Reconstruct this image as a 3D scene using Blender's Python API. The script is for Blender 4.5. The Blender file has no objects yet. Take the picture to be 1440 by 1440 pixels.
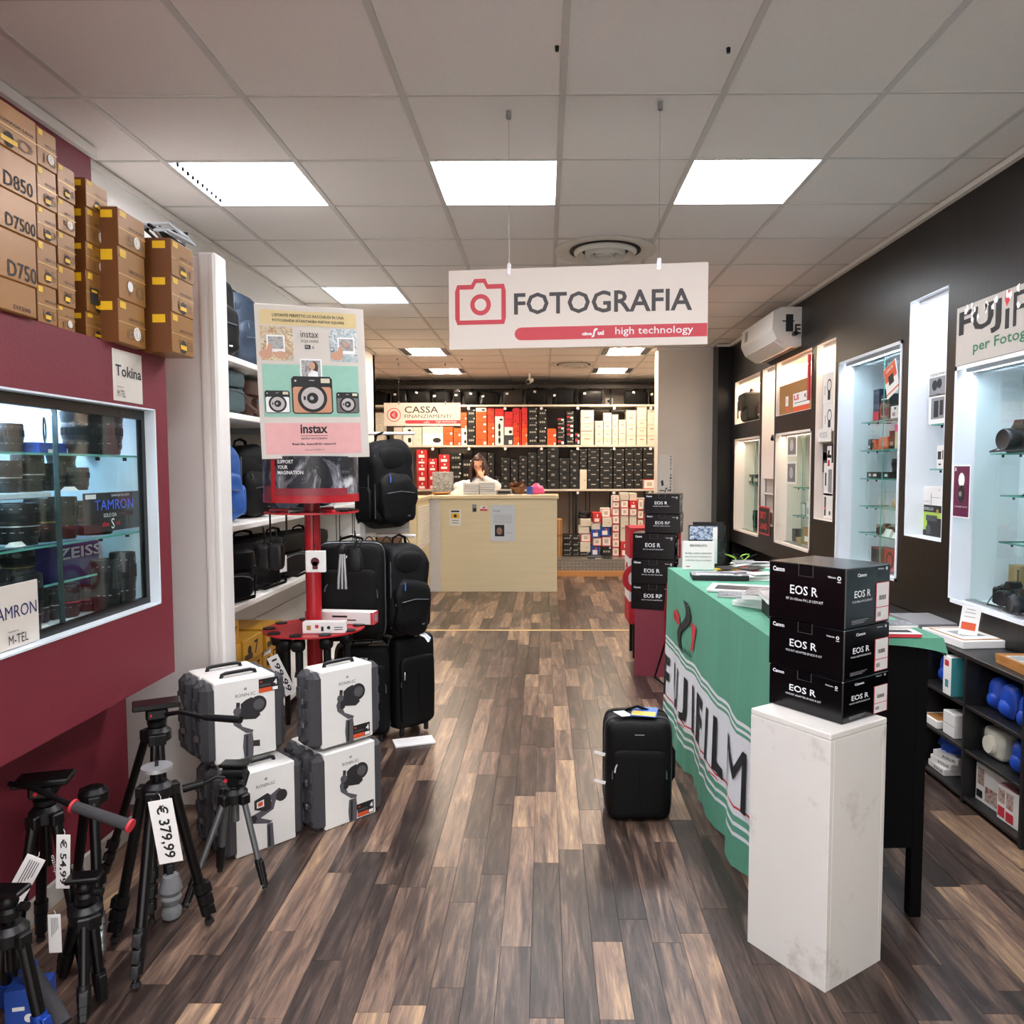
import bpy, math, random
from mathutils import Vector, Matrix, noise
random.seed(7)
sc = bpy.context.scene
COL = sc.collection
PI = math.pi
# ---------------------------------------------------------------- camera, world, exposure
FPX, PIT, YAW, ROL, PCX, PCY = 1073.24, .0618, .0081, .0014, 757.46, 725.41   # measured on the 1440x1440 photograph
CAMZ = 1.5
cam = bpy.data.cameras.new('camera'); camo = bpy.data.objects.new('camera', cam); COL.objects.link(camo)
cam.sensor_width = 36; cam.lens = FPX/1440*36; cam.clip_start = .05
cam.shift_x = -(PCX-720)/1440; cam.shift_y = (PCY-720)/1440
camo.location = (0, 0, CAMZ); camo.rotation_euler = (PI/2-PIT, ROL, YAW)
sc.camera = camo
sc.view_settings.view_transform = 'Standard'; sc.view_settings.look = 'None'
sc.view_settings.gamma = 1; sc.view_settings.exposure = 0.5
sc.view_settings.use_curve_mapping = False
w = bpy.data.worlds.new('world'); sc.world = w; w.use_nodes = True
w.node_tree.nodes['Background'].inputs[0].default_value = (1, .97, .94, 1)
w.node_tree.nodes['Background'].inputs[1].default_value = 1.7      # daylight through the shop front behind the camera
LIGHT_BRIGHT, LIGHT_DIM, CASE_LIGHT = 26.0, 50.0, 26.0
CEIL = 2.894

def ray(px, py):
    u, v = (px-PCX)/FPX, (py-PCY)/FPX
    A, B, zf = u, -v, 1.0
    c, s = math.cos(ROL), math.sin(ROL); xr, zu = A*c-B*s, A*s+B*c
    c, s = math.cos(PIT), math.sin(PIT); yf, Z = zf*c+zu*s, -zf*s+zu*c
    c, s = math.cos(YAW), math.sin(YAW)
    return (xr*c-yf*s, xr*s+yf*c, Z)
def at(px, py, x=None, y=None, z=None):
    """measured photograph point -> world point on a known plane"""
    d = ray(px, py)
    t = x/d[0] if x is not None else (y/d[1] if y is not None else (z-CAMZ)/d[2])
    return Vector((t*d[0], t*d[1], CAMZ+t*d[2]))

# ---------------------------------------------------------------- materials
def lin(h):
    if isinstance(h, tuple): return h
    h = h.lstrip('#'); o = []
    for i in (0, 2, 4):
        c = int(h[i:i+2], 16)/255
        o.append(c/12.92 if c <= .04045 else ((c+.055)/1.055)**2.4)
    return tuple(o)
MC = {}
def pm(name, col, rough=.5, metal=0, var=.08, scale=30, bump=0, emit=0, stretch=(1, 1, 1), spec=.5, coat=0, trans=0, bscale=None):
    if name in MC: return MC[name]
    m = bpy.data.materials.new(name); m.use_nodes = True
    nt = m.node_tree; N = nt.nodes; L = nt.links; b = N['Principled BSDF']
    c = lin(col)
    tc = N.new('ShaderNodeTexCoord'); mp = N.new('ShaderNodeMapping'); mp.inputs['Scale'].default_value = stretch
    L.new(tc.outputs['Object'], mp.inputs['Vector'])
    nz = N.new('ShaderNodeTexNoise'); nz.inputs['Scale'].default_value = scale; nz.inputs['Detail'].default_value = 4
    L.new(mp.outputs[0], nz.inputs['Vector'])
    mx = N.new('ShaderNodeMix'); mx.data_type = 'RGBA'
    mx.inputs['A'].default_value = (*[x*(1-var) for x in c], 1); mx.inputs['B'].default_value = (*[min(1, x*(1+var)) for x in c], 1)
    L.new(nz.outputs['Fac'], mx.inputs['Factor']); L.new(mx.outputs['Result'], b.inputs['Base Color'])
    b.inputs['Roughness'].default_value = rough; b.inputs['Metallic'].default_value = metal
    b.inputs['Specular IOR Level'].default_value = spec
    if coat: b.inputs['Coat Weight'].default_value = coat; b.inputs['Coat Roughness'].default_value = .1
    if trans: b.inputs['Transmission Weight'].default_value = trans
    if emit:
        b.inputs['Emission Color'].default_value = (*c, 1); b.inputs['Emission Strength'].default_value = emit
    if bump:
        n2 = N.new('ShaderNodeTexNoise'); n2.inputs['Scale'].default_value = bscale or scale*4; n2.inputs['Detail'].default_value = 5
        L.new(mp.outputs[0], n2.inputs['Vector'])
        bp = N.new('ShaderNodeBump'); bp.inputs['Strength'].default_value = bump; bp.inputs['Distance'].default_value = .01
        L.new(n2.outputs['Fac'], bp.inputs['Height']); L.new(bp.outputs[0], b.inputs['Normal'])
    MC[name] = m
    return m
def photo(name, cols, scale=8, rough=.35, stretch=(1, 1, 1), dist=1.2):
    """printed photograph: patches of several colours"""
    if name in MC: return MC[name]
    m = bpy.data.materials.new(name); m.use_nodes = True
    nt = m.node_tree; N = nt.nodes; L = nt.links; b = N['Principled BSDF']; b.inputs['Roughness'].default_value = rough
    tc = N.new('ShaderNodeTexCoord'); mp = N.new('ShaderNodeMapping'); mp.inputs['Scale'].default_value = stretch; L.new(tc.outputs['Object'], mp.inputs['Vector'])
    nz = N.new('ShaderNodeTexNoise'); nz.inputs['Scale'].default_value = scale; nz.inputs['Detail'].default_value = 5; nz.inputs['Roughness'].default_value = .65; nz.inputs['Distortion'].default_value = dist
    L.new(mp.outputs[0], nz.inputs['Vector']); cr = N.new('ShaderNodeValToRGB'); L.new(nz.outputs['Fac'], cr.inputs[0]); L.new(cr.outputs[0], b.inputs['Base Color'])
    e = cr.color_ramp.elements; n = len(cols); e[0].position = .33; e[0].color = (*lin(cols[0]), 1); e[1].position = .67; e[1].color = (*lin(cols[-1]), 1)
    for i in range(1, n-1): x = e.new(.33+.34*i/(n-1)); x.color = (*lin(cols[i]), 1)
    MC[name] = m; return m
def glass(name, col=(.93, .98, .97), alpha=.92, rough=.03):
    if name in MC: return MC[name]
    m = bpy.data.materials.new(name); m.use_nodes = True
    nt = m.node_tree; N = nt.nodes; L = nt.links; N.remove(N['Principled BSDF'])
    t = N.new('ShaderNodeBsdfTransparent'); t.inputs[0].default_value = (*col, 1)
    g = N.new('ShaderNodeBsdfGlossy'); g.inputs['Roughness'].default_value = rough; g.inputs[0].default_value = (1, 1, 1, 1)
    lw = N.new('ShaderNodeLayerWeight'); lw.inputs['Blend'].default_value = .25
    mul = N.new('ShaderNodeMath'); mul.operation = 'MULTIPLY_ADD'; mul.inputs[1].default_value = .09; mul.inputs[2].default_value = .01
    L.new(lw.outputs['Fresnel'], mul.inputs[0])
    ms = N.new('ShaderNodeMixShader'); L.new(mul.outputs[0], ms.inputs[0]); L.new(t.outputs[0], ms.inputs[1]); L.new(g.outputs[0], ms.inputs[2])
    L.new(ms.outputs[0], N['Material Output'].inputs['Surface'])
    MC[name] = m; return m

# ---------------------------------------------------------------- mesh builder
TEXTC = {}
def text_mesh(s, bold=0.0):
    k = (s, bold)
    if k not in TEXTC:
        cu = bpy.data.curves.new('t', 'FONT'); cu.body = s; cu.size = 1; cu.offset = bold; cu.resolution_u = 2
        o = bpy.data.objects.new('t', cu); me = bpy.data.meshes.new_from_object(o)
        vs = [v.co.copy() for v in me.vertices]; fs = [tuple(p.vertices) for p in me.polygons]
        x0 = min(v.x for v in vs); x1 = max(v.x for v in vs); y0 = min(v.y for v in vs); y1 = max(v.y for v in vs)
        bpy.data.objects.remove(o); bpy.data.curves.remove(cu); bpy.data.meshes.remove(me)
        TEXTC[k] = ([((v.x-x0), (v.y-y0)) for v in vs], fs, x1-x0, y1-y0)
    return TEXTC[k]
class Fr:
    """a flat frame: origin o, right vector u, up vector v (unit), n = u x v towards the viewer"""
    def __init__(s, o, u=(1, 0, 0), v=(0, 0, 1)):
        s.o = Vector(o); s.u = Vector(u).normalized(); s.v = Vector(v).normalized(); s.n = s.u.cross(s.v)
    def p(s, a, b, c=0): return s.o+s.u*a+s.v*b+s.n*c
class MB:
    def __init__(s): s.v = []; s.f = []; s.m = []
    def add(s, vs, fs, mi=0, M=None):
        k = len(s.v)
        s.v += [tuple(M @ Vector(v)) if M is not None else tuple(v) for v in vs]
        s.f += [tuple(i+k for i in f) for f in fs]; s.m += [mi]*len(fs); return s
    def box(s, x0, x1, y0, y1, z0, z1, mi=0, M=None):
        vs = [(x, y, z) for z in (z0, z1) for y in (y0, y1) for x in (x0, x1)]
        return s.add(vs, [(0, 2, 3, 1), (4, 5, 7, 6), (0, 1, 5, 4), (2, 6, 7, 3), (0, 4, 6, 2), (1, 3, 7, 5)], mi, M)
    def cb(s, x0, x1, y0, y1, z0, z1, c=.004, mi=0, M=None):      # chamfered box
        vs = []; ix = {}
        for i, X in enumerate((x0, x1)):
            for j, Y in enumerate((y0, y1)):
                for k, Z in enumerate((z0, z1)):
                    sx, sy, sz = c*(1-2*i), c*(1-2*j), c*(1-2*k)
                    for a, p in enumerate(((X, Y+sy, Z+sz), (X+sx, Y, Z+sz), (X+sx, Y+sy, Z))):
                        ix[i, j, k, a] = len(vs); vs.append(p)
        g = lambda i, j, k, a: ix[i, j, k, a]
        fs = []
        for i in (0, 1): fs.append((g(i, 0, 0, 0), g(i, 1, 0, 0), g(i, 1, 1, 0), g(i, 0, 1, 0))[::1 if i else -1])
        for j in (0, 1): fs.append((g(0, j, 0, 1), g(1, j, 0, 1), g(1, j, 1, 1), g(0, j, 1, 1))[::-1 if j else 1])
        for k in (0, 1): fs.append((g(0, 0, k, 2), g(1, 0, k, 2), g(1, 1, k, 2), g(0, 1, k, 2))[::1 if k else -1])
        for i in (0, 1):
            for j in (0, 1):
                fs.append((g(i, j, 0, 0), g(i, j, 1, 0), g(i, j, 1, 1), g(i, j, 0, 1)))
                fs.append((g(i, 0, j, 0), g(i, 1, j, 0), g(i, 1, j, 2), g(i, 0, j, 2)))
                fs.append((g(0, i, j, 1), g(1, i, j, 1), g(1, i, j, 2), g(0, i, j, 2)))
                for k in (0, 1): fs.append((g(i, j, k, 0), g(i, j, k, 1), g(i, j, k, 2)))
        return s.add(vs, fs, mi, M)
    def hexa(s, P, mi=0):                                        # 8 points: bottom 4 ccw, top 4 ccw
        return s.add(P, [(3, 2, 1, 0), (4, 5, 6, 7), (0, 1, 5, 4), (1, 2, 6, 5), (2, 3, 7, 6), (3, 0, 4, 7)], mi)
    def quad(s, fr, a0, a1, b0, b1, c=.001, mi=0):
        return s.add([fr.p(a0, b0, c), fr.p(a1, b0, c), fr.p(a1, b1, c), fr.p(a0, b1, c)], [(0, 1, 2, 3)], mi)
    def poly(s, fr, pts, c=.001, mi=0, depth=0):
        n = len(pts); top = [fr.p(a, b, c) for a, b in pts]
        if not depth: return s.add(top, [tuple(range(n))], mi)
        bot = [fr.p(a, b, c-depth) for a, b in pts]
        return s.add(top+bot, [tuple(range(n)), tuple(range(2*n-1, n-1, -1))]+[(i, i+n, (i+1) % n+n, (i+1) % n) for i in range(n)], mi)
    def disc(s, fr, a, b, r, c=.001, mi=0, n=20, r2=None):
        r2 = r2 or r
        return s.poly(fr, [(a+r*math.cos(2*PI*i/n), b+r2*math.sin(2*PI*i/n)) for i in range(n)], c, mi)
    def ring(s, fr, a, b, r0, r1, c=.001, mi=0, n=28):
        vs = []; fs = []
        for i in range(n):
            t = 2*PI*i/n; vs += [fr.p(a+r0*math.cos(t), b+r0*math.sin(t), c), fr.p(a+r1*math.cos(t), b+r1*math.sin(t), c)]
        for i in range(n):
            j = (i+1) % n; fs.append((2*i, 2*i+1, 2*j+1, 2*j))
        return s.add(vs, fs, mi)
    def text(s, fr, t, a, b, h, mi=0, al='l', w=None, c=.0012, bold=0.0, depth=0, shear=0):
        if 'M' in t: bold = 0.0
        vs, fs, W, H = text_mesh(t, bold)
        k = h/H; kx = (w/W) if w else k
        off = {'l': 0, 'c': -W*kx/2, 'r': -W*kx}[al]
        return s.add([fr.p(a+off+x*kx+shear*y*k, b+y*k, c) for x, y in vs], fs, mi)
    def cyl(s, p0, p1, r0, r1=None, n=12, mi=0, caps=True):
        r1 = r0 if r1 is None else r1
        p0, p1 = Vector(p0), Vector(p1); d = (p1-p0).normalized()
        u = d.orthogonal().normalized(); v = d.cross(u)
        vs = []
        for p, r in ((p0, r0), (p1, r1)):
            for i in range(n):
                t = 2*PI*i/n; vs.append(p+u*r*math.cos(t)+v*r*math.sin(t))
        fs = [(i, (i+1) % n, n+(i+1) % n, n+i) for i in range(n)]
        if caps: fs += [tuple(range(n-1, -1, -1)), tuple(range(n, 2*n))]
        return s.add(vs, fs, mi)
    def lathe(s, prof, n=20, mi=0, M=None, o=(0, 0, 0)):         # profile of (r, z) around z
        vs = []; fs = []
        for r, z in prof:
            for i in range(n):
                t = 2*PI*i/n; vs.append((o[0]+r*math.cos(t), o[1]+r*math.sin(t), o[2]+z))
        for k in range(len(prof)-1):
            for i in range(n):
                j = (i+1) % n; fs.append((k*n+i, k*n+j, (k+1)*n+j, (k+1)*n+i))
        fs += [tuple(range(n-1, -1, -1)), tuple(range((len(prof)-1)*n, len(prof)*n))]
        return s.add(vs, fs, mi, M)
    def tube(s, pts, r, n=8, mi=0, closed=False, flat=1):
        pts = [Vector(p) for p in pts]; m = len(pts); rs = r if isinstance(r, (list, tuple)) else [r]*m
        vs = []; fs = []; u = None
        for i, p in enumerate(pts):
            a = pts[(i-1) % m] if (i or closed) else p; b = pts[(i+1) % m] if (i < m-1 or closed) else p
            d = (b-a).normalized()
            u = d.orthogonal().normalized() if u is None else (u-d*u.dot(d)).normalized()
            v = d.cross(u)
            for k in range(n):
                t = 2*PI*k/n; vs.append(p+u*rs[i]*math.cos(t)+v*rs[i]*flat*math.sin(t))
        for i in range(m if closed else m-1):
            for k in range(n):
                j = (k+1) % n; i2 = (i+1) % m
                fs.append((i*n+k, i*n+j, i2*n+j, i2*n+k))
        if not closed: fs += [tuple(range(n-1, -1, -1)), tuple(range((m-1)*n, m*n))]
        return s.add(vs, fs, mi)
    def sup(s, c, r, e1=.4, e2=.4, nu=20, nv=12, mi=0, M=None, wr=0, seed=0, taper=0, ws=9):   # rounded soft box
        def q(x, e): return math.copysign(abs(x)**e, x)
        vs = []; fs = []
        for j in range(nv+1):
            ph = -PI/2+PI*j/nv
            for i in range(nu):
                th = 2*PI*i/nu
                x, y, z = q(math.cos(ph), e1)*q(math.cos(th), e2), q(math.cos(ph), e1)*q(math.sin(th), e2), q(math.sin(ph), e1)
                k = 1-taper*(z+1)/2
                p = Vector((c[0]+r[0]*x*k, c[1]+r[1]*y*k, c[2]+r[2]*z))
                if wr:
                    nn = Vector((x, y, z)); p += nn*wr*noise.noise(p*ws+Vector((seed*3.1, seed, 0)))
                vs.append(p)
        for j in range(nv):
            for i in range(nu):
                k = (i+1) % nu; fs.append((j*nu+i, j*nu+k, (j+1)*nu+k, (j+1)*nu+i))
        return s.add(vs, fs, mi, M)
    def mesh(s, name, mats, smooth=35):
        me = bpy.data.meshes.new(name); me.from_pydata([tuple(v) for v in s.v], [], s.f)
        for m in (mats if isinstance(mats, (list, tuple)) else [mats]): me.materials.append(m)
        me.polygons.foreach_set('material_index', s.m)
        if smooth:
            me.polygons.foreach_set('use_smooth', [True]*len(s.f)); me.set_sharp_from_angle(angle=math.radians(smooth))
        me.update(); return me
    def build(s, name, mats, parent=None, loc=None, rot=None, smooth=35):
        o = bpy.data.objects.new(name, s.mesh(name, mats, smooth)); COL.objects.link(o)
        if parent is not None: o.parent = parent
        if loc is not None: o.location = loc
        if rot is not None: o.rotation_euler = rot
        return o
LABELS = {}
def tag(o, label, cat, group=None, kind=None):
    o['label'] = label; o['category'] = cat
    if group: o['group'] = group
    if kind: o['kind'] = kind
    LABELS.setdefault(label, []).append(o.name); return o
def thing(name, label, cat, loc=(0, 0, 0), rz=0, group=None):
    o = bpy.data.objects.new(name, None); COL.objects.link(o); o.empty_display_size = .05
    o.location = loc; o.rotation_euler = (0, 0, rz); return tag(o, label, cat, group)
def struct(name, mb, mats, parent=None, smooth=35):
    o = mb.build(name, mats, parent, smooth=smooth)
    if parent is None: o['kind'] = 'structure'
    return o
def ordn(i):
    b = ['first', 'second', 'third', 'fourth', 'fifth', 'sixth', 'seventh', 'eighth', 'ninth', 'tenth', 'eleventh', 'twelfth', 'thirteenth', 'fourteenth', 'fifteenth', 'sixteenth', 'seventeenth', 'eighteenth', 'nineteenth']
    if i < 19: return b[i]
    n = i+1; d = n//10; return ['', '', 'twentieth', 'thirtieth'][d] if n % 10 == 0 else ['', '', 'twenty', 'thirty'][d]+'-'+b[n % 10-1]
def rotz(a): return Matrix.Rotation(a, 4, 'Z')
def T(*p): return Matrix.Translation(p)

WHITE = pm('white_paint', 'e4e0da', .6, var=.03)
BLACKP = pm('black_plastic', '0b0b0d', .42, var=.2, spec=.4)
BLACKM = pm('black_metal', '0a0a0b', .3, .2, var=.2)
CHROME = pm('chrome', 'c9c9cc', .22, 1)
ALU = pm('brushed_metal', 'a9abad', .35, .9)
PAPER = pm('white_paper', 'efedea', .6, var=.03)
INK = pm('black_ink', '1b1a1c', .6)
WINK = pm('white_ink', 'f2f2f2', .6, var=.02)
REDINK = pm('red_ink', 'c8313c', .55)
GLASS = glass('clear_glass')
GREENEDGE = pm('glass_edge_green', '5fa59a', .15, var=.1)
# ================================================================ THE SETTING
# ---- floor planks
def plank_mat():
    m = bpy.data.materials.new('vinyl_plank'); m.use_nodes = True
    nt = m.node_tree; N = nt.nodes; L = nt.links; b = N['Principled BSDF']
    at_ = N.new('ShaderNodeAttribute'); at_.attribute_name = 'shade'
    sep = N.new('ShaderNodeSeparateColor'); L.new(at_.outputs['Color'], sep.inputs[0])
    tc = N.new('ShaderNodeTexCoord')
    off = N.new('ShaderNodeVectorMath'); off.operation = 'MULTIPLY_ADD'
    L.new(at_.outputs['Color'], off.inputs[0]); off.inputs[1].default_value = (7, 31, 5); L.new(tc.outputs['Object'], off.inputs[2])
    mp = N.new('ShaderNodeMapping'); mp.inputs['Scale'].default_value = (24, 2.4, 1); L.new(off.outputs[0], mp.inputs['Vector'])
    n1 = N.new('ShaderNodeTexNoise'); n1.inputs['Scale'].default_value = 1.0; n1.inputs['Detail'].default_value = 6; n1.inputs['Roughness'].default_value = .62; n1.inputs['Distortion'].default_value = .9
    L.new(mp.outputs[0], n1.inputs['Vector'])
    mp2 = N.new('ShaderNodeMapping'); mp2.inputs['Scale'].default_value = (120, 7, 1); L.new(off.outputs[0], mp2.inputs['Vector'])
    n2 = N.new('ShaderNodeTexNoise'); n2.inputs['Scale'].default_value = 1; n2.inputs['Detail'].default_value = 7; n2.inputs['Roughness'].default_value = .72; n2.inputs['Distortion'].default_value = .5; L.new(mp2.outputs[0], n2.inputs['Vector'])
    a1 = N.new('ShaderNodeMath'); a1.operation = 'MULTIPLY_ADD'; L.new(sep.outputs[0], a1.inputs[0]); a1.inputs[1].default_value = .46
    a0 = N.new('ShaderNodeMath'); a0.operation = 'MULTIPLY_ADD'; L.new(n1.outputs['Fac'], a0.inputs[0]); a0.inputs[1].default_value = 1.25; a0.inputs[2].default_value = -.66
    L.new(a0.outputs[0], a1.inputs[2])
    a2 = N.new('ShaderNodeMath'); a2.operation = 'MULTIPLY_ADD'; L.new(n2.outputs['Fac'], a2.inputs[0]); a2.inputs[1].default_value = .62; L.new(a1.outputs[0], a2.inputs[2])
    cr = N.new('ShaderNodeValToRGB'); L.new(a2.outputs[0], cr.inputs[0])
    e = cr.color_ramp.elements; e[0].position = .22; e[0].color = (*lin('2c221e'), 1); e[1].position = .98; e[1].color = (*lin('c4a078'), 1)
    for p, c in ((.42, '4c3d36'), (.56, '6b564a'), (.70, '856c5b'), (.84, 'a2866a')):
        x = e.new(p); x.color = (*lin(c), 1)
    L.new(cr.outputs[0], b.inputs['Base Color'])
    rr = N.new('ShaderNodeMath'); rr.operation = 'MULTIPLY_ADD'; L.new(n2.outputs['Fac'], rr.inputs[0]); rr.inputs[1].default_value = .18; rr.inputs[2].default_value = .24
    L.new(rr.outputs[0], b.inputs['Roughness'])
    bp = N.new('ShaderNodeBump'); bp.inputs['Strength'].default_value = .12; bp.inputs['Distance'].default_value = .003
    L.new(n2.outputs['Fac'], bp.inputs['Height']); L.new(bp.outputs[0], b.inputs['Normal'])
    return m
PLANK = plank_mat()
fl = struct('floor', MB().box(-2.6, 2.7, -1.6, 13.2, -.06, -.004), pm('floor_joint', '1d1613', .8))
PW = .096
rows = []
rnd = random.Random(3)
x = -2.06
while x < 2.10:
    y = -.9-rnd.random()*.8; j = 0
    while y < 10.6:
        l = rnd.choice((.32, .48, .62, .78, .95))*(.9+.2*rnd.random())
        rows.append((x, min(x+PW, 2.10), y, min(y+l, 10.56), (rnd.random()**1.35, rnd.random(), rnd.random()))); y += l
    x += PW
def visible(r):
    cx, cy = (r[0]+r[1])/2, (r[2]+r[3])/2
    return cy > 1.7 and abs(cx) < cy*.72+.1
def plank_mesh(rs):
    mb = MB(); cols = []
    for (x0, x1, y0, y1, c) in rs:
        g = .0008
        mb.add([(x0+g, y0+g, 0), (x1-g, y0+g, 0), (x1-g, y1-g, 0), (x0+g, y1-g, 0), (x0, y0, -.003), (x1, y0, -.003), (x1, y1, -.003), (x0, y1, -.003)],
               [(0, 1, 2, 3), (4, 5, 1, 0), (5, 6, 2, 1), (6, 7, 3, 2), (7, 4, 0, 3)])
        cols += [c]*20
    me = mb.mesh('plank', PLANK, smooth=0)
    ca = me.color_attributes.new('shade', 'FLOAT_COLOR', 'CORNER')
    ca.data.foreach_set('color', [q for c in cols for q in (*c, 1)])
    return me
vis = sorted([r for r in rows if visible(r)], key=lambda r: r[2])
near, rest = vis[:295], vis[295:]+[r for r in rows if not visible(r)]
for r in near:
    o = bpy.data.objects.new('plank', plank_mesh([r])); COL.objects.link(o); o.parent = fl
o = bpy.data.objects.new('far_planks', plank_mesh(rest)); COL.objects.link(o); o.parent = fl; o['kind'] = 'stuff'
struct('trim_1', MB().cb(-1.9, 1.3, 6.99, 7.03, -.003, .006, .002), pm('brass_strip', 'c9a878', .35, .4))
# ---- ceiling
TILE = pm('ceiling_tile', 'e6dfd9', .9, var=.05, scale=60, bump=.25, bscale=400)
TBAR = pm('ceiling_rail', 'c4bfb9', .5, var=.03)
ce = struct('ceiling', MB().box(-2.7, 2.9, -1.7, 13.0, CEIL+.09, CEIL+.14), WHITE)
cx = [-1.7318+.6*i for i in range(-2, 7)]; ry = [2.3469+.6*i for i in range(-6, 18)]
fixtures = {}
for c, r in ((0, 2), (2, 2), (4, 2)): fixtures[c, r] = 'bright'
for c, r in ((0, 6), (2, 6), (4, 6)): fixtures[c, r] = 'bright2'
for c, r in ((0, 11), (0, 14), (4, 11), (4, 14)): fixtures[c, r] = 'dim'
for c, r in ((0, -3), (2, -3), (4, -3)): fixtures[c, r] = 'bright'
tme = {}
XL, XR = -2.055, 2.107
for i in range(len(cx)):
    x0 = cx[i]; x1 = x0+.6
    for j in range(len(ry)-1):
        if (i-2, j-6) in fixtures: continue
        y0, y1 = ry[j], ry[j+1]
        if y0 > 8.9: xa, xb = max(x0, -2.9), min(x1, 2.0)
        else: xa, xb = max(x0, XL), min(x1, XR)
        if xb-xa < .02: continue
        k = (round(xb-xa, 3))
        if k not in tme: tme[k] = MB().cb(.004, xb-xa-.004, .004, .596, 0, .014, .003).mesh('tile', TILE, 0)
        o = bpy.data.objects.new('tile', tme[k]); COL.objects.link(o); o.parent = ce; o.location = (xa, y0, CEIL+.004)
for xx in cx[1:]+[]:
    if xx < XR-.02: MB().box(xx-.012, xx+.012, 9.0 if xx < -2.06 else -1.3, 12.45, CEIL-.001, CEIL+.03).build('grid_rail', TBAR, ce, smooth=0)
for yy in ry: MB().box(-2.9 if yy > 8.9 else XL, XR if yy < 8.9 else 1.95, yy-.007, yy+.007, CEIL, CEIL+.03).build('grid_rail', TBAR, ce, smooth=0)
for px, py in ((785, 67), (1026, 70), (650, 505), (559, 504)):
    p = at(px, py, z=CEIL); MB().cyl(p+Vector((0, 0, .02)), p-Vector((0, 0, .012)), .009, .006, 8).build('ceiling_hook', BLACKP, ce)
# ---- ceiling lights
E_B = pm('lamp_bright', 'fbfaff', emit=LIGHT_BRIGHT, var=0); E_2 = pm('lamp_second_row', 'f4faff', emit=LIGHT_BRIGHT*.6, var=0); E_D = pm('lamp_dim', 'ffe9cf', emit=LIGHT_DIM, var=0)
HOUS = pm('light_housing', 'd8dadc', .35, .3)
names = {(0, 2): 'square louvred ceiling light nearest the maroon wall, front row', (2, 2): 'square ceiling light in the middle of the front row', (4, 2): 'square ceiling light on the right of the front row',
 (0, 6): 'louvred ceiling light above the portrait camera poster', (2, 6): 'ceiling light in the middle, hidden behind the photography sign', (4, 6): 'ceiling light on the right, behind the photography sign',
 (0, 11): 'dim ceiling light, left, nearer of the back pair', (0, 14): 'dim ceiling light, left, nearest the stock shelves', (4, 11): 'dim ceiling light, right, nearer of the back pair', (4, 14): 'dim ceiling light, right, nearest the stock shelves',
 (0, -3): 'ceiling light behind the viewer on the left', (2, -3): 'ceiling light behind the viewer in the middle', (4, -3): 'ceiling light behind the viewer on the right'}
for (c, r), kind in fixtures.items():
    x0, y0 = -1.7318+.6*c, 2.3469+.6*r
    t = thing('ceiling_light', names[c, r], 'ceiling light', (x0+.3, y0+.3, CEIL), 0, 'ceiling lights')
    h = MB(); q = .29; h.box(-q, q, -q, q, .078, .085)
    for a in (-1, 1): h.box(a*q-.004, a*q+.004, -q, q, 0, .08); h.box(-q, q, a*q-.004, a*q+.004, 0, .08)
    h.build('housing', HOUS, t, smooth=0)
    if kind.startswith('bright'):
        EM = E_B if kind == 'bright' else E_2
        for k in range(4): MB().box(-.275+.1400*k, -.275+.1400*k+.13, -.28, .28, .05, .056).build('lamp_tube', EM, t, smooth=0)
        if (c, r) in ((0, 2), (0, 6)):
            for k in range(3): MB().box(-.142+.14*k, -.137+.14*k, -.285, .285, .004, .05).build('louvre_blade', HOUS, t, smooth=0)
            lb = MB()
            for k in range(11): lb.box(-.285, -.275+.002, -.26+.052*k, -.258+.052*k, .0, .05); lb.box(-.285, .285, -.26+.052*k, -.2588+.052*k, .012, .045)
            lb.build('cross_louvres', HOUS, t, smooth=0)
    else:
        for k in (0, 1): MB().box(-.20+.205*k, -.01+.205*k, -.27, .27, .045, .05).build('lamp_tube', E_D, t, smooth=0)
        MB().box(-.285, -.20, -.285, .285, .01, .015).box(.2, .285, -.285, .285, .01, .015).box(-.01, .005, -.285, .285, .01, .015).build('reflector', pm('dark_reflector', '3b3430', .4, .4), t, smooth=0)
# ---- round air diffusers
def diffuser(px, py, R, label):
    p = at(px, py, z=CEIL)
    t = thing('air_diffuser', label, 'air vent', (p.x, p.y, CEIL), 0, 'round ceiling air diffusers')
    m = pm('diffuser_metal', 'cfcabf', .5)
    for k, (r, d) in enumerate(((1, .010), (.62, .028), (.40, .036), (.2, .036))):
        pr = [(r*R, 0), (r*R, -d*.5), (r*R*.93, -d*1.2), (r*R*.74, -d*.25), (r*R*.72, 0)]
        mb = MB(); n = 40
        vs = [(a*math.cos(2*PI*i/n), a*math.sin(2*PI*i/n), z) for a, z in pr for i in range(n)]
        mb.add(vs, [(a*n+i, a*n+(i+1) % n, (a+1)*n+(i+1) % n, (a+1)*n+i) for a in range(4) for i in range(n)])
        mb.build('diffuser_ring', m, t)
    MB().cyl((0, 0, -.03), (0, 0, -.022), R*.13, n=24).build('centre_disc', m, t)
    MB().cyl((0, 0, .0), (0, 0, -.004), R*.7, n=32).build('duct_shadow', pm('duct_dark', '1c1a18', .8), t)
diffuser(852, 353, .325, 'large round air diffuser in the ceiling behind the photography sign')
diffuser(807, 512.5, .325, 'distant round air diffuser in the ceiling of the back room')
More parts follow.
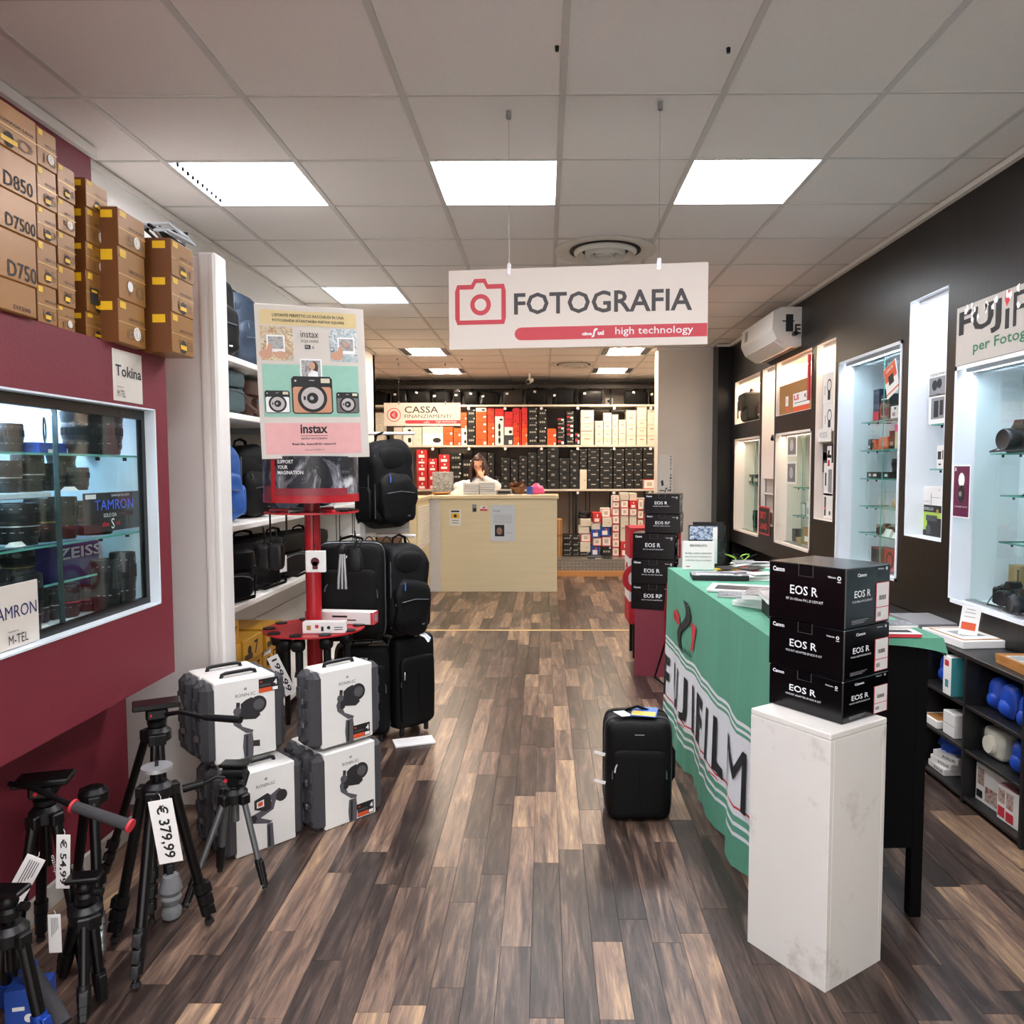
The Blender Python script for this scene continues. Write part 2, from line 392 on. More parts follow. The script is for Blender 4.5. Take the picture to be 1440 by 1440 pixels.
# ---- walls
MAROON = pm('maroon_paint', '741e2d', .6, var=.06, scale=9, bump=.15, bscale=120)
struct('wall_left', MB().box(-2.12, -2.055, -1.2, 9.3, 0, CEIL+.05), WHITE, smooth=0)
struct('trim_2', MB().box(-2.055, -2.035, 3.0, 9.3, CEIL-.03, CEIL-.004), WHITE, smooth=0)
mw = MB().box(-2.05, -1.97, -1.2, 3.385, 1.9, CEIL-.03)
struct('wall_left_upper', mw, MAROON, smooth=0)
struct('trim_3', MB().box(-1.972, -1.945, -1.2, 3.39, CEIL-.045, CEIL-.004), WHITE, smooth=0)
struct('wall_left_lower', MB().box(-2.0, -1.70, -1.2, 3.03, 0, .75), MAROON, smooth=0)
struct('baseboard_left', MB().cb(-1.70, -1.685, -1.2, 3.03, 0, .085, .004), pm('baseboard_grey', 'b5afa6', .5), smooth=0)
# white wing panel and post at the end of the maroon wall
struct('wall_left_wing', MB().box(-2.05, -1.47, 3.32, 3.39, 0, 2.41), WHITE, smooth=0)
struct('trim_4', MB().cb(-1.475, -1.402, 3.29, 3.41, 0, 2.42, .006).cb(-1.462, -1.442, 3.282, 3.29, 0, 2.41, .002).cb(-1.428, -1.408, 3.282, 3.29, 0, 2.41, .002), pm('white_gloss', 'ece9e4', .3, var=.02), smooth=0)
# back room
struct('wall_back', MB().box(-3.0, 2.2, 12.35, 12.45, 0, CEIL), pm('back_wall', '8f8780', .8), smooth=0)
struct('wall_left_back', MB().box(-3.0, -2.9, 9.2, 12.4, 0, CEIL).box(-2.95, -2.055, 9.2, 9.3, 0, CEIL), pm('back_side_wall', 'b5aa9c', .8), smooth=0)
struct('wall_right_back', MB().box(1.96, 2.15, 8.97, 12.4, 0, CEIL).box(1.32, 2.0, 8.97, 9.25, 0, CEIL+.02), pm('cream_plaster', 'd8d0c6', .7, var=.03, scale=4, bump=.05), smooth=0)
p = at(925, 600, y=8.97)
struct('trim_5', MB().box(1.30, 1.925, 8.945, 8.97, CEIL-.03, CEIL), WHITE, smooth=0)
struct('floor_back', MB().box(-2.9, 2.0, 10.56, 12.35, -.003, .075), pm('platform_wood', 'c08a55', .5, var=.2, scale=8, stretch=(.2, 1, 4)), smooth=0)
# ================================================================ product builders
def faces_of(w, d, h):
    return {'f': (Fr((-w/2, -d/2, 0)), w, h), 'r': (Fr((w/2, -d/2, 0), (0, 1, 0)), d, h), 'l': (Fr((-w/2, d/2, 0), (0, -1, 0)), d, h),
            't': (Fr((-w/2, -d/2, h), (1, 0, 0), (0, 1, 0)), w, d)}
def prints(mb, w, d, h, pr, c0=.0008):
    F = faces_of(w, d, h)
    for i_, p in enumerate(pr):
        fr, W, H = F[p[0]]; c = c0+.00025*i_
        if p[1] == 'q': mb.quad(fr, p[2]*W, p[3]*W, p[4]*H, p[5]*H, c, p[6])
        elif p[1] == 't':                                        # text, a, b, height, mat, align, width
            mb.text(fr, p[2], p[3]*W, p[4]*H, p[5]*H, p[6], p[7] if len(p) > 7 else 'l', p[8]*W if len(p) > 8 and p[8] else None, c, p[9] if len(p) > 9 else 0)
        elif p[1] == 'd': mb.disc(fr, p[2]*W, p[3]*H, p[4]*min(W, H), c, p[5], 18)
        elif p[1] == 'o': mb.ring(fr, p[2]*W, p[3]*H, p[4]*min(W, H), p[5]*min(W, H), c, p[6], 20)
def carton(name, label, cat, loc, rz, size, mats, pr=(), group=None, sub=(), ch=.002, lid=None):
    w, d, h = size
    if sub or lid:
        t = thing(name, label, cat, loc, rz, group)
        mb = MB().cb(-w/2, w/2, -d/2, d/2, 0, h, ch); prints(mb, w, d, h, pr); mb.build('carton', mats, t, smooth=0)
        for nm, m2, p2 in sub:
            q = MB(); prints(q, w, d, h, p2, .0014); q.build(nm, m2, t, smooth=0)
        if lid: MB().cb(-w/2-.001, w/2+.001, -d/2-.001, d/2+.001, h-lid, h+.001, .001).build('lid', mats[0], t, smooth=0)
        return t
    mb = MB().cb(-w/2, w/2, -d/2, d/2, 0, h, ch); prints(mb, w, d, h, pr)
    return tag(mb.build(name, mats, None, loc, (0, 0, rz), smooth=0), label, cat, group)
LENSB = pm('lens_black', '1d1d20', .38, var=.15); RUBBER = pm('rubber', '101012', .7, var=.2); FRONTG = pm('front_glass', '20243a', .05, .2, spec=1)
GOLD = pm('gold_ring', 'b99a55', .3, .8); SILV = pm('silver_ring', 'c4c6c8', .3, .7)
def lens(label, loc, R, H, ring=None, col=None, group=None, tilt=None, flare=0):
    t = thing('camera_lens', label, 'lens', loc, 0, group)
    if tilt: t.rotation_euler = tilt
    c = col or LENSB
    MB().lathe([(R*.82, 0), (R*.86, H*.04), (R*.86, H*.12), (R*.95, H*.2), (R*.95, H*.42), (R, H*.5), (R, H*.94), (R*.97, H), (R*.85, H), (R*.8, H*.96)], 20).build('barrel', c, t)
    g = MB()
    for k in range(20):
        a = 2*PI*k/20; g.box(-.0012, .0012, -.001, .0016, H*.55, H*.78, 0, rotz(a) @ T(0, R, 0))
    g.lathe([(R*1.005, H*.55), (R*1.01, H*.56), (R*1.01, H*.77), (R*1.005, H*.78)], 20)
    g.build('focus_grip', RUBBER, t)
    pb = MB()
    for k in range(16):
        a = 2*PI*k/16
        if k % 4 != 3: pb.box(-R*.10, R*.10, -.0006, .0006, H*.31, H*.328, 0, rotz(a) @ T(0, R*.951, 0)); pb.box(-R*.05, R*.06, -.0006, .0006, H*.86, H*.885, 0, rotz(a) @ T(0, R*1.001, 0))
    pb.build('scale_marks', BOXG, t, smooth=0)
    if ring: MB().lathe([(R*.955, H*.445), (R*1.0, H*.45), (R*1.0, H*.475), (R*.955, H*.48)], 20).build('trim_ring', ring, t)
    if flare: MB().lathe([(R, H*.92), (R*(1+flare), H*1.25), (R*(1+flare)*.97, H*1.25), (R*.95, H*.95)], 20).build('lens_hood', c, t)
    MB().cyl((0, 0, H*.955), (0, 0, H*.962), R*.8, n=20).build('front_element', FRONTG, t)
    return t
def camera_body(label, loc, rz, s=1.0, col=None, strap=True, group=None, lensr=.032):
    t = thing('camera', label, 'camera', loc, rz, group); c = col or BLACKP; w, d, h = .135*s, .045*s, .09*s
    MB().cb(-w/2, w/2, -d/2, d/2, 0, h*.86, .008*s).cb(-w/2, -w*.26, -d*.95, -d*.45, h*.05, h*.82, .008*s).build('body', c, t)
    MB().hexa([(-w*.2, -d*.6, h*.84), (w*.2, -d*.6, h*.84), (w*.2, d*.5, h*.84), (-w*.2, d*.5, h*.84), (-w*.12, -d*.55, h*1.12), (w*.12, -d*.55, h*1.12), (w*.12, d*.4, h*1.12), (-w*.12, d*.4, h*1.12)]).build('viewfinder_hump', c, t)
    R = lensr*s; L = MB(); L.lathe([(R, 0), (R, .02*s), (R*1.08, .025*s), (R*1.08, .055*s), (R*.98, .06*s), (R*.8, .058*s)], 20, 0, T(.01*s, -d/2, h*.43) @ Matrix.Rotation(PI/2, 4, 'X'))
    L.build('lens', LENSB, t)
    MB().cyl((.01*s, -d/2-.057*s, h*.43), (.01*s, -d/2-.0575*s, h*.43), R*.78, n=18).build('front_element', FRONTG, t)
    MB().cyl((-w*.38, 0, h*.85), (-w*.38, 0, h*.93), .008*s, n=10).cyl((w*.36, 0, h*.85), (w*.36, 0, h*.95), .010*s, n=10).build('dial', ALU, t)
    if strap:
        MB().tube([(w*.5, 0, h*.75), (w*.62, -.01, h*.5), (w*.72, -.03*s, .01), (w*.5, -.075*s, .006), (w*.1, -.085*s, .006), (-w*.4, -.075*s, .006), (-w*.62, -.03*s, .02), (-w*.5, 0, h*.75)], .004*s, 6, flat=.5).build('strap', RUBBER, t)
    return t
def sign_card(label, fr, w, h, draw, mats, cat='sign', name='sign', th=.003, lean=False):
    t = thing(name, label, cat, fr.o)
    M = Matrix((( *fr.u, 0), (*fr.v, 0), (*fr.n, 0), (0, 0, 0, 1))).transposed()
    t.matrix_world = T(*fr.o) @ M                       # local x right, y up, z towards viewer
    L = Fr((0, 0, 0), (1, 0, 0), (0, 1, 0))
    MB().cb(0, w, 0, h, -th, 0, min(.0008, th/3)).build('card', mats[0], t, smooth=0)
    mb = MB(); draw(mb, L)
    if mb.v: mb.build('print', mats, t, smooth=0)
    return t
def flat_sheet(label, cat, name, loc, rz, w, h, col, draw=None, mats=None, th=.002, group=None):
    t = mats or [col]
    mb = MB().box(-w/2, w/2, -h/2, h/2, 0, th)
    if draw: draw(mb, Fr((-w/2, -h/2, th), (1, 0, 0), (0, 1, 0)))
    return tag(mb.build(name, t, None, loc, (0, 0, rz), smooth=0), label, cat, group)

# ================================================================ right wall with its niches and glass cabinets
XW = 2.107; XB = 2.107+.34
WENGE = pm('dark_wenge', '120e0c', .34, var=.45, spec=.35, scale=3, bump=.06, stretch=(1, 1.6, .35), bscale=30)
NW = pm('niche_white_warm', 'efe4da', .6, var=.02); NC = pm('niche_white_cool', 'e9eef4', .6, var=.02)
EW = pm('led_warm', 'ffe9d2', emit=CASE_LIGHT, var=0); EC = pm('led_cool', 'e2edff', emit=CASE_LIGHT, var=0)
ops = dict(O1=(7.55, 8.53, 1.98, 2.445), O2=(7.52, 8.50, .82, 1.82), N1=(7.06, 7.46, .96, 2.447), O3=(6.10, 7.02, 1.97, 2.45), O4=(6.07, 7.0, .824, 1.813),
           N2=(5.60, 5.99, 1.105, 2.446), O5=(4.56, 5.53, .82, 2.252), N3=(4.06, 4.48, 1.106, 2.453), O6=(2.2, 3.965, .807, 2.015))
ys = sorted({-1.2, 9.0} | {v for o in ops.values() for v in o[:2]})
wr = MB(); ZB = .70
for a, b in zip(ys[:-1], ys[1:]):
    mid = (a+b)/2; zs = sorted([o[2:] for o in ops.values() if o[0] < mid < o[1]])
    z = ZB
    for (z0, z1) in zs+[(CEIL+.03, 9)]:
        wr.box(XW, XW+.03, a, b, z, z0); z = z1
wr.box(XW, XB+.05, -1.2, 9.0, ZB-.02, ZB).box(XW+.03, XB+.02, 8.54, 9.0, ZB, CEIL+.03).box(XW, XB+.02, 8.70, 8.96, 0, ZB-.02).box(XW+.25, XW+.33, -1.2, 9.0, 0, ZB)
struct('wall_right', wr, WENGE, smooth=0)
struct('wall_right_end', MB().box(1.955, XW+.03, 8.70, 8.965, 0, CEIL+.02), WENGE, smooth=0)
struct('trim_6', MB().box(XW-.03, XW, -1.2, 8.7, CEIL-.03, CEIL-.004).box(1.93, XW-.03, 8.67, 8.70, CEIL-.03, CEIL-.004), WHITE, smooth=0)
SHELFM = glass('shelf_glass', (.86, .95, .93), .9)
def cabinet(key, label, warm, framed, shelves, posts=False, fy=None):
    y0, y1, z0, z1 = ops[key]
    t = thing('display_cabinet' if framed else 'display_niche', label, 'display cabinet' if framed else 'niche', (XW, (y0+y1)/2, z0))
    W, E = (NW, EW) if warm else (NC, EC)
    w2 = (y1-y0)/2; h = z1-z0; D = .34; e = .012
    MB().box(-.001, D, -w2, -w2+.004, 0, h).box(-.001, D, w2-.004, w2, 0, h).box(-.001, D, -w2, w2, 0, .004).box(-.001, D, -w2, w2, h-.004, h).box(D, D+e, -w2-e, w2+e, -e, h+e).build('case_box', W, t, smooth=0)
    MB().box(.05, .09, -w2+.05, w2-.05, h-.012, h-.002).build('led_strip', E, t, smooth=0)
    MB().box(.035, .05, -w2+.03, w2-.03, h-.03, h).build('led_cover', W, t, smooth=0)
    if not framed: MB().box(.26, .28, -w2+.02, w2-.02, h-.012, h-.002).build('led_strip', E, t, smooth=0)
    if framed:
        f = MB(); fw = .045
        for a in (-1, 1): f.cb(a*w2-(fw if a > 0 else 0), a*w2+(fw if a < 0 else 0), 0, 0, 0, h, .0) if 0 else f.box(-.006, .004, min(a*w2, a*(w2-.02)), max(a*w2, a*(w2-.02)), 0, h)
        f.box(-.006, .004, -w2, w2, 0, .02).box(-.006, .004, -w2, w2, h-.02, h).build('frame', W, t, smooth=0); fw = .012
        mid = 0 if fy is None else fy
        MB().box(.095, .099, -w2+fw*.4, mid+.02, fw*.6, h-fw*.5).build('sliding_glass_door', GLASS, t, smooth=0)
        MB().box(.107, .111, mid-.02, w2-fw*.4, fw*.6, h-fw*.5).build('sliding_glass_door', GLASS, t, smooth=0)
        MB().box(.0945, .0995, mid+.0185, mid+.0215, fw*.6, h-fw*.5).build('door_edge', GREENEDGE, t, smooth=0)
        MB().box(.08, .13, -w2+fw, w2-fw, h-.03, h-.01).build('door_track', ALU, t, smooth=0); MB().box(.08, .13, -w2+fw, w2-fw, .002, .012).build('door_track', ALU, t, smooth=0)
    for zz, xs in shelves:
        s = MB().box(xs, D-.005, -w2+.02, w2-.10, zz-z0-.008, zz-z0).build('glass_shelf', SHELFM, t, smooth=0)
        MB().box(xs-.0015, xs, -w2+.02, w2-.10, zz-z0-.008, zz-z0).box(xs, D-.005, w2-.1, w2-.0985, zz-z0-.008, zz-z0).build('shelf_edge', GREENEDGE, s, smooth=0)
        for q in (-w2+.08, w2-.16, w2-.3):
            MB().cyl((xs+.03, q, zz-z0-.022), (xs+.03, q, zz-z0-.0085), .006, n=8).build('shelf_stud', BLACKP, s)
    return t
cabinet('O1', 'lit open niche high on the dark wall holding the messenger bag', True, False, [])
cabinet('O2', 'glass display cabinet in the dark wall farthest back, beside the white pillar', True, True, [(1.33, .14)])
cabinet('N1', 'tall narrow lit niche with tiny shelves left of the brown carton niche', True, False, [])
cabinet('O3', 'lit open niche high on the dark wall holding the big brown carton', True, False, [])
cabinet('O4', 'glass display cabinet below the brown carton niche', True, True, [(1.33, .13), (1.08, .13)])
cabinet('N2', 'tall narrow warm-lit niche with boxed headphones', True, False, [(1.775, .14)])
cabinet('O5', 'tall glass display cabinet with six levels of small accessories', False, True, [(1.82, .125), (1.624, .125), (1.43, .125), (1.237, .125), (1.05, .125)], fy=-.05)
cabinet('N3', 'tall narrow cool-lit niche with boxed microphones on glass shelves', False, False, [(1.748, .09), (1.496, .09)])
cabinet('O6', 'wide glass display cabinet with cameras below the green and black lettered sign', False, True, [(1.574, .13), (1.364, .19), (1.13, .19)], fy=.32)
RX = lambda px, py, d=.15: at(px, py, x=XW+d)
def rbox(px0, px1, ytop, zb, label, mats, pr=(), name='product_box', cat='box', dx=.16, dd=.1, group=None, sub=()):
    """box on the right wall: px extents and top measured, standing on zb, front facing the aisle"""
    a, b = RX(px0, ytop, dx), RX(px1, ytop, dx); w_ = abs(a.y-b.y); h = max(.02, (a.z+b.z)/2-zb)
    return carton(name, label, cat, (XW+dx+dd/2, (a.y+b.y)/2, zb), -PI/2, (w_, dd, h), mats, pr, group, sub, .0012)
BOXB = pm('carton_black', '16161a', .4, var=.1); BOXW = pm('carton_white', 'e8e5e1', .5, var=.03); BOXO = pm('carton_orange', 'd8552a', .5); BOXR = pm('carton_red', 'b3222c', .45)
BOXBR = pm('carton_brown', 'a5743c', .65, var=.06, scale=20); BOXBL = pm('carton_blue', '2a4fa8', .45); BOXG = pm('carton_grey', '8b8b8d', .5); PINK = pm('pink_plastic', 'e0568f', .4); BOXY = pm('carton_yellow', 'd9a21b', .5)
# items: brown carton niche
rbox(1097, 1141, 538, 1.971, 'big brown camera lighting carton with orange and white panel, in the lit wall niche', [BOXBR, PAPER, BOXO, REDINK, INK],
     [('f', 'q', .47, .97, .02, .62, 1), ('f', 'q', .47, .97, .02, .2, 2), ('f', 't', 'LS', .50, .40, .17, 3, 'l', .16, .04), ('f', 't', 'K1', .82, .42, .12, 4, 'l', .1, .03), ('f', 'q', .52, .9, .3, .32, 4), ('f', 'q', .22, .32, .1, .6, 1), ('f', 't', 'L', .24, .42, .14, 3), ('f', 'q', .22, .32, .1, .28, 2)], name='large_carton', cat='carton', dx=.03, dd=.24)
tag(MB().box(-.015, .0, -.02, .02, 0, .36).build('red_banner', REDINK, None, (XW-.002, 6.13, 2.04), smooth=0), 'narrow red vertical strip at the edge of the brown carton niche', 'banner')
# messenger bags in the far niche
CANV = pm('canvas_olive', '3e3c33', .9, var=.3, scale=60, bump=.3); LEATH = pm('leather_tan', '6b4327', .5, var=.25); 
def messenger(label, loc, rz, s, c):
    t = thing('messenger_bag', label, 'bag', loc, rz)
    MB().sup((0, 0, .13*s), (.19*s, .08*s, .13*s), .35, .35, 20, 10, wr=.01, seed=2).build('bag_body', c, t)
    MB().sup((0, -.02*s, .19*s), (.2*s, .085*s, .085*s), .4, .3, 20, 8, wr=.008).build('flap', c, t)
    for k in (-1, 1):
        b = MB().box(k*.1*s-.012, k*.1*s+.012, -.114*s, -.104*s, .04*s, .2*s).build('buckle_strap', LEATH, t)
        MB().box(k*.1*s-.018, k*.1*s+.018, -.12*s, -.112*s, .07*s, .1*s).build('buckle', SILV, b, smooth=0)
    MB().tube([(-.08*s, 0, .25*s), (-.06*s, 0, .3*s), (0, 0, .32*s), (.06*s, 0, .3*s), (.08*s, 0, .25*s)], .01*s, 8).build('handle', LEATH, t)
messenger('olive canvas messenger bag with metal buckles in the far lit niche', (XW+.06, 8.08, 1.985), -PI/2-.1, 1.1, CANV)
messenger('tan leather shoulder bag behind the olive messenger bag', (XW+.15, 7.74, 1.985), -PI/2+.2, .7, pm('leather_brown', '7c5234', .5, var=.3))
# far cabinet
for k, (px, py, zb) in enumerate(((1054, 668, 1.331), (1063, 670, 1.331))):
    rbox(px-4, px+4, py, zb, ['small black gadget on the middle shelf of the farthest cabinet', 'small boxed black gadget right of the other on the farthest cabinet shelf'][k], [BOXB, PAPER], [('f', 'q', .2, .8, .3, .7, 1)])
lens('black telephoto lens standing in the farthest display cabinet', (XW+.15, 8.1, .835), .05, .22)
lens('short black lens beside the telephoto in the farthest display cabinet', (XW+.15, 7.86, .835), .045, .1)
# narrow niche with tiny shelves
for k, zz in enumerate((1.41, 1.26, 1.09)):
    t = thing('bracket_shelf', ['top', 'middle', 'lowest'][k]+' tiny white shelf in the narrow niche left of the brown carton', 'shelf', (XW+.02, 7.26, zz))
    MB().cb(0, .2, -.18, .19, -.012, 0, .002).build('board', NW, t, smooth=0); MB().box(0.01, .02, .15, .16, -.14, -.012).build('bracket', ALU, t, smooth=0)
    g = thing('camera_grip', ['black gadget on the top', 'black gadget lying on the middle', 'black gadget leaning on the lowest'][k]+' tiny shelf of the narrow niche', 'camera accessory', (XW+.1, 7.2, zz+.001), k*.7)
    MB().sup((0, 0, .04), (.05, .04, .04), .5, .5, 14, 8, wr=.02, seed=k).build('body', BLACKP, g)
    MB().cyl((0, -.02, .05), (-.02, -.07, .06), .02, .02, 12).build('knob', BLACKM, g)
g = thing('camera_mount', 'black camera mount fixed high in the narrow niche left of the brown carton', 'camera accessory', (XW+.12, 7.22, 1.77))
MB().sup((0, 0, 0), (.05, .05, .045), .5, .5, 14, 8).build('body', BLACKP, g); MB().cyl((0, 0, 0), (-.08, .05, .02), .025, .03, 12).build('arm', BLACKM, g)
rbox(1074, 1085, 619, 1.66, 'grey boxed gadget on the wall of the narrow niche left of the brown carton', [BOXG, PAPER], [('f', 'q', .3, .7, .2, .45, 1), ('f', 'q', .3, .7, .6, .85, 1)])
fr = Fr((XW-.004, 7.46, .70), (0, -1, 0), (0, 0, 1))
sign_card('small red and black poster stuck below the narrow niche', Fr((XW-.006, 7.50, .865), (0, -1, 0), (0, 0, 1)), .36, .27, lambda m, L: (m.quad(L, .015, .345, .015, .255, .0005, 1), m.text(L, 'SKY', .05, .15, .07, 2, w=.2, bold=.03), m.text(L, 'LAND', .05, .05, .06, 2, w=.24, bold=.03)), [REDINK, INK, REDINK], 'poster', 'small_poster')
# cabinet under the brown carton
for k, (zz, l) in enumerate(((1.60, 'upper'), (1.36, 'lower'))):
    sign_card('grey photo print taped inside the glass, '+l+' of the two', Fr((XW+.06, 6.86, zz), (0, -1, 0), (0, 0, 1)), .25, .2, lambda m, L: (m.quad(L, .02, .23, .02, .18, .0005, 1), m.disc(L, .12, .1, .05, .001, 2)), [PAPER, pm('photo_grey', '6f7073', .4, var=.5, scale=30), pm('photo_light', 'b9babb', .4)], 'photo', 'photo_print')
camera_body('black camera on the upper shelf of the cabinet below the brown carton', (XW+.19, 6.27, 1.331), -PI/2, 1.5, strap=True)
rbox(1126, 1133, 708, 1.081, 'white boxed item, left, on the lower shelf below the brown carton niche', [BOXG, PAPER], [('f', 'q', .1, .9, .1, .9, 1)])
rbox(1134, 1141, 707, 1.081, 'white boxed item, right, on the lower shelf below the brown carton niche', [BOXW, BOXG], [('f', 'q', .2, .8, .2, .6, 1)])
rbox(1109, 1118, 744, .836, 'dark box on the floor of the cabinet below the brown carton', [BOXB, BOXG], [('f', 'q', .1, .5, .2, .6, 1)])
rbox(1119, 1127, 757, .836, 'open wooden crate on the floor of the cabinet below the brown carton', [pm('light_wood', 'b08a5e', .6, var=.2), BOXBR])
rbox(1128, 1139, 743, .836, 'brown box on the floor of the cabinet below the brown carton', [BOXBR, PAPER], [('f', 'q', .3, .8, .2, .5, 1)])
# headphones niche
def headphone_draw(y):
    return [('f', 'o', .62, .58, .17, .22, 2), ('f', 'q', .50, .74, .12, .42, 2), ('f', 'q', .2, .26, .3, .6, 3)]
rbox(1158, 1173, 577-52, 1.99, 'white upright box picturing black headphones, upper of two in the narrow niche', [BOXW, BOXG, INK, BOXG], headphone_draw(0), dx=.05, dd=.2)
rbox(1158, 1173, 577-8, 1.776, 'white upright box picturing black headphones, lower of two in the narrow niche', [BOXW, BOXG, INK, BOXG], headphone_draw(0), dx=.05, dd=.2)
rbox(1151, 1168, 603, 1.70, 'white lettered tag hanging under the glass shelf in the headphones niche', [BOXW, BOXG], [('f', 't', 'RODE', .15, .3, .4, 1)], dx=.02, dd=.01, name='shelf_label', cat='label')
for k, (a, b) in enumerate(((625, 1.56), (637, 1.47))):
    rbox(1157, 1171, a, b, ['upper', 'lower'][k]+' black cube box with white label in the headphones niche', [BOXB, PAPER, REDINK], [('f', 'q', .5, .92, .15, .85, 1), ('f', 'q', .55, .75, .3, .6, 2 if k else 0)], dx=.06, dd=.1)
rbox(1159, 1172, 652, 1.29, 'white blister pack with dark gadget in the headphones niche', [BOXW, BOXG, INK], [('f', 'q', .5, .9, .1, .8, 1), ('f', 'q', .15, .3, .3, .7, 2)], dx=.06, dd=.05)
rbox(1158, 1172, 695, 1.115, 'white box picturing a black and red shotgun microphone', [BOXW, INK, BOXO], [('f', 'q', .12, .28, .1, .85, 1), ('f', 'q', .12, .28, .35, .45, 2), ('f', 'q', .6, .75, .15, .3, 1)], dx=.06, dd=.05)
# tall accessories cabinet (levels)
sign_card('red, white and black leaflet hanging tilted at the top of the tall cabinet', Fr((XW+.05, 4.86, 1.93), Vector((0, -1, .35)), Vector((0, .35, 1))), .17, .2, lambda m, L: (m.quad(L, .005, .165, .1, .195, .0005, 1), m.text(L, 'CANON', .03, .16, .02, 0, w=.1, bold=.02), m.quad(L, .05, .12, .07, .13, .001, 2), m.quad(L, .0, .17, .02, .03, .0006, 1)), [PAPER, BOXO, INK], 'leaflet', 'leaflet')
sign_card('dark leaflet hanging at the right top of the tall cabinet', Fr((XW+.04, 4.69, 1.90), (0, -1, 0), (0, 0, 1)), .11, .26, lambda m, L: m.quad(L, .02, .09, .1, .15, .0005, 1), [INK, BOXG], 'leaflet', 'leaflet')
rbox(1229, 1237, 549, 1.821, 'tall navy and red box on the top shelf of the tall cabinet', [pm('carton_navy', '1c2a4a', .4), REDINK, PAPER], [('f', 'q', 0, 1, 0, .3, 1)])
rbox(1239, 1252, 556, 1.821, 'dark boxed lamp on the top shelf of the tall cabinet', [BOXB, BOXO, PAPER], [('f', 'o', .3, .4, .3, .36, 1), ('f', 'q', .1, .9, .8, .84, 2)])
rbox(1253, 1266, 572, 1.821, 'small white boxed gadget on the top shelf of the tall cabinet', [BOXW, BOXG, INK], [('f', 'q', .2, .5, .2, .5, 1), ('f', 'q', .4, .6, .7, .9, 2)])
rbox(1221, 1225, 619, 1.625, 'tiny black box on the second shelf of the tall cabinet', [BOXB, PAPER], [('f', 'q', .2, .7, .2, .4, 1)])
rbox(1227, 1232, 620, 1.625, 'tiny black and orange box on the second shelf of the tall cabinet', [BOXO, INK], [('f', 'q', .0, .5, .2, .8, 1)])
rbox(1236, 1249, 616, 1.625, 'orange-red crate of clips on the second shelf of the tall cabinet', [BOXO, REDINK], [('f', 'q', .1, .9, .5, .6, 1)])
rbox(1251, 1258, 607, 1.625, 'dark bottle box on the second shelf of the tall cabinet', [BOXB, BOXG], [('f', 'q', .2, .8, .2, .4, 1)])
rbox(1259, 1266, 598, 1.625, 'cream box with pink top on the second shelf of the tall cabinet', [pm('cream', 'cfc6a8', .6), PINK], [('f', 'q', 0, 1, .7, 1, 1)])
lens('fat black lens on the third shelf of the tall cabinet', (XW+.2, 5.0, 1.431+.03), .045, .1)
rbox(1219, 1251, 665, 1.431, 'long flat black box under the fat lens in the tall cabinet', [BOXB, PAPER], [('f', 'q', .1, .2, .3, .7, 1), ('f', 'q', .3, .45, .3, .7, 1), ('f', 'q', .8, .92, .3, .7, 1)], dx=.13)
lens('dark lens partly hidden behind the frame on the third shelf of the tall cabinet', (XW+.22, 4.72, 1.431), .045, .13, ring=GOLD)
tag(MB().sup((0, 0, .035), (.045, .085, .04), .7, .8, 18, 10, wr=.02, seed=3).build('pink_case', PINK, None, (XW+.2, 4.88, 1.30)), 'pink soft case on the fourth level of the tall cabinet', 'case')
tag(MB().sup((0, 0, .03), (.05, .16, .032), .4, .4, 18, 8).build('beige_case', pm('beige', 'a89878', .7), None, (XW+.2, 4.86, 1.238)), 'long beige cylinder case under the pink case', 'case')
tag(MB().sup((0, 0, .03), (.03, .05, .03), .5, .5, 14, 8).build('blue_case', BOXBL, None, (XW+.2, 4.66, 1.301)), 'small blue pouch beside the pink case', 'case')
for k, (yy, s) in enumerate(((5.02, .07), (4.87, .04))):
    tag(MB().hexa([(-.03, -s, 0), (.03, -s, 0), (.03, s, 0), (-.03, s, 0), (-.002, -s*.8, .05), (.002, -s*.8, .05), (.002, s*.8, .05), (-.002, s*.8, .05)]).build('folded_card', PAPER, None, (XW+.15, yy, 1.051+.0), (0, 0, 0), 0), ['wider', 'smaller'][k]+' white folded price card in the tall cabinet', 'price card')
camera_body('small black camera with red trim on the fifth level of the tall cabinet', (XW+.17, 5.08, 1.052), -PI/2, .8, strap=False)
rbox(1232, 1262, 740, 1.052, 'flat tray of red and black memory cards in the tall cabinet', [BOXG, REDINK, INK], [('f', 'q', .1, .4, .2, .8, 1), ('f', 'q', .6, .9, .2, .8, 2)], dx=.2)
rbox(1225, 1239, 771, .836, 'dark red box on the floor of the tall cabinet', [pm('carton_dark_red', '7c1b1d', .45), INK], [('f', 'q', .1, .9, .1, .9, 1)], dx=.2)
rbox(1243, 1260, 775, .836, 'red ring light box on the floor of the tall cabinet', [BOXR, INK], [('f', 'o', .5, .5, .28, .4, 1)], dx=.12)
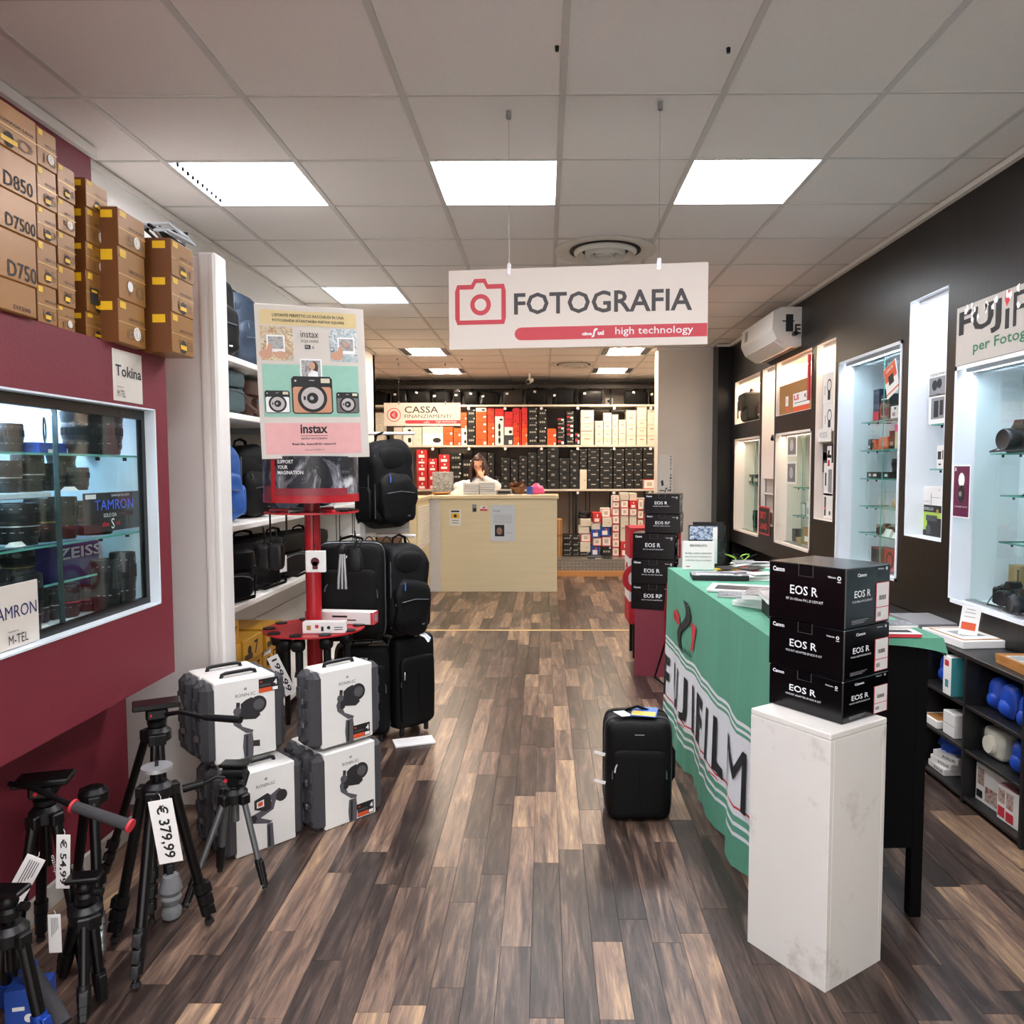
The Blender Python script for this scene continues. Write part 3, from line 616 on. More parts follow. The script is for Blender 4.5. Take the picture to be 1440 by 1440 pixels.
# microphones niche
rbox(1307, 1333, 524, 1.905, 'upright box with a microphone picture, topmost in the cool-lit narrow niche', [PAPER, INK, BOXG], [('f', 't', 'VIDEOMIC', .06, .84, .1, 1, 'l', .88, .02), ('f', 'q', .05, .95, .05, .78, 2), ('f', 'd', .35, .45, .22, 1), ('f', 'd', .6, .5, .2, 1)], dx=.1, dd=.12)
rbox(1307, 1333, 551, 1.749, 'white box with a clear window and black microphone, below the microphone picture box', [PAPER, INK, BOXG], [('f', 'q', .15, .85, .15, .8, 2), ('f', 'q', .3, .55, .2, .7, 1), ('f', 'q', .62, .8, .25, .7, 1), ('f', 't', 'RODE', .4, .86, .07, 1)], dx=.1, dd=.12)
rbox(1318, 1334, 628, 1.497, 'white box picturing two small black wireless microphones', [BOXW, INK], [('f', 'q', .1, .4, .4, .75, 1), ('f', 'q', .5, .8, .4, .8, 1), ('f', 'q', .2, .4, .15, .22, 1)], dx=.1, dd=.12)
rbox(1293, 1328, 686, 1.27, 'white box with thin line drawings resting on the green and black camera box', [BOXW, INK, BOXG], [('f', 't', 'RODE', .08, .85, .08, 1, bold) if 0 else ('f', 't', 'RODE', .08, .85, .08, 1), ('f', 'q', .1, .45, .3, .32, 2), ('f', 'q', .5, .52, .1, .7, 2), ('f', 'q', .5, .9, .5, .52, 2), ('f', 't', 'X', .8, .8, .1, 1)], dx=.11, dd=.15)
rbox(1293, 1328, 712, 1.107, 'green and black box picturing a camera with microphone, on the niche floor', [pm('lime_print', 'a3c34a', .5, var=.1), INK, PAPER, GOLD, pm('lens_print', '3a3b40', .4)], [('f', 'q', 0, 1, .78, 1, 1), ('f', 't', 'MODELLO', .08, .84, .09, 2, 'l', .5, .02), ('f', 'd', .75, .82, .08, 3), ('f', 'q', .35, 1, .2, .6, 1), ('f', 'q', .0, 1, .0, .2, 1), ('f', 'd', .4, .22, .16, 4), ('f', 'q', .3, .75, .5, .68, 4)], dx=.11, dd=.15)
# wide camera cabinet
camera_body('large black camera with strap, on the wide cabinet top shelf, left end', (XW+.2, 3.70, 1.575), -PI/2+.1, 1.55)
camera_body('black camera at the right of the top shelf of the wide cabinet', (XW+.2, 3.40, 1.575), -PI/2-.1, 1.55)
camera_body('dark retro camera on the second shelf of the wide cabinet', (XW+.24, 3.56, 1.365), -PI/2+.15, 1.2, pm('retro_black', '25211d', .5))
camera_body('brown and black camera beside the retro one on the second shelf', (XW+.24, 3.36, 1.365), -PI/2, 1.2, pm('retro_tan', '6b5842', .5))
camera_body('grey camera lying on the third shelf of the wide cabinet', (XW+.25, 3.42, 1.131), -PI/2, 1.2, pm('retro_grey', '5c5850', .5))
camera_body('small black camera at the front left of the wide cabinet floor', (XW+.16, 3.68, .83), -PI/2+.3, 1.2, lensr=.03)
camera_body('black camera with a stubby lens next to it on the wide cabinet floor', (XW+.12, 3.50, .83), -PI/2-.1, 1.1, lensr=.034)
lens('upright black lens between the cameras on the wide cabinet floor', (XW+.22, 3.52, .831), .045, .17, ring=SILV)
lens('taller black lens behind, on the wide cabinet floor', (XW+.27, 3.38, .831), .045, .27, ring=SILV)
rbox(1418, 1434, 797, .83, 'tan upright box behind the lenses on the wide cabinet floor', [pm('carton_tan', 'a58b5a', .5), INK], [('f', 'q', .8, .95, .1, .9, 1)], dx=.24, dd=.06)
sign_card('purple poster with a white balloon and a camera stuck on the cabinet glass', Fr((XW-.012, 3.935, 1.25), (0, -1, 0), (0, 0, 1)), .155, .265, lambda m, L: (m.quad(L, .006, .149, .006, .259, .0004, 1), m.disc(L, .078, .19, .028, .0008, 0, 20, .036), m.disc(L, .08, .12, .03, .0008, 2, 16, .045), m.disc(L, .07, .12, .014, .001, 3), m.text(L, 'Compatta con te', .02, .05, .011, 0, w=.115), m.text(L, 'x', .012, .235, .016, 0, bold=.05)), [PAPER, pm('plum', '5c1640', .4), INK, BOXG], 'poster', 'glass_poster')
# big lettered sign above the wide cabinet
def fuji(m, L):
    W, H = 2.1, .29
    m.text(L, 'FUJ', .025, .115, .15, 1, w=.36, bold=.035, shear=0)
    m.box(.415, .445, .115, .205, .0003, .001, 1); m.add([(.41, .285, .0012), (.45, .285, .0012), (.45, .245, .0012), (.425, .215, .0012), (.41, .245, .0012)], [(0, 1, 2, 3, 4)], 2)
    m.text(L, 'FILM', .475, .115, .15, 1, w=.44, bold=.035)
    m.text(L, 'per Fotografia e Video', .16, .035, .065, 3, w=.95, bold=.012)
    for k in range(16):
        rr = random.Random(k); a, b = .03+rr.random()*.5, .2+rr.random()*.085
        n = 7; m.poly(L, [(a+(.006+.014*rr.random())*math.cos(2*PI*i/n), b+(.008+.02*rr.random())*math.sin(2*PI*i/n)) for i in range(n)], .0022, 4)
sign_card('long grey sign with black lettering and green text, paint peeling, above the wide cabinet', Fr((XW-.004, 3.966, 2.018), (0, -1, 0), (0, 0, 1)), 2.1, .292, fuji, [pm('sign_grey', 'b3ada6', .45, var=.04), INK, REDINK, pm('sign_green', '1f6b4d', .5), pm('peeled_white', 'ece9e6', .6)], 'sign', 'wall_sign')
# air conditioner
t = thing('air_conditioner', 'white wall-mounted air conditioner high on the dark wall', 'air conditioner', (XW, 6.86, 2.50))
L_ = .5; D_ = .24
pts = [(0, 0), (-.10, -.005), (-.20, .06), (-D_, .14), (-D_+.01, .29), (-.17, .32), (0, .32)]
def ext(pts, y0, y1):
    n = len(pts); return [(a, y0, b) for a, b in pts]+[(a, y1, b) for a, b in pts], [tuple(range(n)), tuple(range(2*n-1, n-1, -1))]+[(i, i+n, (i+1) % n+n, (i+1) % n)[::-1] for i in range(n)]
vs, fs = ext(pts, -L_, L_); MB().add(vs, fs).build('casing', pm('ac_white', 'dedcd8', .35, var=.02), t, smooth=20)
vs, fs = ext([(-.105, -.006), (-.195, .056), (-.200, .060), (-.21, .05), (-.11, -.016)], -L_+.06, L_-.06); MB().add(vs, fs).build('air_flap', pm('ac_flap', 'c8c6c2', .3), t, smooth=0)
MB().box(-.09, -.03, -L_+.06, L_-.06, -.003, .001).build('air_outlet', INK, t, smooth=0)
e = MB(); fr = Fr((-.22, -L_-.001, .0), (1, 0, 0), (0, 0, 1))
e.quad(fr, .09, .15, .12, .26, .001, 0); e.text(fr, 'E', .165, .1, .08, 0, bold=.02); e.quad(fr, .06, .16, .2, .21, .002, 0)
e.build('energy_label', [INK], t, smooth=0)
MB().cyl((-.06, -L_-.05, .1), (-.06, -L_, .1), .02, n=10).build('pipe', BLACKP, t)
e = MB(); fr = Fr((-D_+.006, .38, .17), (0, -1, 0), (.06, 0, 1)); e.quad(fr, 0, .1, .0, .09, .004, 0); e.build('front_label', [BOXG], t, smooth=0)
# ================================================================ left display wall with its glass case
XL_ = -1.457; ZT = 1.925
CW = pm('case_white_cool', 'dfe9f0', .5, var=.02)
y0, y1, z0, z1 = .75, 2.855, .992, 1.722
mb = MB().box(-2.0, XL_, y1, 2.95, .705, ZT).box(-2.0, XL_, -1.2, y0, .705, ZT).box(-2.0, XL_, y0, y1, .705, z0).box(-2.0, XL_, y0, y1, z1, ZT)
struct('wall_left_display', mb, MAROON, smooth=0)
t = thing('display_cabinet', 'long glass lens cabinet with black frame set in the maroon wall', 'display cabinet', (XL_, (y0+y1)/2, z0))
w2 = (y1-y0)/2; h = z1-z0; D = .45
MB().box(-D, 0.004, w2-.006, w2, 0, h).box(-D, .004, -w2, -w2+.006, 0, h).box(-D, .004, -w2, w2, 0, .006).box(-D, .004, -w2, w2, h-.006, h).box(-D-.01, -D, -w2, w2, 0, h).build('case_box', CW, t, smooth=0)
ECL = pm('led_left', 'cfe4ff', emit=CASE_LIGHT*1.0, var=0)
for k in range(6): MB().cyl((-.2, -w2+.2+.34*k, h-.012), (-.2, -w2+.2+.34*k, h-.02), .035, n=16).build('spot_lamp', ECL, t)
MB().box(-.42, -.40, -w2+.03, w2-.03, h-.02, h-.008).build('led_strip', ECL, t, smooth=0)
fx = -.035
for nm, b in (('frame_top', (fx-.02, fx, -w2+.006, w2-.006, h-.04, h-.006)), ('frame_bottom', (fx-.02, fx, -w2+.006, w2-.006, .006, .03)), ('frame_side', (fx-.02, fx, w2-.03, w2-.006, .03, h-.04))):
    MB().box(*b).build(nm, BLACKM, t, smooth=0)
jy = 2.34-(y0+y1)/2
MB().box(fx-.008, fx-.004, jy-.02, w2-.03, .03, h-.04).build('sliding_glass_pane', GLASS, t, smooth=0)
MB().box(fx-.016, fx-.012, -w2+.03, jy+.0, .03, h-.04).build('sliding_glass_pane', GLASS, t, smooth=0)
MB().box(fx-.018, fx-.002, jy-.002, jy+.002, .03, h-.04).build('pane_edge', pm('dark_edge', '24383a', .2), t, smooth=0)
for zz, xs, ln in ((1.55, .06, 1), (1.27, .06, 1), (1.14, .10, .92)):
    s = MB().box(-D+.01, -xs, -w2+.01, (w2-.01)*ln, zz-z0-.007, zz-z0).build('glass_shelf', SHELFM, t, smooth=0)
    MB().box(-xs, -xs+.0015, -w2+.01, (w2-.01)*ln, zz-z0-.007, zz-z0).build('shelf_edge', GREENEDGE, s, smooth=0)
    for q in (w2-.05, w2-.22): MB().cyl((-xs-.03, q, zz-z0-.02), (-xs-.03, q, zz-z0-.0075), .007, n=8).build('shelf_stud', BLACKP, s)
MB().cb(-D+.01, -.17, -w2+.01, w2-.35, 1.427-z0-.02, 1.427-z0, .003).build('white_riser_shelf', CW, t, smooth=0)
LX = XL_-.17
def llens(px0, px1, py, zb, label, x=LX, **k):
    a, b = at(px0, py, x=x), at(px1, py, x=x); R = abs(a.y-b.y)/2*.98
    zt = at((px0+px1)/2, py, x=x).z
    kw = dict(k); return lens(label, (x, (a.y+b.y)/2, zb+.001), R, max(.03, zt-zb), **kw)
X2 = XL_-.14
WB = SILV
for a in [(1, 25, 594, 1.55, 'black lens at the left end of the top glass shelf', LX-.03, {}), (99, 130, 590, 1.55, 'large wide-hooded black lens, left of two on the top glass shelf', -1.575, {'flare': .12}), (131, 159, 590, 1.55, 'large wide-hooded black lens, right of two on the top glass shelf', -1.555, {'flare': .10}),
          (-10, 20, 646, 1.427, 'black zoom lens at the left end of the white riser shelf', LX-.06, {'ring': SILV}), (24, 52, 638, 1.427, 'tall black zoom lens with a silver ring on the white riser shelf', LX-.06, {'ring': SILV}), (54, 72, 650, 1.427, 'slim grey-black lens in the middle of the white riser shelf', LX-.06, {}),
          (75, 97, 644, 1.427, 'black lens with petal hood on the white riser shelf', LX-.06, {'flare': .2}), (101, 118, 656, 1.427, 'small black lens at the right end of the white riser shelf', LX-.0, {}),
          (2, 42, 706, 1.27, 'fat black lens with number print on the middle glass shelf', X2, {'ring': SILV}), (43, 72, 700, 1.27, 'black lens with gold ring on the middle glass shelf', X2, {'ring': GOLD}), (76, 99, 697, 1.27, 'black lens with a white switch panel on the middle glass shelf', X2, {}), (112, 146, 703, 1.27, 'dark red-toned lens beside the blue-lettered panel', X2, {'ring': REDINK}),
          (9, 38, 772, 1.141, 'black lens with gold ring standing below the folded price card', XL_-.24, {'ring': GOLD}), (-20, 5, 800, 1.0, 'black lens cut by the photo edge on the cabinet floor', X2, {}), (8, 46, 806, 1.0, 'stubby black lens on the cabinet floor behind the white lettered card', X2, {}),
          (50, 64, 828, 1.0, 'thin dark lens on the cabinet floor right of the white card', X2-.05, {'ring': SILV}), (66, 80, 826, 1.0, 'second thin grey lens on the cabinet floor', X2-.05, {'ring': SILV}),
          (83, 104, 820, 1.0, 'small black and red lens on the cabinet floor', X2-.03, {'ring': REDINK}), (113, 132, 822, 1.0, 'short red-striped lens on the cabinet floor', X2-.03, {'ring': REDINK}),
          (136, 158, 785, 1.0, 'tall grey telephoto lens with a dark red band', -1.555, {}), (162, 181, 775, 1.0, 'tallest grey telephoto lens at the right end of the cabinet floor', -1.53, {})]:
    llens(a[0], a[1], a[2], a[3], a[4], a[5], **a[6])
a, b = at(136, 785, x=X2-.05), at(158, 785, x=X2-.05)
# ring filter on a blue box
p, q = at(40, 622, x=LX), at(78, 622, x=LX)
carton('product_box', 'blue flat filter box on the top glass shelf', 'box', (LX, (p.y+q.y)/2, 1.551), PI/2, (abs(p.y-q.y), .07, at(60, 621, x=LX).z-1.551), [BOXBL, PAPER], [('f', 'q', .3, .6, 0, .4, 1)])
p2 = at(85, 622, x=LX)
carton('product_box', 'small blue box with a white square label right of the filter box', 'box', (LX, p2.y+.01, 1.551), PI/2, (.05, .06, .036), [BOXBL, PAPER, BOXBL], [('f', 'q', .0, .35, .1, .9, 1), ('f', 'q', .08, .25, .3, .6, 2)])
zc = at(60, 621, x=LX).z
pc = at(63, 605, x=LX)
o = MB().tube([(0, .04*math.cos(2*PI*i/28), .04*math.sin(2*PI*i/28)) for i in range(28)], .0028, 6, closed=True).build('filter_ring', BLACKM, None, (LX, pc.y, zc+.043)); o.rotation_euler = (0, 0, .5)
tag(o, 'thin black filter ring standing on the blue box', 'lens filter')
p, q = Vector((0, 2.75, 0)), Vector((0, 2.84, 0))
carton('product_box', 'white box with a violet stripe behind the wide-hooded lenses', 'box', (-1.70, (p.y+q.y)/2, 1.551), PI/2, (abs(p.y-q.y), .06, .14), [BOXW, BOXBL], [('f', 'q', .0, 1, .5, .68, 1)])
# lettered panel and violet box
sign_card('grey panel with blue outlined brand lettering inside the maroon wall cabinet', Fr((XL_-.057, 2.49, 1.285), (0, 1, 0), (0, 0, 1)), .34, .135,
          lambda m, L: (m.text(L, 'TAMRON', .06, .075, .035, 1, w=.24, bold=.02), m.text(L, 'GARANZIA ESCLUSIVA', .16, .12, .008, 3), m.text(L, 'SOLO DA', .11, .05, .013, 3), m.text(L, 'cine', .10, .018, .018, 2, bold=.03), m.text(L, 'S', .155, .008, .036, 3), m.text(L, 'ud', .185, .018, .018, 2, bold=.03), m.quad(L, .01, .07, .115, .13, .0006, 3)),
          [pm('panel_grey', '34363a', .3), pm('blue_lettering', '4f6ff0', .4), REDINK, WINK], 'sign', 'brand_sign')
p, q = at(54, 760, x=XL_-.26), at(131, 760, x=XL_-.26)
carton('product_box', 'violet box with large white brand letters on the cabinet floor', 'box', (XL_-.27, (p.y+q.y)/2, 1.0), PI/2, (abs(p.y-q.y), .09, .235), [pm('carton_violet', '2c1a6e', .4, var=.15), WINK, pm('violet_light', '7d83b5', .4)], [('f', 't', 'ZEISS', .12, .78, .17, 1, 'l', .84, .02, .03), ('f', 'q', 0, 1, 0, .05, 2)])
for k, (px, py, zb, l) in enumerate(((24, 764, 1.271, 'white folded price card on the middle glass shelf by the fat lens'), (100, 690, 1.428, 'white folded price card on the riser shelf'), (165, 858, 1.0, 'white price card at the foot of the tallest telephoto'), (60, 882, 1.0, 'white price card beside the white lettered card'))):
    p = at(px, py, x=XL_-.10)
    tag(MB().hexa([(-.015, -.026, 0), (.015, -.026, 0), (.015, .026, 0), (-.015, .026, 0), (-.002, -.024, .014), (.002, -.024, .014), (.002, .024, .014), (-.002, .024, .014)]).build('folded_card', PAPER, None, (XL_-.105, p.y, zb+.001), None, 0), l, 'price card')
tag(MB().cb(-.07, .07, -.22, .22, 0, .006, .001).build('leaflet', pm('leaflet_blue', '9fb9cf', .4, var=.5, scale=12), None, (XL_-.22, 2.45, 1.271), (0, 0, .1), 0), 'pale blue leaflet lying on the middle glass shelf', 'leaflet')
# cards on the maroon wall
sign_card('white card with thin dark lettering on the maroon wall above the cabinet', Fr((XL_+.003, 2.585, 1.733+.0), (0, 1, 0), (0, 0, 1)), .185, .175,
          lambda m, L: (m.text(L, 'Tokina', .012, .085, .038, 1, w=.165, bold=.012), m.text(L, 'importato da', .02, .045, .007, 1), m.text(L, 'M-TEL', .02, .015, .022, 1, w=.05, bold=.04)), [pm('card_cream', 'd6cfc4', .6, var=.03), pm('navy_ink', '1d2033', .5)], 'sign', 'brand_card')
sign_card('white card with blue capital lettering at the lower left of the maroon wall cabinet', Fr((XL_-.028, 1.945, 1.0), (0, 1, 0), (0, 0, 1)), .26, .18,
          lambda m, L: (m.text(L, 'TAMRON', .06, .085, .036, 1, w=.19, bold=.03), m.text(L, 'importato da', .13, .045, .007, 2), m.text(L, 'M-TEL', .13, .012, .026, 2, w=.08, bold=.04)), [pm('card_cream2', 'd9d2c8', .6, var=.03), pm('blue_ink', '262a66', .5), INK], 'sign', 'brand_card')
# ---------------- brown and gold lens boxes piled on the ledge
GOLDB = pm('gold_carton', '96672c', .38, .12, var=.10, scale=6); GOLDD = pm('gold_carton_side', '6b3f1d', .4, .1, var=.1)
YEL = pm('yellow_logo', 'e8b81d', .45); GLINE = pm('gold_line', 'c9a565', .35, .5); GDARK = pm('brown_print', '4e3922', .5); NUM = pm('number_print', '7b5a32', .5)
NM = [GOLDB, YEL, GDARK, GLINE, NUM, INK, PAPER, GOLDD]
def nik(px0, px1, yt, yb_z, label, x, pr, depth=.3, d_front=0):
    a, b = at(px0, yt, x=x), at(px1, yt, x=x); w_ = abs(b.y-a.y)-.002; zt = at((px0+px1)/2, yt, x=x).z
    h = zt-yb_z-.001
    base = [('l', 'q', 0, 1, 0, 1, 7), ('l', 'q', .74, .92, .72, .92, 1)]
    carton('lens_box', label, 'box', (x-depth/2, (a.y+b.y)/2, yb_z), PI/2, (w_, depth, h), NM, base+pr, 'brown and gold camera and lens boxes', ch=.003)
    return zt
def big(txt, s=.3, b=.08, w=.62, a=.3): return [('f', 't', txt, a, b, s, 5, 'l', w, .012), ('f', 'q', .02, .16, .72, .93, 1)]
def lensp(num, seal=0, badge=1):
    p = [('f', 'q', .06, .28, .80, .95, 1), ('f', 't', 'NIKKOR LENS', .38, .56, .075, 2, 'l', .56, .02), ('f', 'q', 0, 1, .47, .49, 3), ('f', 't', num, .30, .12, .26, 4, 'l', .62)]
    if seal: p += [('f', 'd', .66, .3, .16, 6), ('f', 'o', .66, .3, .10, .115, 3), ('f', 't', 'i', .63, .24, .13, 2)]
    elif badge: p += [('f', 'd', .5, .2, .17, 5), ('f', 'q', .36, .64, .13, .24, 1)]
    return p
def boxcol(px0, px1, items, x, depth, desc, zb=ZT):
    z = zb
    for k, (yt, l, pr) in enumerate(items):
        z = nik(px0, px1, yt, z, l, x, pr, depth)
XA = -1.45
boxcol(-34, 51, [(388, 'plain gold box with small lettering, lowest at the left edge of the ledge', [('f', 't', 'D7500', .58, .12, .13, 5, 'l', .3, .01)]), (318, 'tall gold box with a yellow logo, second from the bottom at the left edge', big('D750', .34, .06, .5, .48)), (262, 'gold box with four large digits, middle of the stack at the left edge', big('D7500', .34, .08, .52, .45)), (204, 'gold box with large digits, right under the topmost box of the left stack', big('D850', .36, .08, .5, .42)), (140, 'gold lens box topmost of the stack at the left photo edge', lensp('70'))], XA+.01, .28, '')
boxcol(52, 80, [(400, 'gold lens box numbered 105, lowest of the second stack', lensp('105')), (338, 'gold lens box numbered 35, second from the bottom of the second stack', lensp('35')), (291, 'gold lens box with black badge, middle of the second stack', lensp('50')), (235, 'gold lens box numbered 85, second from the top of the second stack', lensp('85')), (182, 'tall gold lens box with a silver seal, top of the second stack', lensp('18', 1))], XA-.01, .24, '')
boxcol(81, 106, [(429, 'gold lens box with a white seal, lowest of the third stack', lensp('10', 1)), (373, 'gold lens box numbered 35, second from the bottom of the third stack', lensp('35')), (326, 'gold lens box with a large black badge in the third stack', lensp('20')), (280, 'gold lens box with a silver seal, second from the top of the third stack', lensp('50', 1)), (232, 'gold lens box with a small badge, top of the third stack', lensp('24'))], XA-.02, .22, '')
boxcol(121, 152, [(440, 'gold lens box numbered 105 with a badge, lowest of the fourth stack', lensp('105')), (383, 'gold lens box with a black square sticker, second of the fourth stack', lensp('14')+[('f', 'q', .15, .5, .2, .6, 5), ('f', 'q', .2, .45, .5, .56, 1)]), (344, 'dark gold lens box with a white seal, upper one of the fourth stack', lensp('12', 1)), (296, 'dark brown-gold lens box set back above the fourth stack', lensp('16', 1)), (257, 'gold lens box, topmost and farthest back of the fourth stack', lensp('28'))], XA-.03, .18, '')
boxcol(166, 204, [(424, 'large gold lens box numbered 80 with a white seal, lowest of the fifth stack', lensp('80', 1)), (352, 'large gold lens box with a torn sticker in the middle of the fifth stack', lensp('70', 0, 0)+[('f', 'd', .4, .3, .1, 6)]), (300, 'large gold lens box with a white seal, top of the fifth stack', lensp('50', 1))], XA+.03, .22, '')
boxcol(241, 272, [(442, 'gold lens box overhanging the ledge corner, lowest of the last stack', lensp('28')), (392, 'gold lens box in the middle of the last stack by the white post', lensp('18')), (342, 'gold lens box with a dark strap lying on it, top of the last stack', lensp('24'))], XA+.10, .26, '')
p = at(222, 330, x=-1.42)
t = thing('strap_bundle', 'black and white cord bundle lying on the last gold lens box stack', 'cable', (p.x, p.y+.06, p.z-.005))
rr = random.Random(5)
for k in range(4):
    pts = [(rr.uniform(-.06, .06), rr.uniform(-.14, .14), .012+rr.random()*.04) for _ in range(7)]
    c = [tuple(Vector(pts[i]).lerp(Vector(pts[i+1]), f)) for i in range(6) for f in (0, .33, .66)]
    MB().tube(c, .006, 6).build('cord', [BLACKP, pm('cord_white', 'c9cfd6', .5)][k % 2], t)
# ================================================================ bag shelving behind the white post
SHW = pm('shelf_white', 'e6e2db', .45, var=.02); 
t = thing('bag_shelving', 'tall white wall shelving full of camera bags behind the white post', 'shelves', (-1.8, 5.0, 0))
BK = pm('back_panel_grey', 'b9b3ab', .6)
for k in range(6): MB().box(-.245, -.235, -1.55, 1.6, .1+.36*k, .1+.36*k+.352).build('back_panel', BK, t, smooth=0)
SZ = (2.06, 1.78, 1.218, .81)
for zz in SZ+(.12,):
    MB().cb(-.235, .25, -1.55, 1.6, zz-.03, zz, .003).build('shelf_board', SHW, t, smooth=0)
    if zz > 1.5:
        for yy in (-1.2, -.3, .6): MB().box(-.23, .2, yy-.01, yy+.01, zz-.07, zz-.03).build('bracket', ALU, t, smooth=0)
MB().box(-.25, .25, 1.6, 1.63, 0, 2.4).build('end_panel', SHW, t, smooth=0)
BAGB = pm('nylon_black', '050506', .62, var=.35, scale=40, bump=.15, bscale=220, spec=.22); BAGN = pm('nylon_navy', '1c2c3e', .6, var=.3, scale=40, bump=.15, bscale=220)
BAGBL = pm('nylon_blue', '1f4f94', .5, var=.25, scale=30, bump=.15, bscale=220); BAGT = pm('nylon_teal', '33474a', .6, var=.3, scale=30); ZIP = pm('zip_grey', '5d6066', .35, .3)
def backpack(label, loc, rz, size, mat, accent=None, group=None, logo=None, lean=0, hang=False):
    w, d, h = size
    t = thing('backpack', label, 'bag', loc, rz, group)
    if lean: t.rotation_euler = (lean, 0, rz)
    sd = hash(label) % 50 if 0 else len(label)
    MB().sup((0, 0, h/2), (w/2, d/2, h/2), .52, .45, 30, 22, wr=.018, seed=sd, taper=.10).build('main_compartment', mat, t)
    pk = MB().sup((0, -d*.42, h*.33), (w*.40, d*.20, h*.30), .62, .5, 28, 16, wr=.02, seed=sd+1, ws=14).build('front_pocket', mat, t)
    MB().tube([(w*.38*math.cos(a), -d*.5-.001, h*.36+h*.24*math.sin(a)) for a in [PI*i/14 for i in range(15)]], .0035, 6).build('pocket_zip', ZIP, pk)
    MB().sup((0, -d*.34, h*.78), (w*.36, d*.12, h*.13), .7, .5, 22, 10, wr=.014, seed=sd+2).build('top_pocket', mat, t)
    MB().tube([(w*.47*math.cos(a), -d*.18, h*.52+h*.44*math.sin(a)) for a in [-.4+(PI+.8)*i/24 for i in range(25)]], .004, 6).build('main_zip', ZIP, t)
    MB().tube([(-w*.16, d*.1, h*.97), (-w*.13, d*.1, h*1.05), (0, d*.1, h*1.08), (w*.13, d*.1, h*1.05), (w*.16, d*.1, h*.97)], .010, 8, flat=.6).build('top_handle', mat, t)
    MB().tube([(w*.30*x_, -d*.635+.0, h*.42-.01*abs(x_)) for x_ in (-1, -.5, 0, .5, 1)], .003, 6).build('pocket_seam', ZIP, pk)
    for s in (-1, 1):
        MB().tube([(s*w*.42, -d*.36, h*(.12+.07*q)) for q in range(11)], .003, 6).build('panel_seam', ZIP, t)
        MB().tube([(s*w*.22, d*.42, h*.92), (s*w*.3, d*.62, h*.75), (s*w*.34, d*.66, h*.5), (s*w*.36, d*.55, h*.2), (s*w*.4, d*.4, h*.06)], .016, 8, flat=.4).build('shoulder_strap', mat, t)
        MB().sup((s*w*.49, 0, h*.27), (w*.05, d*.32, h*.2), .5, .5, 12, 8).build('side_pocket', mat, t)
    q = MB(); q.tube([(-w*.2, -d*.56, h*.6), (-w*.21, -d*.6, h*.56), (-w*.215, -d*.6, h*.52)], .004, 6); q.build('zip_puller', accent or ZIP, pk)
    MB().box(w*.14, w*.2, -d*.645, -d*.635, h*.14, h*.155).build('logo_patch', logo or ZIP, pk, smooth=0)
    return t
XS = -1.74
backpack('dark grey backpack nearest the white post on the top shelf', (-1.76, 3.95, 2.062), PI/2-.5, (.32, .24, .44), BAGB, logo=WINK)
backpack('navy backpack with a raised handle beside the poster on the top shelf', (-1.76, 4.40, 2.062), PI/2-.3, (.34, .24, .42), BAGN)
backpack('grey-blue backpack farther along the top shelf behind the poster', (-1.76, 4.85, 2.062), PI/2-.3, (.34, .24, .38), BAGT)
def shoulder_bag(label, loc, rz, size, mat, accent=None, strap=True, tagc=False, group=None):
    w, d, h = size
    t = thing('shoulder_bag', label, 'bag', loc, rz, group)
    MB().sup((0, 0, h*.46), (w/2, d/2, h*.46), .35, .35, 26, 14, wr=.012, seed=len(label)).build('bag_body', mat, t)
    MB().sup((0, -.01, h*.78), (w*.51, d*.54, h*.22), .35, .35, 24, 8, wr=.008, seed=3).build('flap', mat, t)
    MB().tube([(-w*.2, 0, h*.95), (-w*.15, 0, h*1.08), (0, 0, h*1.12), (w*.15, 0, h*1.08), (w*.2, 0, h*.95)], .010, 8, flat=.6).build('handle', mat, t)
    MB().sup((0, -d*.5, h*.32), (w*.36, d*.12, h*.24), .35, .35, 16, 8, wr=.008).build('front_pocket', mat, t)
    MB().tube([(w*.36*math.cos(a), -d*.62, h*.4+h*.12*math.sin(a)) for a in [PI*i/12 for i in range(13)]], .003, 6).build('pocket_zip', accent or ZIP, t)
    if strap: MB().tube([(-w*.5, 0, h*.7), (-w*.56, -d*.3, h*.5), (-w*.5, -d*.62, h*.2), (-w*.1, -d*.75, h*.02+.01), (w*.35, -d*.7, h*.1), (w*.54, -d*.3, h*.4), (w*.5, 0, h*.72)], .012, 8, flat=.35).build('strap', mat, t)
    if tagc: MB().box(w*.2, w*.34, -d*.74, -d*.73, h*.3, h*.62).build('paper_tag', PAPER, t, smooth=0)
    return t
shoulder_bag('teal-grey camera case with dark bands on the second shelf', (-1.77, 3.98, 1.782), PI/2-.25, (.36, .26, .24), BAGT, strap=False)
shoulder_bag('brown leather camera bag on the second shelf behind the poster edge', (-1.77, 4.44, 1.782), PI/2, (.3, .24, .22), pm('leather_shelf', '4a2e1f', .5, var=.3), accent=BAGBL)
shoulder_bag('black pouch on the second shelf behind the poster', (-1.77, 4.85, 1.782), PI/2, (.3, .24, .2), BAGB)
backpack('bright blue backpack with a zipped front pocket on the third shelf', (-1.76, 4.02, 1.22), PI/2-.75, (.30, .22, .42), BAGBL, accent=WINK)
backpack('black backpack right of the blue one on the third shelf', (-1.76, 4.45, 1.22), PI/2-.4, (.3, .22, .42), BAGB)
for k in range(3): backpack(['dark backpack behind the round printed banner, third shelf', 'black backpack further along the third shelf', 'navy backpack at the far end of the third shelf'][k], (-1.76, 4.9+.45*k, 1.22), PI/2-.3, (.3, .22, .40), [BAGN, BAGB, BAGN][k])
shoulder_bag('black shoulder bag nearest the white post on the fourth shelf', (-1.74, 3.92, .812), PI/2-.6, (.40, .26, .27), BAGB)
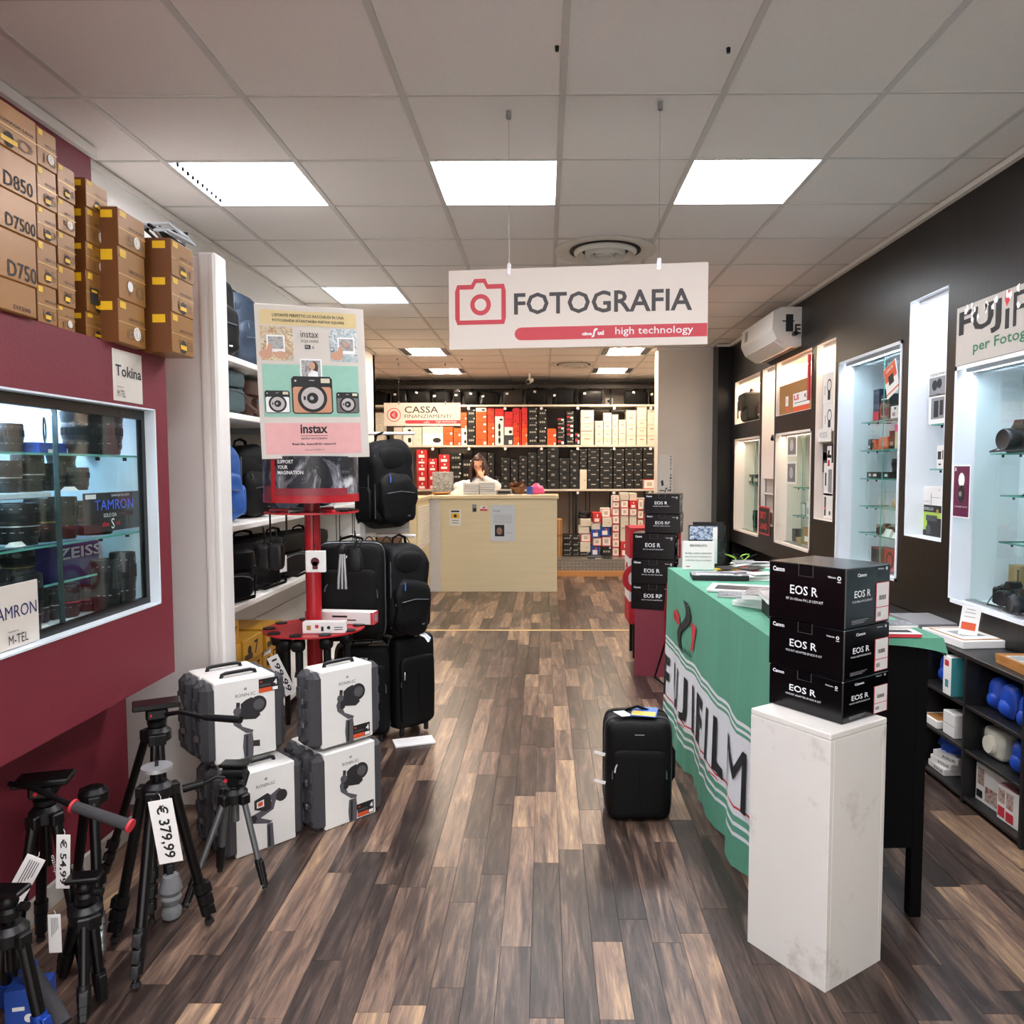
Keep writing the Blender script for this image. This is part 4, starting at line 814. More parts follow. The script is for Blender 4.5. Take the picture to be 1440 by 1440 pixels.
shoulder_bag('black shoulder bag with a white paper tag on the fourth shelf', (-1.74, 4.36, .812), PI/2-.35, (.42, .26, .30), BAGB, tagc=True)
shoulder_bag('soft black bag behind the red pole on the fourth shelf', (-1.74, 4.85, .812), PI/2-.2, (.42, .26, .28), BAGB)
shoulder_bag('far black bag on the fourth shelf', (-1.74, 5.35, .812), PI/2-.2, (.42, .26, .26), BAGB)
# yellow boxes on the base shelf
YB = pm('carton_yellow_print', 'c9952b', .45, var=.12, scale=9); YD = pm('carton_yellow_dark', '3a2c17', .5)
for i, (yy, n) in enumerate(((3.72, 5), (4.02, 4), (4.34, 4))):
    for k in range(n):
        carton('camera_box', 'yellow box, %s from the bottom of the %s yellow stack under the bags' % (ordn(k), ['nearest', 'middle', 'far'][i]), 'box', (-1.70+.01*(k % 2), yy, .12+.122*k), PI/2-.02*(k % 3), (.27, .26, .12), [YB, YD, INK, PAPER],
               [('f', 't', '7', .55, .2, .6, 2, 'l', .2, .02), ('f', 'q', .05, .45, .1, .35, 1), ('f', 'd', .3, .5, .2, 2), ('l', 'q', .0, .3, 0, 1, 1)] if k % 2 else [('f', 't', 'D7', .5, .3, .5, 2, 'l', .4, .01), ('f', 'q', .02, .4, .75, .95, 3), ('f', 'd', .25, .4, .22, 2)], 'yellow boxes under the bag shelf')
# ================================================================ red accessory stand
RED = pm('red_lacquer', 'b01c26', .3, var=.06)
SX, SY = -1.148, 3.75
t = thing('accessory_stand', 'red round two-tier accessory stand with a printed drum on top', 'display stand', (SX, SY, 0))
MB().cyl((0, 0, .03), (0, 0, 1.36), .038, n=20).build('pole', RED, t)
MB().lathe([(.24, 0), (.24, .012), (.05, .03), (.04, .06)], 32).build('base', RED, t)
for zz, R in ((.71, .245), (1.29, .225)):
    tr = MB().lathe([(R*.2, zz-.004), (R, zz-.004), (R, zz+.004), (R*.2, zz+.004)], 40).build('round_tray', RED, t)
    for k in range(10):
        a = 2*PI*k/10+.2
        MB().cyl((R*.88*math.cos(a), R*.88*math.sin(a), zz+.004), (R*.88*math.cos(a), R*.88*math.sin(a), zz+.010), .03 if zz < 1 else .022, n=14).build('magnet_pad', BLACKP, tr)
    if zz > 1:
        for k in range(10):
            a = 2*PI*k/10; c_, s_ = R*.92*math.cos(a), R*.92*math.sin(a)
            MB().tube([(c_, s_, zz), (c_, s_, zz-.16), (c_*1.12, s_*1.12, zz-.17), (c_*1.2, s_*1.2, zz-.14)], .0025, 6).build('hook', BLACKM, tr)
        for k in range(6):
            a = 2*PI*k/6+.3; MB().cb(-.05, .05, -.012, .012, zz+.004, zz+.016, .002, 0, rotz(a) @ T(.15, 0, 0)).build('tray_clip', REDINK if k % 2 else BOXG, tr, smooth=0)
dr = MB(); n = 36; R = .225
z_0, z_1 = 1.345, 1.56
PHO = photo('drum_photo', ('0c0c0f', '2a2a30', '16161a', '75757c', 'c9c9cc'), 7, stretch=(1, 1, .6))
dr.cyl((0, 0, z_0), (0, 0, z_1), R, n=48); dr.build('printed_drum', PHO, t)
MB().cyl((0, 0, z_0-.004), (0, 0, z_0+.035), R+.002, n=48).build('drum_red_band', RED, t)
def curved(nm, a0, a1, zA, zB, m, rr_=R+.003):
    k = 10; vs = []; 
    for i in range(k+1):
        a = a0+(a1-a0)*i/k; vs += [(rr_*math.sin(a), -rr_*math.cos(a), zA), (rr_*math.sin(a), -rr_*math.cos(a), zB)]
    MB().add(vs, [(2*i, 2*i+2, 2*i+3, 2*i+1) for i in range(k)]).build(nm, m, t)
curved('drum_stripe', -.62, -.50, z_0, z_1, RED); curved('drum_side_panel', -.95, -.62, z_0+.002, z_0+.075, pm('drum_red_tint', '6b2028', .35))
curved('drum_lower_tint', -.5, 1.1, z_0+.03, z_0+.065, pm('drum_tint', '8a2a34', .35))
tx = MB()
for k, s in enumerate(('SUPPORT', 'YOUR', 'IMAGINATION')):
    vs, fs, W, H = text_mesh(s, .02); hh = .017; kk = hh/H*.85
    tx.add([((R+.005)*math.sin(-.42+x*kk/R), -(R+.005)*math.cos(-.42+x*kk/R), z_1-.035-.025*k+y*hh/H) for x, y in vs], fs)
tx.build('drum_lettering', WINK, t)
for k in range(0): curved('drum_photo_patch', -.3+.22*k, -.18+.24*k, z_0+.07+.012*(k % 3), z_0+.14+.012*(k % 2), [pm('photo_pale', 'a9a9ad', .4, var=.6, scale=40), INK][k % 2], R+.004)
# items on the lower tray
carton('product_box', 'long white and red box lying on the red tray behind the pole', 'box', (SX+.11, SY+.10, .716), -.12, (.36, .07, .062), [PAPER, REDINK, INK, BOXG], [('r', 'q', 0, 1, 0, 1, 1), ('r', 'q', .25, .8, .2, .8, 3), ('f', 'q', .4, .62, .55, .7, 2), ('f', 'q', .62, .75, .3, .4, 2), ('f', 'q', 0, .06, 0, 1, 1), ('f', 'q', .96, 1, 0, 1, 1), ('f', 'd', .2, .5, .15, 2)])
carton('product_box', 'small white box with accessory pictures on the red tray in front of the pole', 'box', (SX+.09, SY-.13, .716), .05, (.20, .05, .055), [PAPER, REDINK, INK, GOLD], [('f', 'q', .3, .38, .45, .75, 1), ('f', 'q', .1, .2, .3, .7, 3), ('f', 'q', .44, .5, .2, .6, 2), ('f', 'd', .62, .5, .15, 2), ('f', 'q', .75, .95, .3, .36, 2), ('f', 'q', .75, .95, .5, .56, 2)])
# blister packs on the hooks
for k, (a, zz, wh) in enumerate(((-PI/2+.35, 1.02, 1), (-PI/2+.9, .98, 0), (-PI/2-.5, 1.03, 0), (-PI/2-1.0, 1.02, 0), (-.3, 1.0, 0), (PI+.2, 1.02, 0))):
    p = (SX+.235*math.cos(a), SY+.235*math.sin(a), zz)
    lab = ['white pack with a small picture hanging under the upper red tray', 'silver mini tripod hanging under the upper red tray on the right', 'black clamp hanging left of the red pole', 'black arm hanging at the left of the upper red tray', 'black blister hanging on the right side of the red tray', 'black strap hanging on the far left hook of the red tray'][k]
    t = thing('hanging_accessory', lab, 'accessory', p)
    if k == 0:
        MB().cb(-.045, .045, -.012, .012, 0, .10, .002).build('pack', PAPER, t, smooth=0); MB().cyl((0, -.0125, .05), (0, -.016, .05), .02, n=14).box(-.012, .012, -.016, -.0125, .015, .05).build('picture', pm('maroon_pic', '5a2029', .4), t, smooth=0); MB().tube([(-.01, 0, .1), (0, 0, .14), (.01, 0, .1)], .002, 5).build('hanger', BLACKM, t)
    elif k == 1:
        for s in (-1, 0, 1): MB().tube([(s*.008, 0, .12), (s*.016, -.01, .0), (s*.018, -.01, -.05)], .007, 8).build('leg', ALU, t)
        MB().sup((0, 0, .14), (.022, .022, .025), .6, .6, 12, 8).build('head', BLACKP, t)
    else:
        MB().sup((0, 0, .06), (.035, .025, .06), .4, .4, 14, 8, wr=.02, seed=k).build('body', BLACKP, t); MB().tube([(0, 0, .12), (.01, 0, .15), (0, 0, .2)], .004, 6).build('hanger', BLACKM, t)
# things hanging under the lower tray
for k, (dx, dy, L) in enumerate(((-.17, -.02, .42), (-.10, -.12, .44), (.09, -.10, .40), (.16, .0, .36), (.02, .15, .38), (-.02, -.18, .34))):
    t = thing('monopod', ['black folded monopod, leftmost under the red tray', 'black folded monopod behind the 199,99 price tag', 'black folded support right of the red pole', 'black folded support at the right rim under the red tray', 'black folded monopod behind the red pole', 'short black folded monopod at the front under the red tray'][k], 'monopod', (SX+dx, SY+dy, .70-L))
    MB().cyl((0, 0, 0), (0, 0, L*.5), .012, .014, 12).build('lower_tube', BLACKM, t); MB().cyl((0, 0, L*.45), (0, 0, L*.97), .018, .018, 12).build('upper_tube', BLACKP, t)
    MB().cyl((0, 0, L*.45), (0, 0, L*.52), .024, .02, 12).build('twist_lock', RUBBER, t); MB().sup((0, -.01, L*.9), (.03, .03, .03), .5, .5, 12, 8).build('head', BLACKP, t)
def price_tag(label, text, loc, rz, w, h, tilt=0, lean=0):
    t = thing('price_tag', label, 'price tag', loc); t.rotation_euler = (lean, tilt, rz)
    L = Fr((0, 0, 0))
    MB().cb(-w/2, w/2, -.0008, .0008, 0, h, .0004).build('card', PAPER, t, smooth=0)
    mb = MB(); fr = Fr((-w*.28, -.0015, h*.92), (0, 0, -1), (1, 0, 0)); [mb.quad(fr, 0, h*(.5-.05*k), w*(.05+.12*k), w*(.09+.12*k), 0, 0) for k in range(5)] if not text else mb.text(fr, text, 0, 0, w*.56, 0, w=h*.84, bold=.02, c=0); mb.build('printed_price', INK, t, smooth=0)
    MB().tube([(0, 0, h*.96), (.004, 0, h*1.04), (0, 0, h*1.1)], .001, 5).build('string', pm('string_white', 'd8d8d8', .6), t)
    return t
o = price_tag('tilted white tag reading 199,99 hanging under the red tray', '199,99', (SX-.05, SY-.215, .44), 0, .055, .2, -.45)
# ================================================================ tall portrait poster on the stand
def poster_draw(m, L):
    W, H = .475, .70
    # indices: 0 paper 1 gold band 2 mint 3 pink 4 ink 5 photo_a 6 photo_b 7 copper 8 silver 9 white-lens 10 skin 11 photo_c 12 white 13 maroon
    m.quad(L, .02, W-.02, H*.875, H-.02, .0006, 1); m.quad(L, .02, W-.02, H*.275, H*.62, .0006, 2); m.quad(L, .02, W-.02, .02, H*.235, .0006, 3)
    m.text(L, "L'ISTANTE PERFETTO LO RACCHIUDI IN UNA", W/2, H*.93, .014, 4, 'c', W*.68, .0012, .02); m.text(L, 'FOTOGRAFIA ISTANTANEA INSTAX SQUARE', W/2, H*.895, .014, 4, 'c', W*.68, .0012, .02)
    m.quad(L, .02, W*.34, H*.645, H*.865, .0006, 5); m.quad(L, W*.69, W-.02, H*.645, H*.865, .0006, 6)
    for cx_, mm in ((W*.18, 11), (W*.85, 11)):
        m.quad(L, cx_-.04, cx_+.04, H*.70, H*.81, .0009, 12); m.quad(L, cx_-.033, cx_+.033, H*.72, H*.80, .0012, mm)
        m.disc(L, cx_-.045, H*.685, .03, .0011, 10, 14, .022); m.disc(L, cx_-.028, H*.715, .012, .0014, 10, 10, .026)
    m.disc(L, W*.85, H*.765, .012, .0015, 10, 12); m.disc(L, W*.22, H*.68, .028, .001, 10, 12, .018)
    m.text(L, 'instax', W*.5, H*.80, .03, 4, 'c', W*.17); m.text(L, 'SQUARE', W*.5, H*.765, .014, 4, 'c', W*.17); m.quad(L, W*.475-.012, W*.475+.014, H*.725, H*.752, .0009, 4); m.text(L, 'SQ', W*.475-.009, H*.731, .011, 12); m.text(L, '6', W*.52, H*.727, .015, 4)
    m.quad(L, W*.395, W*.605, H*.50, H*.66, .0009, 12); m.quad(L, W*.41, W*.59, H*.51, H*.65, .0012, 11); m.disc(L, W*.51, H*.615, .014, .0018, 10, 14, .019); m.disc(L, W*.525, H*.60, .020, .0015, 13, 14, .032); m.poly(L, [(W*.46, H*.51), (W*.57, H*.51), (W*.56, H*.575), (W*.50, H*.59), (W*.47, H*.56)], .0019, 12)
    def cam(cx_, b, w_, body):
        h_ = w_*.94; r = .12*w_
        def rr(x0, x1, y0, y1, q): return [(x0+q, y0), (x1-q, y0), (x1, y0+q), (x1, y1-q), (x1-q, y1), (x0+q, y1), (x0, y1-q), (x0, y0+q)]
        m.poly(L, rr(cx_-w_/2, cx_+w_/2, b, b+h_, w_*.06), .0022, 4); m.poly(L, rr(cx_-w_*.47, cx_+w_*.47, b+w_*.03, b+h_*.72, w_*.04), .0026, body)
        m.disc(L, cx_, b+h_*.42, w_*.36, .003, 4, 30); m.disc(L, cx_, b+h_*.42, w_*.28, .0034, 8, 30); m.disc(L, cx_, b+h_*.42, w_*.14, .0038, 4, 24); m.disc(L, cx_-.02*w_, b+h_*.42, w_*.05, .0042, 11, 12)
        m.quad(L, cx_+w_*.22, cx_+w_*.44, b+h_*.83, b+h_*.95, .0028, 9); m.disc(L, cx_-w_*.4, b+h_*.88, w_*.025, .003, 12, 8); m.text(L, 'instax', cx_, b+h_*.88, w_*.035, 12, 'c', None, .003)
        m.quad(L, cx_-w_*.22, cx_-w_*.17, b+h_*.37, b+h_*.47, .004, 4)
    cam(W*.5, H*.295, .185, 7); cam(W*.17, H*.30, .11, 12); cam(W*.84, H*.30, .105, 14)
    m.text(L, 'instax', W*.5, H*.165, .042, 4, 'c', W*.26, .0012, .03); m.quad(L, W*.37, W*.63, H*.148, H*.151, .0009, 4); m.text(L, 'INSTANT PHOTOGRAPHY', W*.5, H*.125, .008, 4, 'c', W*.25, .0012, .02)
    m.text(L, 'Real life, beautifully squared.', W*.5, H*.083, .014, 4, 'c', W*.42, .0012, .02); m.text(L, 'instax.fujifilm.it', W*.5, H*.048, .009, 4, 'c', W*.19)
PC = [pm('poster_paper', 'd3ccc3', .5, var=.02), pm('poster_gold', 'd9c48f', .4), pm('poster_mint', '92c4b1', .4), pm('poster_pink', 'e3aaa8', .4), INK, photo('poster_photo_beach', ('7f9db0', 'd9c79a', 'a87a5a', 'e8dcb8', '6b5a48'), 22), photo('poster_photo_snow', ('5d6f70', 'c5d0d2', '8fa3a6', 'e3e6e6', '6f7d7b'), 22), pm('poster_copper', 'c98d6c', .35), pm('poster_silver', 'b9b2b0', .3), pm('poster_flash', 'd4cdb4', .3), pm('poster_skin', 'c99a80', .5), photo('poster_photo_dark', ('3b4a63', 'a58a80', '8ea6ad', 'c9b8ae', '3c3532'), 40), WINK, pm('poster_hair', '3f2b22', .5), pm('poster_graphite', '6b6366', .35)]
pl = Vector((-1.297, 3.50, 1.545)); pr_ = Vector((-.848, 3.70, 1.556))
sign_card('tall pastel poster of three instant cameras standing above the red stand', Fr(pl, pr_-pl, Vector((-.035, 0, 1))), .492, .705, poster_draw, PC, 'poster', 'portrait_poster', th=.006)
# ================================================================ luggage rack with hanging backpacks and trolleys
t = thing('luggage_rack', 'white metal luggage rack post with two hanging arms behind the poster', 'rack', (-1.04, 4.35, 0))
MB().cb(-.015, .015, -.015, .015, 0.012, 1.9, .003).build('post', SHW, t, smooth=0); MB().cb(-.06, .02, -.2, .2, 0, .012, .002).build('foot', SHW, t, smooth=0)
MB().cyl((-.10, 0, 1.70), (.30, 0, 1.70), .009, n=10).build('hanging_arm', SHW, t); MB().cyl((-.08, 0, 1.118), (.30, 0, 1.118), .009, n=10).build('hanging_arm', SHW, t)
PERF = pm('perforated_panel', 'a9a39a', .5); pp = MB().box(0, .26, .02, .03, 1.13, 1.30)
for i in range(14):
    for j in range(3): pp.box(.01+i*.018, .016+i*.018, .017, .021, 1.16+.04*j, 1.163+.04*j, 1)
pp.build('perforated_panel', [PERF, INK], t, smooth=0)
for k in range(3):
    g = thing('hanging_accessory', ['grey clip pack on the lower arm of the luggage rack', 'black cable loop on the lower arm of the luggage rack', 'black strap coil at the end of the lower arm'][k], 'accessory', (-1.0+.10*k, 4.32, 1.03))
    MB().cb(-.025, .025, -.012, .012, 0, .05, .003).build('pack', [BOXG, BLACKP, BLACKP][k], g); MB().tube([(-.03+.06*i/12, 0, .05+.035*math.sin(PI*i/12)) for i in range(13)], .003, 6).build('loop', BLACKP, g)
def trolley(label, loc, rz, size, mat, wheels=True, pocket=True, cover=False, accent=None, group=None, tags=0):
    w, d, h = size
    t = thing('trolley_bag', label, 'luggage', loc, rz, group); b = .035 if wheels else 0
    MB().sup((0, 0, b+(h-b)/2), (w/2, d/2, (h-b)/2), .22, .28, 32, 20, wr=.005, seed=len(label), ws=12).build('main_compartment', mat, t)
    for yy in (-d*.16, d*.2): MB().tube([(w*.505*math.copysign(abs(math.cos(a))**.28, math.cos(a)), yy, b+(h-b)/2+(h-b)*.505*math.copysign(abs(math.sin(a))**.24, math.sin(a))) for a in [2*PI*i/56 for i in range(56)]], .004, 6, closed=True).build('piping', ZIP if yy < 0 else mat, t)
    if pocket:
        p = MB().sup((0, -d*.45, b+h*.40), (w*.41, d*.13, h*.34), .2, .25, 24, 12, wr=.006, seed=4, ws=16).build('front_pocket', mat, t)
        MB().tube([(w*.40*math.cos(a), -d*.54, b+h*.45+h*.2*abs(math.sin(a))**.6) for a in [PI*i/18 for i in range(19)]], .0035, 6).build('pocket_zip', ZIP, p)
        MB().box(-.003, .003, -d*.585, -d*.57, b+h*.12, b+h*.6).build('centre_seam', ZIP if cover else mat, p, smooth=0)
        MB().tube([(-w*.33, -d*.56, b+h*.6), (-w*.36, -d*.62, b+h*.57), (-w*.37, -d*.63, b+h*.53)], .004, 6).build('zip_puller', accent or ZIP, p)
    MB().tube([(-w*.18, 0, h*.985), (-w*.16, 0, h+.02), (0, 0, h+.035), (w*.16, 0, h+.02), (w*.18, 0, h*.985)], .011, 8, flat=.5).build('top_handle', mat, t)
    MB().tube([(w*.5, 0, b+h*.3), (w*.5+.018, 0, b+h*.36), (w*.5+.018, 0, b+h*.62), (w*.5, 0, b+h*.68)], .010, 8, flat=.5).build('side_handle', mat, t)
    MB().box(-.02, .02, -d*.52 if not pocket else -d*.5, -d*.49, h*.86, h*.885).build('badge', SILV, t, smooth=0)
    if wheels:
        for s in (-1, 1):
            wh = MB().cyl((s*w*.40-.014, d*.30, .04), (s*w*.40+.014, d*.30, .04), .04, n=20).build('wheel', RUBBER, t)
            MB().cyl((s*w*.40-.0155, d*.30, .04), (s*w*.40+.0155, d*.30, .04), .026, n=14).build('wheel_hub', SILV, wh)
            MB().cyl((s*w*.3, -d*.35, 0), (s*w*.3, -d*.35, .05), .014, n=10).build('foot', RUBBER, t)
    for k in range(tags): MB().box(-w*.5-.005-.0, -w*.5+.002, -d*.62-.03*k, -d*.5, b+h*(.35-.14*k+.2), b+h*(.35-.14*k+.215)).build('paper_tag', PAPER, t, smooth=0)
    return t
backpack('large black backpack hanging from the upper arm of the luggage rack', (-.905, 4.33, 1.165), .8, (.30, .24, .50), BAGB, accent=pm('puller_blue', '3a5fb0', .4))
MB_ = backpack('large black wheeled backpack under the lower arm of the luggage rack', (-.80, 4.22, .572), .75, (.28, .22, .52), BAGB, accent=pm('puller_blue', '3a5fb0', .4))
trolley('black trolley with a white-rimmed wheel standing on a white card, outermost on the floor', (-.800, 4.30, .012), .75, (.27, .24, .555), BAGB, accent=SILV)
t = thing('trolley_stand', 'low black trolley shell under the wide black roller case', 'luggage', (0, 0, 0)); bpy.data.objects.remove(t); LABELS.pop('low black trolley shell under the wide black roller case')
trolley('black trolley with a blue top label on the floor behind the upper gimbal case', (-1.01, 4.16, 0), .3, (.29, .20, .54), BAGB)
trolley('wide black roller case with a flat front flap between the red pole and the backpacks', (-1.04, 4.08, .585), .15, (.35, .20, .52), BAGB, wheels=False)
tag(MB().cb(-.11, .11, -.06, .06, 0, .01, .002).build('base_card', PAPER, None, (-.72, 4.10, .001), (0, 0, .35), 0), 'white card on the floor under the outermost trolley', 'card')
for k in range(3):
    tag(MB().tube([(0, 0, 0), (.03, 0, .012), (.07, -.01, .004), (.10, -.02, -.02)], .006, 6, flat=.15).build('paper_strip', [PAPER, pm('strip_blue', '9fb8d2', .5), PAPER][k], None, (-.74+.01*k, 4.22-.02*k, .575), (0, 0, -.2*k)), ['white paper strip nearest on top of the outermost trolley', 'pale blue paper strip on top of the outermost trolley', 'white paper strip at the back on top of the outermost trolley'][k], 'label')
# ================================================================ gimbal cases: grey shells in white printed sleeves
SHELL = pm('foam_shell', '434246', .75, var=.25, scale=200, bump=.35, bscale=500); SLEEVE = pm('sleeve_white', 'eceae6', .4, var=.02)
GP = [SLEEVE, pm('gimbal_dark', '2c2b2f', .5), pm('gimbal_mid', '5a585d', .5), BOXO, INK, WINK, pm('sleeve_ink', '4a4a4c', .5)]
def gimbal_case(label, x, y, z, rz, var=0, sticker=None, sleeve=True, dd=.135):
    w, d, h = .335, dd, .33
    t = thing('gimbal_case', label, 'case', (x, y, z), rz, 'grey shell cases in white sleeves')
    mb = MB().cb(-w/2, w/2, -d/2, -.002, .0, h-.01, .022).cb(-w/2, w/2, .002, d/2, 0, h-.01, .022)
    mb.build('shell', SHELL, t, smooth=20)
    for s in (-1, 1):
        for zz in (.07, .15, .23):
            r_ = MB().cb(s*w/2-.006, s*w/2+.006, -d*.36, -d*.12, zz-.025, zz+.025, .004); r_.build('shell_rib', SHELL, t, smooth=0)
            MB().cb(s*w/2-.006, s*w/2+.006, d*.12, d*.36, zz-.025, zz+.025, .004).build('shell_rib', SHELL, t, smooth=0)
        for zz in (.1, .2): MB().cb(s*w*.5-.008, s*w*.5+.008, -.012, .012, zz-.012, zz+.012, .003).build('latch', ALU, t, smooth=0)
    if sleeve:
        sw = .123
        MB().cb(-sw, sw, -d/2-.002, d/2+.002, .001, h-.006, .004).build('sleeve', SLEEVE, t, smooth=0)
        m = MB(); F_ = Fr((-sw, -d/2-.0022, 0)); W = 2*sw
        def P(pts, mi, c=.0006): m.poly(F_, [(a*W, b*h) for a, b in pts], c, mi)
        m.text(F_, 'dji', W*.5, h*.835, .013, 6, 'c', None, .0008, .02); m.text(F_, 'RONIN-SC', W*.5, h*.765, .013, 6, 'c', W*.32, .0008)
        # handle, arm, camera silhouette
        if var == 0:
            P([(.46, 0), (.60, 0), (.62, .16), (.60, .30), (.46, .30), (.44, .15)], 2); P([(.48, .02), (.52, .02), (.53, .28), (.49, .28)], 1, .0009); P([(.60, .13), (.72, .11), (.72, .19), (.61, .2)], 1)
            P([(.30, .44), (.36, .40), (.50, .31), (.60, .30), (.62, .33), (.44, .40), (.38, .50), (.40, .58), (.33, .60), (.28, .52)], 2)
            P([(.34, .56), (.46, .60), (.70, .58), (.74, .50), (.66, .46), (.50, .48), (.38, .50)], 1, .0009)
            P([(.42, .55), (.42, .68), (.50, .72), (.60, .74), (.66, .70), (.68, .56)], 1, .001); m.disc(F_, .70*W, .635*h, .036, .0012, 1, 20); m.disc(F_, .715*W, .635*h, .022, .0014, 2, 18); m.disc(F_, .36*W, .60*h, .016, .0012, 2, 14); m.disc(F_, .40*W, .49*h, .012, .0014, 1, 12); P([(.34, .62), (.40, .62), (.41, .70), (.35, .71)], 1)
        else:
            P([(.50, 0), (.62, 0), (.60, .30), (.50, .30)], 2); P([(.52, .02), (.56, .02), (.55, .28), (.52, .28)], 1, .0009)
            P([(.22, .40), (.28, .36), (.54, .30), (.60, .32), (.40, .40), (.62, .46), (.66, .56), (.60, .57), (.48, .50), (.26, .46)], 2); m.disc(F_, .27*W, .41*h, .017, .001, 1, 14)
            P([(.30, .52), (.30, .63), (.52, .68), (.58, .64), (.58, .48), (.50, .46)], 1, .001); P([(.34, .53), (.34, .60), (.46, .615), (.46, .53)], 5, .0012); P([(.36, .545), (.36, .59), (.44, .60), (.44, .545)], 3, .0014)
            P([(.56, .64), (.72, .70), (.78, .66), (.76, .58), (.60, .54)], 2, .001); m.disc(F_, .76*W, .60*h, .024, .0012, 1, 18)
        if sticker:
            a, b = sticker
            m.quad(F_, a*W, (a+.33)*W, b*h, (b+.17)*h, .0016, 4); m.quad(F_, a*W, (a+.22)*W, b*h, (b+.055)*h, .002, 3); m.quad(F_, (a+.02)*W, (a+.2)*W, (b+.075)*h, (b+.1)*h, .002, 6); m.text(F_, '4', (a+.25)*W, (b+.075)*h, .022, 5, bold=.03, c=.002); m.quad(F_, (a+.23)*W, (a+.32)*W, (b+.01)*h, (b+.05)*h, .002, 5); m.text(F_, 'DJI', (a+.02)*W, (b+.12)*h, .008, 3, c=.002, bold=.03)
        m.build('sleeve_print', GP, t, smooth=0)
    for yy in ((-.035, .03) if dd > .15 else (0,)):
        MB().tube([(-.07, yy, h-.012), (-.065, yy, h+.006), (-.05, yy, h+.010), (.05, yy, h+.010), (.065, yy, h+.006), (.07, yy, h-.012)], .008, 8).build('carry_handle', BLACKP, t)
    return t
n_ = Vector((-.72, .70, 0)); 
gimbal_case('white-sleeved gimbal case without an orange sticker, lower left on the floor', -1.150, 2.975, 0, .80, 1)
gimbal_case('gimbal case hidden behind the lower left one, against the white post', -1.150+n_.x*.142, 2.975+n_.y*.142, 0, .80, 1)
gimbal_case('white-sleeved gimbal case with an orange sticker at its top right, upper left', -1.245, 3.042, .341, .745, 0, (.72, .77))
gimbal_case('gimbal case right behind the upper left one', -1.245+n_.x*.141, 3.042+n_.y*.145, .341, .745, 0)
gimbal_case('white-sleeved gimbal case with an orange sticker, lower right on the floor', -.875, 3.205, 0, .81, 0, (.62, .03))
gimbal_case('gimbal case behind the lower right one, only its shell showing', -.875+n_.x*.142, 3.205+n_.y*.142, 0, .81, 0)
gimbal_case('white-sleeved gimbal case with an orange sticker, upper right by the red pole', -.885, 3.215, .341, .80, 0, (.60, .03))
